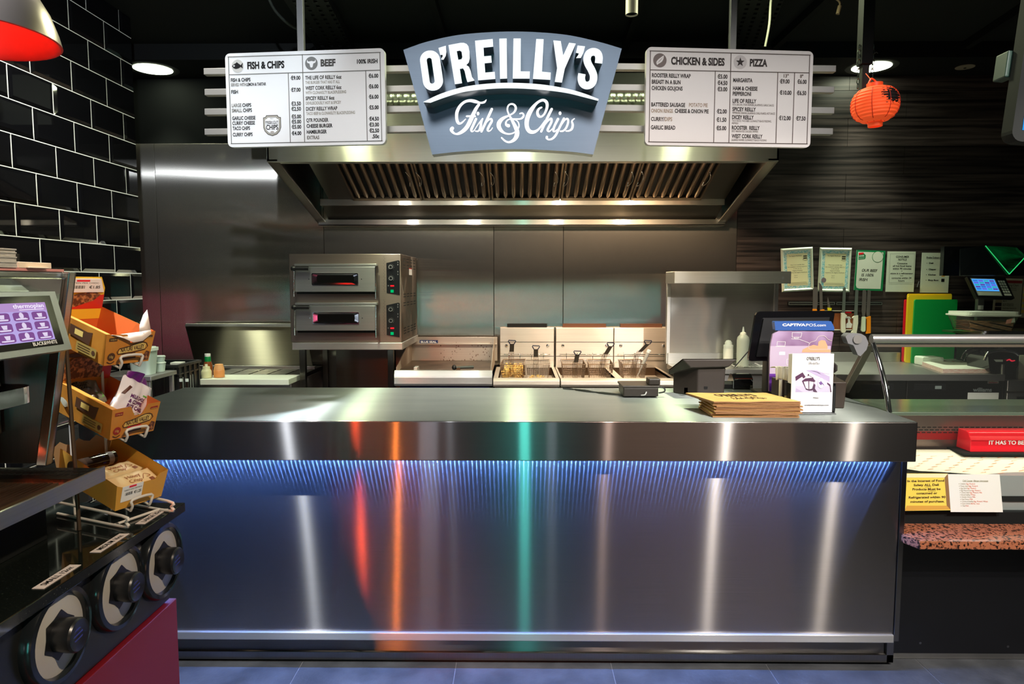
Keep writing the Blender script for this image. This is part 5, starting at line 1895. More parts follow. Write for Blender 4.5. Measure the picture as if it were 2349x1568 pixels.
def fryer(lab, pa, pb, panels, tank):
    xa, xb = (W(pa, 880, YFY).x if pa < 1200 else .2555), (W(pb, 880, YFY).x if pb > 1300 else .2545)
    t = thing('deep_fryer', lab, 'fryer', ((xa + xb) / 2, 4.6, 0))
    MB(S_WARM).box(xa + .01, xb - .01, YFY + .03, 4.95, .12, rz0 - .01).build('cabinet', t, bevel=.003)
    for x in (xa + .06, xb - .06):
        for y in (YFY + .1, 4.85):
            MB(S_DARK).cyl((x, y, 0), (x, y, .12), .02, n=14).build('leg', t)
    pr = [(YFY + .06, rz), (YFY + .02, rz), (YFY + .002, rz - .012), (YFY, rz0 + .014), (YFY + .008, rz0), (YFY + .06, rz0)]
    MB(S_WARM).prism(pr, None, 0, 0, lambda u, v, w: (xa + .003 + (xb - xa - .006) * w, u, v)).build('front_rail', t, bevel=.002)
    b = MB(plain('tank_inside', (.10, .06, .035), .35, .8))
    for (ta, tb) in tank:
        u0, u1 = W(ta, 880, YFY + .1).x, W(tb, 880, YFY + .1).x
        y0_, y1_ = YFY + .07, 4.90
        for q in ([(u0, y0_), (u1, y0_)], [(u1, y0_), (u1, y1_)], [(u1, y1_), (u0, y1_)], [(u0, y1_), (u0, y0_)]):
            b.quad((*q[0], rz - .25), (*q[1], rz - .25), (*q[1], rz - .004), (*q[0], rz - .004))
        b.quad((u0, y0_, rz - .17), (u1, y0_, rz - .17), (u1, y1_, rz - .17), (u0, y1_, rz - .17))
    b.build('oil_tank', t)
    b = MB(S_WARM)
    us = [W(v_, 880, YFY + .1).x for ab in tank for v_ in ab]
    lo = xa + .003
    for k in range(0, len(us), 2):
        b.box(lo, us[k], YFY + .06, 4.92, rz - .02, rz - .002)
        lo = us[k + 1]
    b.box(lo, xb - .003, YFY + .06, 4.92, rz - .02, rz - .002)
    b.build('deck', t)
    for (u0, u1) in panels:
        U0, U1 = W(u0, 790, 4.93).x, W(u1, 790, 4.93).x
        bp_ = MB(S_WARM).box(U0, U1, 4.92, 4.985, rz - .05, ft).build('backsplash', t, bevel=.003)
        b = MB(BLACKM)
        for vv in (783, 815):
            zz = W(0, vv, 4.92).z
            b.box(U0 + .002, U1 - .002, 4.9185, 4.921, zz - .0015, zz + .0012)
        b.build('fold_line', bp_)
        b = MB(CHROME)
        for uu in (.12, .88):
            q = W(0, 791, 4.92)
            b.lathe([(0, -.006), (.008, -.004), (.011, 0), (.011, .003)], (U0 + (U1 - U0) * uu, 4.917, q.z), 16, EY)
        b.build('bolt', bp_)
        MB(BLACKM if u0 < 1200 else plain('flue_copper', (.16, .07, .04), .5, .7)).box(U0 + .05, U1 - .05, 4.955, 4.983, ft, ft + .025).build('flue', bp_)
        zr = W(0, 812, 4.86).z
        MB(CHROME).tube([(U0 + .03, 4.92, zr), (U0 + .03, 4.885, zr), (U1 - .03, 4.885, zr), (U1 - .03, 4.92, zr)], .0035, 8).build('hanging_rod', bp_, smooth_angle=60)
    return t


fryer('single fryer with two baskets, next to the griddle', 1130, 1279, [(1147, 1271)], [(1143, 1274)])
fryer('wide double fryer with three baskets, by the heated chip unit', 1280, 1556, [(1275, 1407), (1408, 1536)], [(1288, 1410), (1426, 1540)])

m_bk = plain('basket_wire', (.30, .21, .15), .35, .9)
m_bkl = plain('basket_wire_light', (.45, .38, .32), .35, .9)


def basket(lab, pc, wpx, pback, handle_px, htop, tiltx, mt, blue=True):
    """wire fryer basket; pc = pixel centre of the front rim."""
    YA, YBk = 4.56, 4.86
    zrim = W(0, 834, YA).z
    ca, cb = W(pc, 834, YA).x, W(pback, 822, YBk).x
    wa = wpx / 1600 * YA / 2
    dep = .155
    t = thing('fryer_basket', lab, 'fryer basket', ((ca + cb) / 2, 4.7, zrim - dep), 'wire baskets hanging in the fryers')

    def P(u, v, d):
        """u -1..1 across, v 0 front..1 back, d 0 rim..1 bottom"""
        tap = 1 - .20 * d
        y = YA + (YBk - YA) * (.5 + (v - .5) * (1 - .16 * d))
        return V((ca + (cb - ca) * v + u * wa * tap, y, zrim - dep * d))
    b = MB(mt)
    nu, nv, nd = 13, 13, 11
    r = .0013
    for k in range(nu + 1):
        u = -1 + 2 * k / nu
        b.tube([P(u, 0, 0), P(u, 0, 1), P(u, 1, 1), P(u, 1, 0)], r, 4)
    for k in range(nv + 1):
        v = k / nv
        b.tube([P(-1, v, 0), P(-1, v, 1), P(1, v, 1), P(1, v, 0)], r, 4)
    for k in range(1, nd):
        d = k / nd
        b.tube([P(-1, 0, d), P(1, 0, d), P(1, 1, d), P(-1, 1, d)], r, 4, closed=True)
    b.build('wire_mesh', t)
    b = MB(mt).tube([P(-1, 0, 0), P(1, 0, 0), P(1, 1, 0), P(-1, 1, 0)], .0038, 8, closed=True)
    b.build('rim', t, smooth_angle=60)
    b = MB(CHROME)
    for u in (-.5, .5):
        p = P(u, 1, 0)
        b.tube([p, p + V((0, .004, .035)), p + V((0, .022, .046)), p + V((0, .034, .038)), p + V((0, .034, .028))], .0022, 6, sub=3)
    b.build('hook', t, smooth_angle=60)
    hx = W(handle_px, 834, YA).x
    zt = W(0, htop, YA - .04).z
    zg = zt - .026 * 2.6
    b = MB(mt)
    base = [V((hx + k * .0095, YA - .004, zrim - dep * .98)) for k in (-1.5, -.5, .5, 1.5)]
    up = [V((hx + k * .0095 + tiltx * .2, YA - .012, zrim + (zg - zrim) * .6)) for k in (-1.5, -.5, .5, 1.5)]
    gp = [V((hx + k * .0090 + tiltx * .45, YA - .02, zg)) for k in (-1.5, -.5, .5, 1.5)]
    for a, m_, g in zip(base, up, gp):
        b.tube([a, a + V((0, -.004, dep * .9)), m_, g], .0017, 5)
    for zz in (zrim - dep * .55, zrim + .012):
        b.tube([(hx - .018, YA - .006, zz), (hx + .018, YA - .006, zz)], .0017, 5)
    b.build('handle_wires', t)
    d_ = V((tiltx * .55, -.02, zt - .014 - zg))
    g0, g1 = V((hx - .0145 + tiltx * .45, YA - .02, zg - .01)), V((hx + .0145 + tiltx * .45, YA - .02, zg - .01))
    b = MB(plain('grip_brown', (.030, .020, .014), .5)).hexa([g0, g1, g1 + V((0, .006, 0)), g0 + V((0, .006, 0)), g0 + d_, g1 + d_, g1 + d_ + V((0, .006, 0)), g0 + d_ + V((0, .006, 0))])
    b.build('grip', t, bevel=.002)
    top = (g0 + g1) / 2 + d_
    b = MB(plain('grip_blue_black', (.012, .018, .05), .35)).tube([top + V((-.012, 0, -.002)), top + V((-.024, -.004, .018)), top + V((-.022, -.006, .024)), top + V((.022, -.006, .022)), top + V((.024, -.004, .017)), top + V((.012, 0, -.002))], .0034, 8)
    b.build('grip_loop', t, smooth_angle=60)
    return P, zrim, dep


PB = []
PB.append(basket('fryer basket full of chips, first from the griddle', 1174, 55, 1180, 1173, 779, .005, m_bk))
PB.append(basket('fryer basket with a few chips at the bottom, second from the griddle', 1232, 58, 1233, 1229, 791, .0, m_bkl))
PB.append(basket('empty fryer basket with the lowest handle, at left of the double fryer', 1317, 54, 1312, 1319, 803, .012, m_bk))
PB.append(basket('darker empty fryer basket in the middle of the double fryer', 1379, 57, 1373, 1381, 784, .05, m_bk))
PB.append(basket('fryer basket holding a thermometer, nearest the heated chip unit', 1456, 54, 1444, 1453, 779, .085, m_bk))
m_ch = plain('chip_golden', (.78, .48, .10), .6, noise=(30, (.85, .60, .22), (.3, .7), (1, 1, 1)))
for bi, (nch, lo, hi, lab) in enumerate(((230, .12, .95, 'heap of golden chips filling the first fryer basket'), (60, .72, .95, 'few pale chips at the bottom of the second basket'))):
    P, zr, dp = PB[bi]
    b = MB(m_ch)
    for k in range(nch):
        d = random.uniform(lo + .1, hi)
        c = P(random.uniform(-.8, .8), random.uniform(.06, .92), d)
        ax_ = V((random.uniform(-.6, .6), random.uniform(-.8, .8), random.uniform(-1, 1))).normalized()
        l = random.uniform(.018, .030)
        a1 = ax_.orthogonal().normalized() * .0048
        a2 = ax_.cross(a1).normalized() * .0048
        p0, p1 = c - ax_ * l, c + ax_ * l
        zmin = P(0, 0, .97).z
        sh = max(0, zmin - min(p0.z, p1.z) + .004)
        p0.z += sh
        p1.z += sh
        b.hexa([p0 - a1 - a2, p0 + a1 - a2, p0 + a1 + a2, p0 - a1 + a2, p1 - a1 - a2, p1 + a1 - a2, p1 + a1 + a2, p1 - a1 + a2])
    o = tag(b.build('chips'), lab, 'chips')
    o['kind'] = 'stuff'
c0, c1 = W(1462, 862, 4.66), W(1487, 808, 4.62)
t = thing('thermometer', 'white thermometer leaning in the last fryer basket', 'thermometer', tuple(c0))
MB(plain('thermo_grey', (.45, .44, .42), .4)).cyl(c0, c0.lerp(c1, .55), .004, .007, 12).cyl(c0.lerp(c1, .5), c1, .011, .012, 14).build('body', t, smooth_angle=50)
MB(WHITE).cyl(c1, c1 + (c1 - c0) * .10, .014, .013, 14).build('cap', t, smooth_angle=50)

# ---- heated chip unit
t = thing('chip_scuttle', 'stainless heated chip unit with a canopy, right of the fryers', 'heated unit', (W(1660, 840, 4.4).x, 4.45, 0))
zc1, zc0 = W(1680, 622, 4.25).z, W(1680, 650, 4.25).z
ux0, ux1 = W(1547, 640, 4.25).x, W(1815, 640, 4.25).x
MB(steel('scuttle_canopy', EX, .25, .8, (.62, .60, .56), .001, haze=(.6, .3, .45))).box(ux0, ux1, 4.25, 4.50, zc0, zc1).build('canopy', t, bevel=.003)
YU = 4.50
bx0_, bx1_ = W(1536, 700, YU).x, W(1778, 700, YU).x
zbk = W(1660, 809, YU).z
MB(steel('scuttle_back', EX, .18, .84, (.62, .60, .56), .010, (2.2, 1, 2.6), haze=(.6, .3, .3))).box(bx0_, bx1_, YU, YU + .012, zbk, zc1 - .01).build('back_panel', t, bevel=.002)
zs = W(1660, 846, 4.22).z
for x in (bx0_ - .006, bx1_ + .004):
    MB(S_X).box(x - .012, x + .012, YU - .01, YU + .03, zs, zc1 - .01).build('post', t, bevel=.002)
MB(S_X).box(bx0_ - .01, bx1_ + .02, YU - .02, YU + .012, zs, zbk).build('upstand', t, bevel=.002)
MB(S_X).box(bx0_ - .01, bx1_ + .06, 4.21, YU, zs - .03, zs).build('shelf', t, bevel=.003)
MB(S_X).box(1.0, bx1_ + .06, 4.23, YU + .012, .05, zs - .03).build('base_unit', t, bevel=.003)
MB(plain('lock_grey', (.3, .3, .3), .3, .8), FRONT((W(1796, 637, 4.25).x, 4.25, W(1796, 637, 4.25).z))).disc(0, 0, .008, .001).line((0, 0), (-.004, -.02), .0015, .0012).build('key_lock', t)
b = MB(CHROME)
for k in range(5):
    xx = W(1690 + 16 * k, 846, 4.25).x
    b.tube([(xx, 4.24, zs + .008), (xx + .01, 4.46, zs + .008)], .003, 6)
b.tube([(W(1680, 846, 4.25).x, 4.24, zs + .005), (bx1_, 4.24, zs + .005)], .004, 6)
b.build('rack_grid', t, smooth_angle=60)
b = MB(plain('tong_dark', (.03, .03, .05), .4)).tube([W(1685, 843, 4.26) + V((0, 0, .004)), W(1716, 806, 4.22)], .0035, 8)
tag(b.build('skewer_stick', base=W(1685, 843, 4.26)), 'thin dark stick leaning beside the monitor', 'stick')
c = W(1670, 826, 4.42)
c.z = zs
h = W(0, 778, 4.42).z - zs
m_fr = plain('bottle_white', (.72, .72, .66), .45)
bottle('squeeze_bottle', 'short white bottle with domed cap in the heated unit', c, None,
       [('body', m_fr, [(0, 0), (.031, .002), (.031, h * .66), (.028, h * .70)]), ('cap', plain('cap_matt_white', (.82, .82, .76), .5), [(.0305, h * .70), (.0305, h * .80), (.022, h * .82), (.022, h * .90), (.014, h * .98), (0, h)])])
c = W(1703, 838, 4.36)
c.z = zs
h = W(0, 748, 4.36).z - zs
bottle('sauce_squeezer', 'tall translucent bottle with a pointed nozzle in the heated unit', c, None,
       [('body', plain('bottle_translucent', (.62, .68, .60), .3, trans=.35), [(0, 0), (.037, .002), (.038, h * .66), (.034, h * .74), (.020, h * .80)]),
        ('nozzle', plain('nozzle_white', (.8, .82, .76), .4), [(.020, h * .80), (.018, h * .85), (.008, h * .87), (.003, h), (0, h)])])
# =================================================================== right side: notices, knives, boards
YN = YB - .012
TEAL = plain('certificate_teal', (.16, .50, .56), .5, noise=(160, (.60, .72, .66), (.45, .55), (1, 1, 1)))
CERT = plain('certificate_cream', (.76, .74, .45), .5)
FRAME = plain('frame_pale', (.66, .74, .62), .4)
TINY = ['This is to certify that', 'has completed a training programme', 'in the use of', 'Hygiene Products', 'Supplied by The Hygiene Warehouse']


def on_wall(q, Y):
    """quad of pixels TL TR BR BL on plane Y -> frame at BL, width, height"""
    TL, TR, BR_, BL = [W(x, y, Y) for x, y in q]
    u = ((TR - TL) + (BR_ - BL)) / 2
    v = ((TL - BL) + (TR - BR_)) / 2
    return fr((TL + TR + BR_ + BL) / 4 - u / 2 - v / 2, u, v), u.length, v.length


def certificate(lab, q, seal):
    M, w, h = on_wall(q, YN)
    t = thing('framed_certificate', lab, 'certificate', tuple(M @ V((w / 2, 0, 0))), 'framed certificates on the wood wall')
    f = .020
    fr_b = MB(FRAME, M)
    for (o, i) in (([(0, 0), (w, 0), (w, h), (0, h)], [(f, f), (w - f, f), (w - f, h - f), (f, h - f)]),):
        for k in range(4):
            j = (k + 1) % 4
            a, b_, c, d = o[k], o[j], i[j], i[k]
            mid = lambda p, r_: (p[0] * .5 + r_[0] * .5, p[1] * .5 + r_[1] * .5)
            fr_b.add([(*a, 0), (*b_, 0), (*mid(b_, c), .014), (*mid(a, d), .014), (*c, .006), (*d, .006)], [(0, 1, 2, 3), (3, 2, 4, 5)])
    fr_b.build('frame', t)
    b = MB(TEAL, M).rect(f, w - f, f, h - f, .004)
    m_ = f + .020
    b.use(CERT).rect(m_, w - m_, m_, h - m_, .0048)
    b.use(INKG)
    cx = w / 2
    b.text('The Hygiene Warehouse', cx - .012, h - m_ - .020, .0068, (w - 2 * m_) * .62, 'C', .0056, .01)
    for k, s in enumerate(TINY):
        b.text(s, cx, h * .60 - k * .0135, .0056, min(len(s) * .0043, w - 2 * m_ - .012), 'C', .0056, .01)
    for k, s in enumerate(('Signed', 'Date')):
        b.text(s, cx - .012, h * .36 - k * .014, .0045, .022, 'C', .0056)
    for k in range(4):
        b.line((m_ + .012 - .003 * k, m_ + .022 - k * .005), (w - m_ - .012 + .003 * k, m_ + .022 - k * .005), .0011, .0056)
    # crest of four small shields
    for i in range(2):
        for j in range(2):
            x, y = w - m_ - .022 + i * .011, h - m_ - .022 - j * .014
            b.line((x - .004, y), (x + .004, y), .008, .0056)
    b.stroke([(w - m_ - .034, h - m_ - .046, .001), (w - m_ - .016, h - m_ - .052, .001), (w - m_ - .0, h - m_ - .046, .001)], .0056)
    if seal:
        b.use(plain('seal_mauve', (.20, .15, .18), .5)).disc(m_ - .002, m_ + .042, .017, .0062)
    b.build('print', t, flatmesh=True)


certificate('pale framed certificate partly behind the steel canopy corner', [(1790, 570), (1863, 566), (1867, 665), (1793, 670)], False)
certificate('pale framed certificate with a mauve seal above the first knives', [(1877, 568), (1951, 568), (1949, 670), (1875, 668)], True)


def sheet(name, lab, q, mat, fn, cat='notice', group=None, Y=YN, th=.003):
    M, w, h = on_wall(q, Y)
    b = MB(mat, M)
    b.prism([(0, 0), (w, 0), (w, h), (0, h)], None, 0, th)
    fn(b, w, h, th + .0007)
    return tag(b.build(name, flatmesh=True), lab, cat, group)


PAPER = plain('paper_greenish', (.66, .72, .60), .45)


def f_beef(b, w, h, d):
    b.use(plain('poster_green', (.01, .22, .075), .4)).rect(0, w, 0, h, d)
    b.use(plain('paper_poster', (.70, .74, .64), .4))
    pts = [(.010, .02), (w * .18, .012), (w - .018, .012), (w - .014, h - .014), (.010, h - .014)]
    b.flat([(.012, .035), (.018, .018), (.035, .012), (w - .016, .014), (w - .014, h - .012), (.010, h - .012)], d + .0004)
    b.use(plain('poster_green', (.01, .22, .075), .4)).disc(w * .745, h * .845, .040, d + .0008).use(plain('paper_poster', (.7, .74, .64), .4)).disc(w * .745, h * .845, .037, d + .0012)
    b.use(plain('poster_green', (.01, .22, .075), .4)).flat([(.016, h - .068), (.06, h - .062), (.066, h - .055), (.066, h - .035), (.05, h - .020), (.016, h - .026)], d + .0008)
    b.use(RED).flat([(.016, h - .034), (.05, h - .028), (.05, h - .016), (.016, h - .020)], d + .0012)
    b.use(WHITE).text('RANGE', .019, h - .047, .009, .036, d=d + .0014, bold=.03, rot=.1)
    b.text('As good as the', .020, h - .056, .004, .040, d=d + .0014, rot=.1).text('best for less', .020, h - .063, .004, .036, d=d + .0014, rot=.1)
    b.use(INK)
    for s, x, y, ww in (('OUR BEEF', .22, .47, .53), ('IS 100%', .22, .355, .42), ('IRISH', .15, .24, .28)):
        vs0 = len(b.v)
        b.text(s, x * w, y * h, .0185, ww * w, d=d + .001, bold=.012)
        Mi = b.M.inverted()
        for i in range(vs0, len(b.v)):
            p = Mi @ b.v[i]
            p.x += (p.y - y * h) * .18
            b.v[i] = b.M @ p


sheet('beef_poster', 'green edged poster saying OUR BEEF IS 100% IRISH', [(1961, 573), (2027, 575), (2024, 667), (1958, 665)], PAPER, f_beef, 'poster')


def f_cons(b, w, h, d):
    b.use(INKG)
    for a, c in (((.02, h - .016), (w - .008, h - .016)), ((.02, .065), (w - .008, .065)), ((.02, h - .016), (.02, .065)), ((w - .008, h - .016), (w - .008, .065))):
        b.line(a, c, .001, d)
    b.use(INK)
    cx = w * .54
    for s, y, ww, hh in (('CONSUMER', .845, .46, .014), ('NOTICE', .775, .30, .014), ('Consume', .685, .36, .0125), ('all hot food items', .62, .66, .0125), ('within 90 minutes', .553, .66, .0125), ('or', .505, .05, .007),
                         ('store in a refrigerator', .437, .80, .0125), ('and', .39, .10, .007), ('consume within 24', .323, .70, .0125), ('hours', .255, .22, .0125)):
        b.text(s, cx, y * h, hh, ww * w, 'C', d, .018)
    b.line((.02, .055), (w - .012, .055), .0012, d)


sheet('consumer_notice', 'printed consumer notice about hot food taped to the wall', [(2034, 576), (2099, 577), (2095, 669), (2031, 669)], PAPER, f_cons)


def f_probe(b, w, h, d):
    b.use(INK).text('Probe Colour coding', w * .5, h * .86, .0115, w * .68, 'C', d, .03).line((w * .16, h * .85), (w * .84, h * .85), .0015, d)
    for s, y, c in (('Deli', .72, (.85, .35, .20)), ('Chipper', .565, (.50, .58, .03)), ('Kitchen', .43, (.90, .40, .03)), ('Shop floor', .295, (.005, .005, .005))):
        b.use(INK).text(s, w * .26, y * h, .0115, w * (.045 * len(s)) * .85, d=d, bold=.04).disc(w * .19, y * h + .005, .0026, d)
        b.use(plain('swatch_%s' % s.split()[0].lower(), c, .5)).rect(w * .73, w * .845, y * h - .006, y * h + .016, d)


sheet('colour_code_notice', 'white sheet listing probe colour coding with four swatches', [(2112, 579), (2177, 580), (2174, 671), (2110, 671)], PAPER, f_probe)
POSTER_W = plain('poster_wood_print', (.30, .09, .025), .5, noise=(3, (.16, .04, .012), (.4, .6), (9, 1, 1)))


def f_hyg(b, w, h, d):
    b.use(INK).rect(0, w, h * .86, h, d)
    b.use(CREAM).rect(0, w, h * .96, h, d + .0004).rect(0, w, 0, h * .05, d + .0004)
    b.use(RED).rect(w * .66, w * .86, h * .87, h * .93, d + .0004)
    b.use(WHITE).text('han', w * .06, h * .38, .020, w * .18, d=d).text('you', w * .04, h * .16, .020, w * .18, d=d)
    b.stroke([(w * .66, h * .62, .004), (w * .78, h * .66, .006), (w * .84, h * .60, .005)], d).flat([(w * .76, h * .60), (w * .82, h * .60), (w * .84, h * .40), (w * .90, h * .32), (w * .88, h * .12), (w * .72, h * .12), (w * .72, h * .32), (w * .77, h * .40)], d)


sheet('hygiene_poster', 'wood print poster with a spray bottle picture behind the knives', [(1885, 711), (1963, 712), (1961, 757), (1885, 757)], POSTER_W, f_hyg, 'poster')
PAPER2 = plain('paper_olive', (.42, .40, .28), .5)


def f_chart(b, w, h, d):
    b.use(plain('chart_red', (.28, .015, .012), .5)).rect(w * .02, w * .98, h * .88, h * .95, d)
    b.use(INKG).text('Colour Coding Chart', w * .10, h * .80, .016, w * .76, d=d)
    b.text('must be followed', w * .30, h * .74, .009, w * .48, d=d).text('at all times', w * .40, h * .69, .009, w * .40, d=d)
    for s, y, c in (('MEATS', .40, (.30, .25, .15)), ('SALAD PRODUCTS', .325, (.01, .01, .02)), ('FRUIT PRODUCTS', .285, None), ('VEGETABLE PRODUCTS', .215, (.03, .015, .015)), ('DAIRY PRODUCTS', .145, (.5, .5, .42)), ('BAKERY PRODUCTS', .10, None)):
        b.use(INKG).text(s, w * .34, y * h, .0085, w * .028 * len(s), d=d, bold=.02)
        if c:
            b.use(plain('chart_%s' % s.split()[0].lower(), c, .5)).rect(w * .07, w * .30, y * h - .012, y * h + .012, d)


sheet('colour_chart', 'olive colour coding chart behind the scale display', [(2277, 638), (2338, 639), (2340, 728), (2274, 726)], PAPER2, f_chart, 'chart')


def f_chart2(b, w, h, d):
    b.use(plain('chart_red', (.28, .015, .012), .5)).rect(w * .06, w, h * .88, h * .95, d)
    for k in range(5):
        b.use(plain('chart_yellow_%d' % (k % 2), (.62, .40 + .12 * (k % 2), .08), .5)).rect(0, w * .7, h * (.12 + .14 * k), h * (.20 + .14 * k), d)


sheet('colour_chart', 'second olive chart with yellow bands at the right edge', [(2341, 638), (2400, 640), (2400, 730), (2340, 728)], PAPER2, f_chart2, 'chart')

# ---- magnetic strips and knives
YK2 = YN - .02
for px0, px1, lab in ((1806, 1914, 'left magnetic knife strip below the certificates'), (1915, 2022, 'right magnetic knife strip below the beef poster')):
    a, c = W(px0, 700, YN), W(px1, 691, YN)
    t = thing('knife_strip', lab, 'knife strip', ((a.x + c.x) / 2, YN, a.z), 'magnetic knife strips')
    MB(BLACKM).box(a.x, c.x, YN - .016, YN + .004, a.z, c.z).build('strip', t, bevel=.002)
    b = MB(plain('strip_line', (.42, .46, .42), .35, .8), FRONT((0, YN - .0165, 0)))
    z0_, z1_ = a.z + .006, c.z - .008
    for q in (((a.x + .004, z0_), (c.x - .004, z0_)), ((a.x + .004, z1_), (c.x - .004, z1_)), ((a.x + .005, z0_), (a.x + .005, z1_)), ((c.x - .005, z0_), (c.x - .005, z1_))):
        b.line(q[0], q[1], .0035, .0006)
    b.build('magnet_rails', t)
BLADE = plain('knife_blade', (.30, .27, .26), .38, .75)
BLADE2 = plain('knife_blade_green', (.34, .40, .36), .34, .75)
S6 = 6.535
G_K = 'knives on the magnetic strips'


def knife(nm, lab, blade, handle, bm, hm):
    Y = YK2
    p = lambda pts: [(W(1850 + x / S6, 560 + y / S6, Y).x, W(1850 + x / S6, 560 + y / S6, Y).z) for x, y in pts]
    bp_, hp = p(blade), p(handle)
    zmin = min(z for _, z in bp_ + hp)
    t = thing(nm, lab, 'knife', (bp_[0][0], Y, zmin), G_K)
    Mk = FRONT((0, Y, 0))
    MB(bm, Mk).prism(bp_, None, 0, .003).build('blade', t)
    MB(hm, Mk).prism(hp, None, -.006, .009).build('handle', t, bevel=.003)


knife('palette_knife', 'wide round ended palette knife, leftmost on the knife strip', [(92, 970), (96, 670), (112, 645), (132, 640), (155, 645), (168, 665), (165, 900), (150, 970)], [(90, 970), (150, 970), (155, 1120), (90, 1120)], BLADE, ORANGE)
knife('bread_knife', 'pointed bread knife with orange handle, second on the strip', [(188, 575), (215, 600), (235, 640), (242, 980), (200, 990), (194, 800)], [(200, 985), (262, 975), (265, 1120), (205, 1120)], BLADE, ORANGE)
knife('paring_knife', 'short paring knife with yellow handle above the monitor', [(318, 790), (335, 850), (358, 950), (318, 950), (310, 860)], [(312, 948), (372, 955), (362, 1000), (360, 1080), (318, 1080), (318, 1000)], BLADE, plain('handle_yellow', (.80, .72, .02), .4))
knife('slicing_knife', 'round ended slicing knife with thick white handle over the wood poster', [(530, 1030), (545, 660), (565, 640), (588, 655), (575, 1035)], [(518, 1025), (560, 1028), (602, 1070), (600, 1080), (575, 1090), (578, 1280), (585, 1300), (560, 1325), (530, 1325), (512, 1295), (510, 1180)], BLADE2, CREAM)
knife('slicing_knife', 'narrow slicing knife with angled cream handle beside the wood poster', [(712, 1065), (732, 690), (752, 678), (776, 690), (762, 1065)], [(690, 1085), (715, 1072), (766, 1062), (766, 1180), (742, 1335), (666, 1335), (668, 1310), (690, 1295), (700, 1110), (680, 1105)], BLADE2, CREAM)
knife('palette_knife', 'palette knife with slim pale green handle, second from the right end', [(835, 1085), (825, 1000), (838, 720), (845, 690), (868, 680), (888, 690), (896, 720), (888, 1000), (872, 1085)], [(830, 1085), (880, 1085), (876, 1290), (862, 1308), (828, 1308), (815, 1290)], BLADE, PALE)
knife('slicing_knife', 'narrow knife with orange handle, last at right end of the strip', [(902, 1080), (895, 1040), (915, 690), (926, 680), (962, 700), (945, 1080)], [(890, 1095), (955, 1075), (955, 1330), (886, 1340), (900, 1290), (900, 1120), (888, 1115)], BLADE, ORANGE)
lit = MB(ALU).tube([W(2104, 658, YN - .01), W(2108, 645, YN - .01)], .003)
tag(lit.build('wall_hook'), 'tiny metal hook on the wall between two paper notices', 'hook')

# ---- back counter with drawers, cutting boards, paper, scale
WTZ = W(2200, 858, 4.27).z
wx0, wx1 = W(1915, 858, 4.27).x, W(2304, 858, 4.27).x
t = thing('back_counter', 'steel back counter with undercounter fridge drawers, right of the till', 'counter', ((wx0 + wx1) / 2, 4.6, 0))
MB(S_X).box(wx0, wx1, 4.26, 4.97, WTZ - .04, WTZ).build('worktop', t, bevel=.003)
MB(S_X).box(wx0, W(2065, 830, 4.95).x, 4.95, 4.975, WTZ, W(2000, 808, 4.95).z).build('upstand', t, bevel=.002)
MB(S_X).box(wx1 - .015, wx1, 4.27, 4.42, WTZ, W(2300, 834, 4.3).z).build('end_upstand', t, bevel=.002)
MB(BLACKM).box(wx0 + .02, wx1 - .02, 4.32, 4.95, .02, WTZ - .045).build('cabinet', t)
m_fd = steel('fridge_front', EX, .34, .6, (.15, .14, .13), .001)
Yd = 4.30
for (pa, pb) in ((1925, 2078), (2081, 2303)):
    xa, xb = W(pa, 880, Yd).x, W(pb, 880, Yd).x
    za, zb_ = W(0, 1000, Yd).z, W(0, 866, Yd).z
    d = MB(m_fd).box(xa, xb, Yd, Yd + .02, za, zb_).build('drawer', t, bevel=.003)
    sh = xa - W(2081, 880, Yd).x if pa > 2000 else W(1975, 880, Yd).x - W(2095, 880, Yd).x
    q0, q1 = W(2095, 895, Yd), W(2170, 880, Yd)
    MB(BLACK).box(q0.x + sh, q1.x + sh, Yd - .004, Yd + .004, q0.z, q1.z).build('handle', d, bevel=.002)
    MB(plain('handle_label', (.35, .42, .40), .4)).box(q0.x + sh + .13, q0.x + sh + .17, Yd - .0055, Yd - .003, q0.z + .010, q1.z - .012).build('handle_sticker', d)
    if pa > 2000:
        b = MB(plain('badge_bright', (.55, .62, .60), .3, .6), FRONT((0, Yd, 0)))
        q0, q1 = W(2231, 898, Yd), W(2275, 888, Yd)
        b.text('williams', q0.x, q0.z, (q1.z - q0.z) * .95, q1.x - q0.x, d=.002, bold=.03)
        b.build('badge', d, flatmesh=True)
        b = MB(WHITE, FRONT((0, Yd, 0)))
        q0, q1 = W(2265, 879, Yd), W(2291, 869, Yd)
        b.rect(q0.x, q1.x, q0.z, q1.z, .001)
        b.use(YELLOW).rect(q0.x + .008, q0.x + .04, q0.z + .014, q0.z + .022, .0016).use(RED).rect(q0.x + .006, q1.x - .006, q0.z + .003, q0.z + .007, .0016)
        b.use(WHITE)
        q0, q1 = W(2219, 915, Yd), W(2291, 900, Yd)
        b.rect(q0.x, q1.x, q0.z, q1.z, .001)
        b.build('stickers', d)
MB(m_fd).box(W(1925, 880, Yd).x, wx1 - .005, Yd, Yd + .02, .15, W(0, 1003, Yd).z).build('lower_drawer', t, bevel=.003)
# steel cupboard to its right
xa = W(2306, 880, Yd).x
t = thing('steel_cupboard', 'low steel cupboard at the right edge beside the fridge drawers', 'cupboard', (xa + .3, 4.6, 0))
z9 = W(0, 868, Yd).z
MB(S_X).box(xa, xa + .6, Yd - .02, 4.95, .05, z9).build('body', t, bevel=.003)
MB(S_DARK).box(xa - .005, xa + .6, Yd - .03, Yd - .02, z9 - .075, z9 - .065).build('dark_strip', t)  # dark steel strip standing proud of the cupboard front
MB(BLACKG).box(xa + .06, xa + .5, Yd - .026, Yd - .018, z9 - .25, z9 - .10).build('window', t)

# cutting boards standing on the worktop against the wall
z_of = lambda v, Y: W(0, v, Y).z


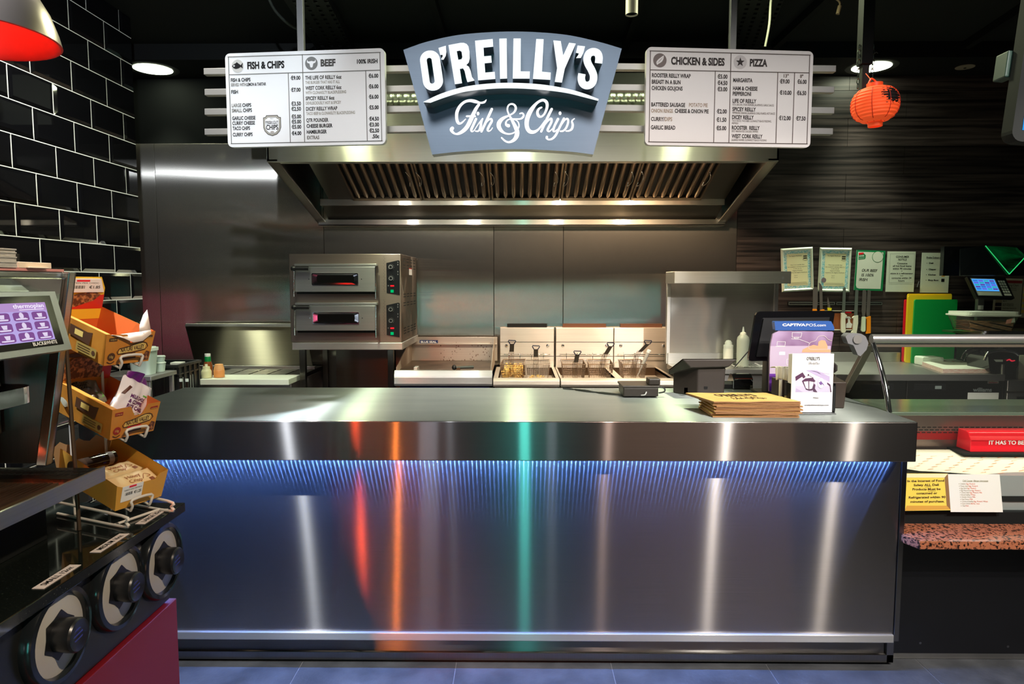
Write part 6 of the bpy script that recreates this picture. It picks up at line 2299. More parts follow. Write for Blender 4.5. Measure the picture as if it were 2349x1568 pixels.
def cutting_board(lab, pl, pr, vt, Yb_, Yt, mat, r=.012, dark=None):
    zb_ = WTZ + .001
    xa, xb = W(pl[1], 800, Yb_).x, W(pr[1], 800, Yb_).x
    xa2, xb2 = W(pl[0], vt, Yt).x, W(pr[0], vt, Yt).x
    zt = z_of(vt, Yt)
    o = V((xa, Yb_, zb_))
    v = V((xa2 - xa, Yt - Yb_, zt - zb_))
    M = fr(o, (xb - xa, 0, 0), V((0, Yt - Yb_, zt - zb_)))
    h = V((0, Yt - Yb_, zt - zb_)).length
    b = MB(mat)
    pts = rrect(0, 1, 0, 1, .03)
    b.prism(pts, None, 0, 0, lambda u, v_, w: M @ V((((xa - xa) + (xa2 - xa) * v_) + u * ((xb - xa) * (1 - v_) + (xb2 - xa2) * v_), v_ * h, .014 * (w - 1))))
    return tag(b.build('cutting_board', bevel=.003), lab, 'cutting board', 'plastic cutting boards leaning on the wall')


cutting_board('red cutting board, mostly hidden behind the yellow ones', (2076, 2071), (2170, 2165), 686, 4.945, 4.972, RED)
cutting_board('tall yellow cutting board between the red and green ones', (2083, 2077), (2184, 2176), 673, 4.915, 4.953, YELLOW)
cutting_board('second yellow cutting board directly behind the green one', (2084, 2079), (2183, 2178), 677, 4.89, 4.932, YELLOW)
cutting_board('green cutting board at the front of the leaning boards', (2099, 2092), (2197, 2189), 686, 4.86, 4.915, GREEN)
a, c = W(2107, 826, 4.75), W(2155, 817, 4.75)
tag(MB(plain('block_white', (.74, .80, .70), .5)).rbox(a.x, c.x, 4.70, 4.80, WTZ + .001, c.z, .012, 'y').build('soap_block', bevel=.003), 'white plastic block in front of the green cutting board', 'block')

# stack of deli wrapping paper
m_pap = plain('wrap_paper_stack', (.70, .72, .62), .6)
m_edge = plain('wrap_paper_edge', (.62, .34, .30), .6, noise=(60, (.74, .62, .56), (.4, .6), (1, 1, 9)))
cn = [WZ(2165, 855, WTZ), WZ(2286, 855, WTZ), WZ(2288, 842, WTZ), WZ(2097, 838, WTZ)]
y_f, y_b = 4.32, 4.80
xq = [W(2163, 850, y_f).x, W(2286, 850, y_f).x, W(2288, 830, y_b).x, W(2105, 830, y_b).x]
zt_ = W(0, 843, y_f).z
zlo = WTZ + .001
NL = 22


def stk(u, v, w):
    x = (xq[0] + (xq[1] - xq[0]) * u) * (1 - v) + (xq[3] + (xq[2] - xq[3]) * u) * v
    cur = .009 * max(0, (v - .45)) * 2 * math.sin(math.pi * u * .9 + .3) * w
    return (x, y_f + (y_b - y_f) * v, zlo + (zt_ - zlo) * w + cur)


b = MB(m_pap).grid(lambda u, v: stk(u, v, 1), 14, 10)
b.use(m_edge)
b.grid(lambda u, v: stk(u, 0, v), 14, 4).grid(lambda u, v: stk(0, u, v), 10, 4).grid(lambda u, v: stk(1, u, v), 10, 4).grid(lambda u, v: stk(u, 1, v), 14, 4)
b.use(plain('red_marks', (.55, .08, .05), .6))
for k in range(7):
    p = V(stk(.30 + .10 * k, .80 - .05 * k, 1)) + V((0, 0, .0015))
    b.add([p + V((-.006, -.012, 0)), p + V((.006, -.012, 0)), p + V((.006, .012, .001)), p + V((-.006, .012, .001))], [(0, 1, 2, 3)])
o = tag(b.build('wrapping_paper', flatmesh=True, smooth_angle=30), 'thick stack of white wrapping paper with pink edges on the back counter', 'paper stack')

# dark angled screens hanging over the back counter
YV = 4.55
t = thing('dark_monitor', 'black angled screen unit with green reflections painted on its edges, on the wall', 'monitor', tuple(W(2280, 632, YV)))
p3 = lambda pts, Y: [W(2170 + x / 7.469, 550 + y / 7.469, Y) for x, y in pts]
m_pan = plain('screen_black', (.004, .005, .006), .25)
q = p3([(205, 620), (205, 110), (250, 150), (240, 620)], YV + .15)
MB(m_pan).box(W(2197, 560, YV).x, W(2420, 560, YV).x, YV + .14, YV + .18, W(2200, 632, YV + .14).z, W(2200, 565, YV + .14).z).build('back_box', t)
A, B_, C_, D_ = p3([(245, 605), (1070, 600)], YV) + p3([(665, 100), (250, 150)], YV + .10)
MB(m_pan).slab([A, B_, C_, D_], .012).build('left_screen', t)
E_ = p3([(1340, 300), (1340, 110)], YV)
MB(plain('screen_green_reflect', (.0, .16, .05), .12, coat=.5, noise=(3, (.003, .01, .006), (.40, .58), (1, 2, 4)))).slab([B_ + V((.004, -.004, .012)), E_[0] + V((.02, 0, 0)), E_[1] + V((.02, .1, 0)), C_ + V((.006, 0, 0))], .010).build('right_screen', t)  # green reflection is put into the screen colour
b = MB(glow('edge_green_reflect', (.03, .62, .16), .7))  # reflected green along the edges, drawn as a glow
b.tube([C_ + V((.002, -.004, 0)), B_ + V((.002, -.006, .004))], .0028, 6).tube([B_ + V((.002, -.006, .006)), E_[0] + V((0, -.006, 0))], .0028, 6)
b.build('edge_reflection', t)

# weighing scale: display on a post, pan with a food tub
YS2 = 4.45
zpn = W(0, 768, YS2).z
xs0, xs1 = W(2244, 768, YS2).x, W(2420, 768, YS2).x
t = thing('counter_scale', 'shop scale with blue touch display on a post and steel pan', 'scale', ((xs0 + xs1) / 2, YS2, WTZ))
xo = wx1 + .02
b = MB(BLACK).rbox(xo, xo + .42, YS2 - .10, YS2 + .35, WTZ - .05, zpn - .03, .03, 'z')
b.box(xs0 - .18, xo + .3, YS2 + .10, YS2 + .35, zpn - .06, zpn - .02)
b.build('body', t, bevel=.004)
b = MB(plain('scale_pan', (.60, .62, .58), .22, 1))
b.rbox(xs0, xs1, YS2 - .04, YS2 + .30, zpn, zpn + .018, .03, 'z').rbox(xs0 + .02, xs1 - .02, YS2 - .02, YS2 + .28, zpn + .012, zpn + .030, .03, 'z')
b.build('pan', t, bevel=.006)
MB(plain('scale_tray_green', (.03, .09, .03), .35)).box(W(2190, 762, YS2 + .2).x, xs0 + .1, YS2 + .12, YS2 + .34, zpn + .004, zpn + .016).build('side_tray', t)
po = W(2248, 700, YS2 + .28)
MB(plain('scale_post', (.16, .16, .16), .35, .7)).box(po.x - .022, po.x + .022, YS2 + .27, YS2 + .30, zpn, W(0, 682, YS2 + .28).z).build('post', t, bevel=.003)
b = MB(WHITE, FRONT((0, YS2 + .27, 0)))
q0, q1 = W(2243, 710, YS2 + .27), W(2256, 700, YS2 + .27)
b.rect(q0.x, q1.x, q0.z, q1.z, .001)
b.build('post_sticker', t)
dq = p3([(430, 985), (1070, 1000), (965, 640), (360, 625)], YS2 + .22)
dq = [dq[0] + V((0, -.06, 0)), dq[1] + V((0, -.06, 0)), dq[2], dq[3]]
u, v = dq[1] - dq[0], dq[3] - dq[0]
Md = fr(dq[0], u, v)
wl, hl = u.length, V((0, v.y, v.z)).length
sh = v.dot(u.normalized())
d = MB(BLACK, Md).prism([(0, .0), (wl, 0), (wl + sh * .85, hl), (sh, hl)], None, -.03, 0).build('display', t, bevel=.004)
qq = lambda x, y: (x * wl + sh * y, y * hl)
b = MB(plain('bezel_grey', (.35, .42, .40), .4), Md).flat([qq(.06, .10), qq(.70, .10), qq(.72, .92), qq(.06, .92)], .001)
b.build('bezel', d)
b = MB(glow('scale_blue', (.06, .33, .85), .9), Md).flat([qq(.08, .32), qq(.68, .32), qq(.69, .88), qq(.08, .88)], .0018)
random.seed(5)
for i in range(4):
    for j in range(5):
        b.use(glow('scale_key_%d' % ((i * 3 + j) % 4), [(.03, .18, .60), (.10, .05, .35), (.03, .40, .45), (.12, .12, .70)][(i * 3 + j) % 4], .7))
        x, y = .10 + .145 * i, .38 + .095 * j
        b.flat([qq(x, y), qq(x + .125, y), qq(x + .125, y + .07), qq(x, y + .07)], .0024)
b.build('touch_screen', d)
b = MB(PAPER, Md).flat([qq(.09, .12), qq(.68, .12), qq(.68, .27), qq(.09, .27)], .002)
b.build('label_strip', d)
b = MB(plain('keypad_keys', (.62, .66, .58), .5), Md)
for i in range(3):
    for j in range(6):
        if j == 0 and i == 0:
            b.flat([qq(.76, .12), qq(.95, .12), qq(.95, .22), qq(.76, .22)], .002)
        elif j:
            x, y = .765 + .065 * i, .14 + .12 * j
            b.flat([qq(x, y), qq(x + .052, y), qq(x + .052, y + .09), qq(x, y + .09)], .002)
b.build('keypad', d)
# food tub on the scale
zc0_ = zpn + .031
xa, xb = W(2212, 740, YS2 + .02).x, W(2333, 740, YS2 + .02).x
zt_ = W(0, 714, YS2 + .02).z
t = thing('food_container', 'clear plastic food tub with white lid and pink slices on the scale', 'food container', ((xa + xb) / 2, YS2 + .1, zc0_))
m_cl = pane('clear_tub', (.93, .95, .90), .15, .07, .05)
bt, tp = rrect(xa + .03, xb - .03, YS2 - .0, YS2 + .2, .03), rrect(xa, xb, YS2 - .02, YS2 + .22, .035)
n_ = len(bt)
zr_ = zt_ - .028
b = MB(m_cl).add([(x, y, zc0_) for x, y in bt] + [(x, y, zr_) for x, y in tp], [(k, (k + 1) % n_, n_ + (k + 1) % n_, n_ + k) for k in range(n_)] + [tuple(range(n_))])
b.build('tub', t, smooth_angle=50)
b = MB(plain('tub_lid_white', (.78, .82, .74), .4)).rbox(xa - .012, xb + .012, YS2 - .03, YS2 + .23, zr_, zr_ + .010, .04, 'z').rbox(xa, xb, YS2 - .02, YS2 + .22, zr_ + .010, zt_, .04, 'z')
b.build('lid', t, bevel=.003)
m_sl = plain('sliced_meat', (.85, .40, .17), .55, noise=(9, (.92, .58, .32), (.35, .65), (1, 1, 1)))
b = MB(m_sl)
for k in range(9):
    zz = zc0_ + .004 + k * .006
    ph_ = k * 1.3
    xl, xr = xa + .036 - .0012 * k, xb - .036 + .0012 * k

    def slc(u, v, xl=xl, xr=xr, zz=zz, ph_=ph_):
        return (xl + (xr - xl) * u, YS2 + .012 + .17 * v, zz + .004 * math.sin(u * 11 + ph_) + (.016 * (1 - u) ** 2) * (ph_ / 12))
    b.grid(slc, 20, 4)
    b.grid(lambda u, v: tuple(V(slc(u, 0)) - V((0, 0, .0085 * v))), 20, 1)
o = tag(b.build('sliced_ham', flatmesh=True, smooth_angle=50), 'pink folded ham slices inside the clear tub', 'sliced meat')
o['kind'] = 'stuff'
b = MB(plain('tub_label_pink', (.80, .38, .30), .5))
p = V((xb - .10, YS2 - .019, zc0_ + .045))
b.quad(p, p + V((.035, 0, .006)), p + V((.043, 0, .036)), p + V((.006, 0, .026)))
b.use(PAPER).quad(p + V((.035, -.0004, .006)), p + V((.060, -.0004, .012)), p + V((.056, -.0004, .044)), p + V((.043, -.0004, .036)))
b.build('price_sticker', t)
# label printer below
YPn = 4.28
a, c = W(2275, 868, YPn), W(2349, 806, YPn)
t = thing('label_printer', 'black label printer with chrome edge and red badge at the right edge', 'printer', (a.x + .1, YPn + .1, WTZ - .06))
pts = [(2266, 815), (2272, 806), (2300, 803), (2325, 806), (2338, 815), (2336, 838), (2322, 862), (2300, 868), (2270, 850)]
pp = [(W(x, y, YPn).x, W(x, y, YPn).z) for x, y in pts]
MB(BLACKG, FRONT((0, YPn, 0))).prism(pp[::-1], None, -.22, 0).build('housing', t, bevel=.008)
b = MB(CHROME).tube([W(x, y, YPn - .004) for x, y in ((2258, 826), (2264, 812), (2272, 807), (2300, 804), (2325, 807), (2336, 814))], .009, 10, sub=4)
b.build('chrome_edge', t, smooth_angle=60)
b = MB(plain('printer_label', (.55, .58, .56), .5), FRONT((0, YPn, 0)))
pl_ = lambda l: [(W(x, y, YPn).x, W(x, y, YPn).z) for x, y in l]
b.flat(pl_([(2277, 824), (2298, 824), (2298, 829), (2282, 829)]), .010)
b.use(glow('badge_red', (.85, .02, .05), .5))
q = pl_([(2316, 826)])[0]
b.stroke([(q[0] - .024, q[1], .003), (q[0] - .008, q[1] + .006, .004), (q[0] + .006, q[1] - .003, .004), (q[0] + .024, q[1], .003)], .010)
b.build('badge', t)
b = MB(BLACKG).tube([W(x, y, YPn + .1) for x, y in ((2206, 822), (2215, 806), (2240, 797), (2280, 797))], .006, 8, sub=5).tube([W(x, y, YPn + .1) for x, y in ((2212, 826), (2222, 812), (2250, 803))], .004, 8, sub=5)
b.build('lead', t, smooth_angle=60)
b = MB(plain('printer_white', (.62, .64, .52), .5)).box(W(2336, 860, YPn + .05).x, W(2420, 860, YPn + .05).x, YPn + .05, YPn + .25, WTZ - .06, W(0, 812, YPn + .05).z)
tag(b.build('white_appliance', bevel=.004), 'pale appliance cut by the right edge beside the black printer', 'appliance')

# =================================================================== deli display case
DX0, DX1 = 1.487, 2.75
t = thing('deli_case', 'glass fronted deli display case with granite ledge, at the right', 'display case', (2.1, 2.9, 0))
YD = 2.70
m_bk2 = plain('deli_black_panel', (.003, .003, .004), .35)
MB(m_bk2).box(DX0 - .01, DX1, YD, YD + .04, W(0, 1487, YD).z, .545).build('front_panel', t, bevel=.002)
MB(S_X).box(DX0 + .02, DX1, YD + .03, YD + .05, .002, W(0, 1480, YD + .03).z + .02).build('kick_plate', t)
b = MB(plain('screw_dark', (.2, .2, .2), .3, 1), FRONT((0, YD, 0)))
for px, py in ((2111, 1474), (2312, 1482)):
    q = W(px, py, YD)
    b.disc(q.x, q.z, .005, .0008)
b.build('screw', t)
m_gran = plain('granite_red', (.42, .14, .07), .10, noise=(95, (.018, .010, .008), (.50, .60), (1, 1, 1)), coat=.3)
GZ = .552
gq = [(DX0, 2.575), (DX1, 2.575), (DX1, 2.80), (DX0, 2.80)]
MB(m_gran).prism([(DX0 + .02, 2.565), (DX1, 2.565), (DX1, 2.80), (DX0 - .005, 2.80), (DX0 - .005, 2.63)], None, GZ - .032, GZ).build('granite_ledge', t, bevel=.003)
MB(ALU).box(DX0 - .005, DX1, 2.765, 2.80, GZ, W(0, 1188, 2.765).z).build('glass_channel', t, bevel=.003)
MB(BLACKM).box(DX0 - .005, DX1, 2.775, 2.80, W(0, 1188, 2.765).z, W(0, 1176, 2.765).z).build('seal', t)
# curved front glass
RY, RZ = 2.95, W(2150, 777, 2.95).z
gp = smooth([(2.785, W(0, 1190, 2.785).z), (2.75, .74), (2.745, .88), (2.79, 1.06), (RY - .02, RZ)], 6)
m_gl = pane('deli_glass', (.95, .98, .96), .08, .010)
b = MB(m_gl)
b.grid(lambda u, v: (DX0 + (DX1 - DX0) * u, gp[round(v * (len(gp) - 1))][0], gp[round(v * (len(gp) - 1))][1]), 1, len(gp) - 1)
b.build('front_glass', t, smooth_angle=60)
# end glass
b = MB(m_gl)
b.flat([(p[0], p[1]) for p in gp] + [(3.16, 1.02), (3.16, .70)], 0, M=Matrix(((0, 0, 1, DX0 + .004), (1, 0, 0, 0), (0, 1, 0, 0), (0, 0, 0, 1))))
b.build('end_glass', t)
MB(plain('rail_satin', (.66, .62, .62), .34, .9)).cyl((DX0 - .0, RY, RZ), (DX1, RY, RZ), .0195, n=28).build('top_rail', t, smooth_angle=50)
MB(plain('under_rail', (.10, .07, .05), .5)).box(DX0 + .01, DX1, RY - .004, RY + .05, RZ - .034, RZ - .012).build('under_rail', t)
MB(BLACKM).box(DX0 + .01, DX1, RY - .006, RY + .0, RZ - .022, RZ - .017).build('rail_seal', t)
q = lambda l, Y: [(W(x, y, Y).x, W(x, y, Y).z) for x, y in l]
b = MB(RUBBER)
b.prism(q([(1932, 770), (1940, 763), (1968, 764), (1978, 770), (1984, 785), (1980, 800), (1966, 815), (1960, 812), (1950, 790), (1938, 786)], RY)[::-1], None, -.02, .03, M=FRONT((0, RY, 0)))
b.build('end_bracket', t, bevel=.006)
MB(plain('bracket_cap', (.20, .19, .18), .4)).cyl((W(1966, 780, RY - .03).x, RY - .031, RZ), (W(1966, 780, RY - .03).x, RY - .036, RZ), .018, n=28).build('bracket_disc', t)
xl = DX0 + .004
fp = [V((xl, RY - .01, RZ - .02)), V((xl + .003, 2.875, 1.17)), V((xl + .005, 2.825, 1.07)), V((xl + .006, 2.80, CZ - .01))]
MB(CHROME).tube(fp, .0105, 14, sub=6).build('front_leg', t, smooth_angle=60)
bk = [V((xl - .004, RY + .0, RZ - .03)), V((xl - .004, 3.16, CZ + .012))]
MB(plain('leg_bronze', (.22, .18, .16), .38, .8)).hexa([bk[0] + V((-.016, 0, 0)), bk[0] + V((.016, 0, 0)), bk[0] + V((.016, .03, 0)), bk[0] + V((-.016, .03, 0)), bk[1] + V((-.016, 0, 0)), bk[1] + V((.016, 0, 0)), bk[1] + V((.016, .03, 0)), bk[1] + V((-.016, .03, 0))][4:] + [bk[0] + V((-.016, 0, 0)), bk[0] + V((.016, 0, 0)), bk[0] + V((.016, .03, 0)), bk[0] + V((-.016, .03, 0))]).build('rear_leg', t, bevel=.002)
# rear shelf, back and deck
m_shf = plain('deli_shelf', (.30, .38, .28), .16, .7)
b = MB(m_shf).box(DX0 + .01, DX1, 2.80, 3.12, .985, 1.0)
b.build('rear_shelf', t, bevel=.003)
m_per = plain('deli_back_panel', (.32, .24, .22), .3, .8)
Yp = 3.10
b = MB(m_per).box(DX0 + .01, DX1, Yp, Yp + .012, .66, .985)
b.build('rear_panel', t)
b = MB(plain('deli_slots', (.010, .004, .004), .6), FRONT((0, Yp, 0)))
for r_ in range(3):
    zz = W(0, 975 + 6 * r_, Yp).z
    k = 0
    x = DX0 + .03 + (.012 if r_ % 2 else 0)
    while x < DX1 - .05:
        b.rect(x, x + .017, zz - .0025, zz + .0025, .0007)
        x += .024
b.use(plain('red_reflection', (.35, .01, .012), .35)).rect(DX0 + .01, DX1, W(0, 1003, Yp).z, W(0, 986, Yp).z + .003, .0004)  # red reflection put on the rear panel as a coloured strip
b.build('vent_slots', t)
m_in = plain('deli_interior', (.42, .44, .44), .35, .4)
zd = .742
b = MB(m_in).box(DX0 + .01, DX1, 2.79, Yp, zd - .02, zd)
b.box(DX0 + .01, DX1, 2.79, 2.80, .60, zd - .02)
b.build('deck', t)
b = MB(BLACKM).box(DX0 + .3, DX1, 2.785, 2.789, W(0, 1142, 2.79).z, W(0, 1130, 2.79).z)
b.build('air_slot', t)
MB(BLACKM).box(DX0 + .02, DX1, YD + .06, 3.3, .05, .60).build('carcass', t)
lamp('deli_lamp', 'AREA', (2.1, 2.98, .972), .65, (1, .92, .74), 1.1, (2.1, 2.93, .6), size_y=.04)

# printed paper lying in the case
m_dp = plain('deli_paper', (.78, .76, .60), .6)


def dpap(u, v):
    x = DX0 + .02 + 1.0 * u
    y = 2.80 + .27 * v
    z = zd + .004 + .036 * v + .012 * math.sin(u * 6 + 1.2) * (1 - v) + (.02 * max(0, .12 - u) * 8) * (1 - v)
    if v > .75:
        x = min(x, W(2275, 1018, y).x + (1 - v) * .9)
    return (x, y, z)


b = MB(m_dp).grid(dpap, 40, 12)
b.use(plain('deli_print', (.75, .22, .05), .6))
for i in range(14):
    for j in range(6):
        u, v = .02 + i * .072 + (j % 2) * .036, .06 + j * .12
        if u > .94:
            continue
        pts = [V(dpap(u + .036 * s_ * .9, v + .045 * s_)) + V((0, -.001, .0025)) for s_ in (0, .25, .5, .75, 1)]
        for a, c in zip(pts, pts[1:]):
            w_ = V((.000, .0035 * (1.0 if random.random() > .3 else .5), 0))
            b.quad(a, c, c + w_, a + w_)
tag(b.build('deli_paper', flatmesh=True, smooth_angle=60), 'cream printed wrapping paper spread inside the deli case', 'paper')
# red plastic box with lettering
YX = 2.99
a, c = W(2226, 1030, YX), W(2420, 986, YX)
zz0 = zd + .048
zz1 = W(0, 986, YX).z
b = MB(plain('red_case', (.78, .008, .02), .22))
pr = [(YX, zz0), (YX, zz1 - .035), (YX + .012, zz1 - .020), (YX + .02, zz1 - .004), (YX + .035, zz1), (YX + .09, zz1), (YX + .10, zz0)]
t = thing('red_ticket_box', 'red plastic box lettered IT HAS TO BE inside the deli case', 'box', (a.x + .2, YX, zz0))
b.prism(pr, None, 0, 0, lambda u, v, w: (a.x + (.5) * w, u, v))
b.build('body', t, bevel=.006)
b = MB(WHITE, FRONT((0, YX, 0)))
q0, q1 = W(2268, 1019, YX), W(2349, 1010, YX)
b.text('IT HAS TO BE', q0.x, q0.z, q1.z - q0.z, q1.x - q0.x, d=.0012, bold=.025)
b.build('lettering', t, flatmesh=True)
MB(BLACKM).box(a.x - .04, DX1, YX - .02, YX + .1, zz0 - .008, zz0 - .0005).build('base_strip', t)

# notices stuck on the front glass
yq = 2.738
SQ = 7.468


def onglass(name, lab, q, fn, mat):
    p = [W(2050 + x / SQ, 1060 + y / SQ, yq) for x, y in q]
    p = [V((a.x, yq - (.002 + .0), a.z)) for a in p]
    M = fr(p[3], p[2] - p[3], p[0] - p[3])
    w = (p[2] - p[3]).length
    h = (p[0] - p[3]).length
    wt = (p[1] - p[0]).length
    ft_ = lambda x, y: (x, y)
    b = MB(mat, M)
    sk = (p[0] - p[3]).dot((p[2] - p[3]).normalized())
    pts = [(0, 0), (w, 0), (((p[1] - p[3]).dot((p[2] - p[3]).normalized())), (p[1] - p[3]).dot(V(M.col[1][:3]))), (sk, h)]
    b.prism(pts, None, 0, .0015)
    inv = M.inverted()

    def loc(x, y):
        a = inv @ V((W(2050 + x / SQ, 1060 + y / SQ, yq).x, yq, W(2050 + x / SQ, 1060 + y / SQ, yq).z))
        return a.x, a.y
    fn(b, loc)
    return tag(b.build(name, flatmesh=True), lab, 'notice', 'notices on the deli glass')


SER = 1 / 1600 * yq / SQ


def f_y(b, loc):
    b.use(plain('notice_ochre', (.68, .36, .06), .5)).flat([loc(215, 735), loc(900, 735), loc(962, 800), loc(180, 820)], .0021)
    b.use(plain('notice_brown_edge', (.28, .15, .06), .5)).flat([loc(918, 190), loc(960, 800), loc(900, 735), loc(862, 255)], .0021)
    b.use(plain('notice_light', (.84, .80, .48), .5)).flat([loc(205, 190), loc(918, 190), loc(862, 255), loc(210, 255)], .0021)
    b.use(plain('notice_ink', (.06, .015, .01), .6))
    for s, x0, x1, y in (('In the interest of Food', 225, 852, 333), ('Safety ALL Deli', 332, 762, 402), ('Products Must be', 312, 792, 474), ('consumed or', 380, 735, 543), ('Refrigerated within 90', 248, 875, 614), ('minutes of purchase.', 278, 858, 686)):
        a, c = loc(x0, y), loc(x1, y)
        b.text(s, a[0], a[1], 40 * SER, c[0] - a[0], d=.0024, bold=.022)
    for x0, x1, y in ((528, 632, 414), (578, 710, 485)):
        b.line(loc(x0, y), loc(x1, y), 4 * SER, .0024)


onglass('food_safety_notice', 'yellow food safety notice on the deli glass', [(205, 185), (918, 188), (962, 815), (180, 825)], f_y, plain('notice_yellow', (.85, .66, .10), .5))


def f_w(b, loc):
    b.use(plain('notice_green_grey', (.30, .28, .16), .6))
    a, c = loc(1170, 322), loc(1605, 322)
    b.text('Cold Counter Allergen Information', a[0], a[1], 28 * SER, c[0] - a[0], d=.0022, bold=.01)
    b.line(loc(1170, 328), loc(1605, 328), 3 * SER, .0022)
    rows = [('Coleslaw:', 'Egg, Mustard.', 1130, 1232, 1385, 372), ('Potato Salad:', 'Egg, Mustard.', 1135, 1275, 1432, 410), ('Egg Salad:', 'Egg, Mustard.', 1140, 1248, 1402, 448), ('Egg Mayonnaise:', 'Egg, Mustard.', 1143, 1325, 1478, 486),
            ('Cheese Salad:', 'Egg, Mustard, Milk.', 1148, 1293, 1505, 522), ('Bread Stuffing:', 'Wheat.', 1150, 1308, 1392, 560), ('Cheddar Cheese:', 'Milk.', 1153, 1332, 1392, 598), ('Feta Cheese:', 'Milk.', 1156, 1290, 1350, 636),
            ('Chicken & Stuffing:', 'Egg, Mustard, Wheat.', 1160, 1362, 1605, 673), ('Cajun Chicken:', 'Barley, Soya.', 1162, 1315, 1465, 710), ('Tuna:', 'Fish.', 1165, 1222, 1278, 748)]
    for s1, s2, x0, x1, x2, y in rows:
        a, c, e = loc(x0, y), loc(x1, y), loc(x2, y)
        b.use(plain('notice_text_grey', (.34, .28, .18), .6)).text(s1, a[0], a[1], 24 * SER, c[0] - a[0] - 6 * SER, d=.0022)
        b.disc(a[0] - 20 * SER, a[1] + 10 * SER, 6 * SER, .0022)
        b.use(plain('notice_text_red', (.72, .14, .05), .6)).text(s2, c[0], c[1], 24 * SER, e[0] - c[0], d=.0022)


onglass('allergen_notice', 'white allergen list on the deli glass, right of the yellow notice', [(920, 203), (1805, 203), (1862, 848), (968, 845)], f_w, plain('notice_white', (.82, .82, .74), .5))
# =================================================================== left foreground: coffee station
FXc = -.905                      # front face of the cabinet
GZT = WX(425, 1152, FXc).z       # granite top
YEND = W(425, 1152, 1).y and WX(425, 1152, FXc).y
t = thing('coffee_cabinet', 'dark coffee station cabinet with red door and cup dispensers', 'cabinet', (-1.3, 1.2, 0))
FX = FXc - .03
zs_ = WX(425, 1340, FX).z
m_granite = plain('granite_black', (.006, .008, .007), .05, spec=.6, noise=(240, (.06, .07, .06), (.62, .75), (1, 1, 1)))
MB(m_granite).box(-1.75, FXc, .35, YEND, GZT - .024, GZT).build('granite_top', t, bevel=.002)
ye = YEND - .045
m_fas = plain('fascia_black', (.010, .011, .011), .28)
MB(m_fas).box(-1.75, FX, .35, ye, zs_, GZT - .024).build('fascia', t, bevel=.002)
m_red = plain('door_red', (.19, .005, .009), .45)
d = MB(m_red).box(FX - .018, FX + .012, .35, ye + .012, .06, zs_ - .004).build('red_door', t, bevel=.002)
MB(plain('carcass_dark', (.05, .05, .055), .5)).box(-1.75, FX - .018, .35, ye, .06, zs_).build('carcass', t)
MB(BLACKM).box(-1.72, FX - .06, .35, ye - .05, 0, .06).build('plinth', t)
m_rim = plain('dispenser_rim', (.010, .012, .014), .15)
m_gas = plain('dispenser_gasket', (.42, .40, .36), .45)
for k, (px, py) in enumerate(((122, 1455), (263, 1345), (362, 1285))):
    c = WX(px, py, FX)
    c.x = FX
    q = MB(m_rim).lathe([(.100, 0), (.100, .010), (.094, .020), (.084, .022), (.080, .012), (.080, .0)], c, 48, EX).build('cup_dispenser', t, smooth_angle=35)
    MB(m_gas).lathe([(.080, .010), (.05, .013), (.03, .013)], c, 40, EX).build('gasket', q, smooth_angle=50)
    b = MB(BLACK)
    hexp = [(.050 * math.cos(R(60 * i + 20)), .050 * math.sin(R(60 * i + 20))) for i in range(6)]
    star = []
    for i in range(6):
        a, e = hexp[i], hexp[(i + 1) % 6]
        star += [a, ((a[0] + e[0]) / 2 * .94, (a[1] + e[1]) / 2 * .94)]
    b.prism(star, None, 0, .0, lambda u, v, w: (c.x + .006 + .008 * w, c.y + u, c.z + v))
    b.build('diaphragm', q, bevel=.002)
    MB(plain('cup_lid_black', (.012, .012, .014), .3)).lathe([(.032, .012), (.034, .035), (.034, .050), (.031, .054), (.027, .052), (0, .050)], c, 32, EX).build('cup_lid', q, smooth_angle=35)
    b = MB(plain('cup_print_blue', (.03, .04, .22), .4), fr(c + V((.0505, 0, 0)), EY, EZ))
    for j in range(3):
        b.line((-.018, .010 - .010 * j), (.016, .014 - .010 * j), .0035, .0006)
    b.build('cup_print', q)
# size labels lying along the granite edge
m_lab = plain('label_pinkish', (.72, .62, .58), .5)
for (cx, cy, tx, lab) in ((108, 1322, 'SMALL 12oz', 'white label reading SMALL 12oz on the black granite'), (240, 1245, 'MEDIUM 16oz', 'white label reading MEDIUM 16oz on the black granite'), (348, 1184, 'LARGE 20oz', 'white label reading LARGE 20oz on the black granite')):
    c = WZ(cx, cy, GZT)
    Ml = fr(V((FXc - .030, c.y, GZT + .0005)), EY, (-1, 0, 0))
    b = MB(m_lab, Ml).prism([(-.058, -.012), (.058, -.012), (.058, .012), (-.058, .012)], None, 0, .0008)
    b.use(INK).text(tx, 0, -.006, .012, .088, 'C', .0014, .01)
    tag(b.build('size_label', flatmesh=True), lab, 'label', 'cup size labels on the granite')

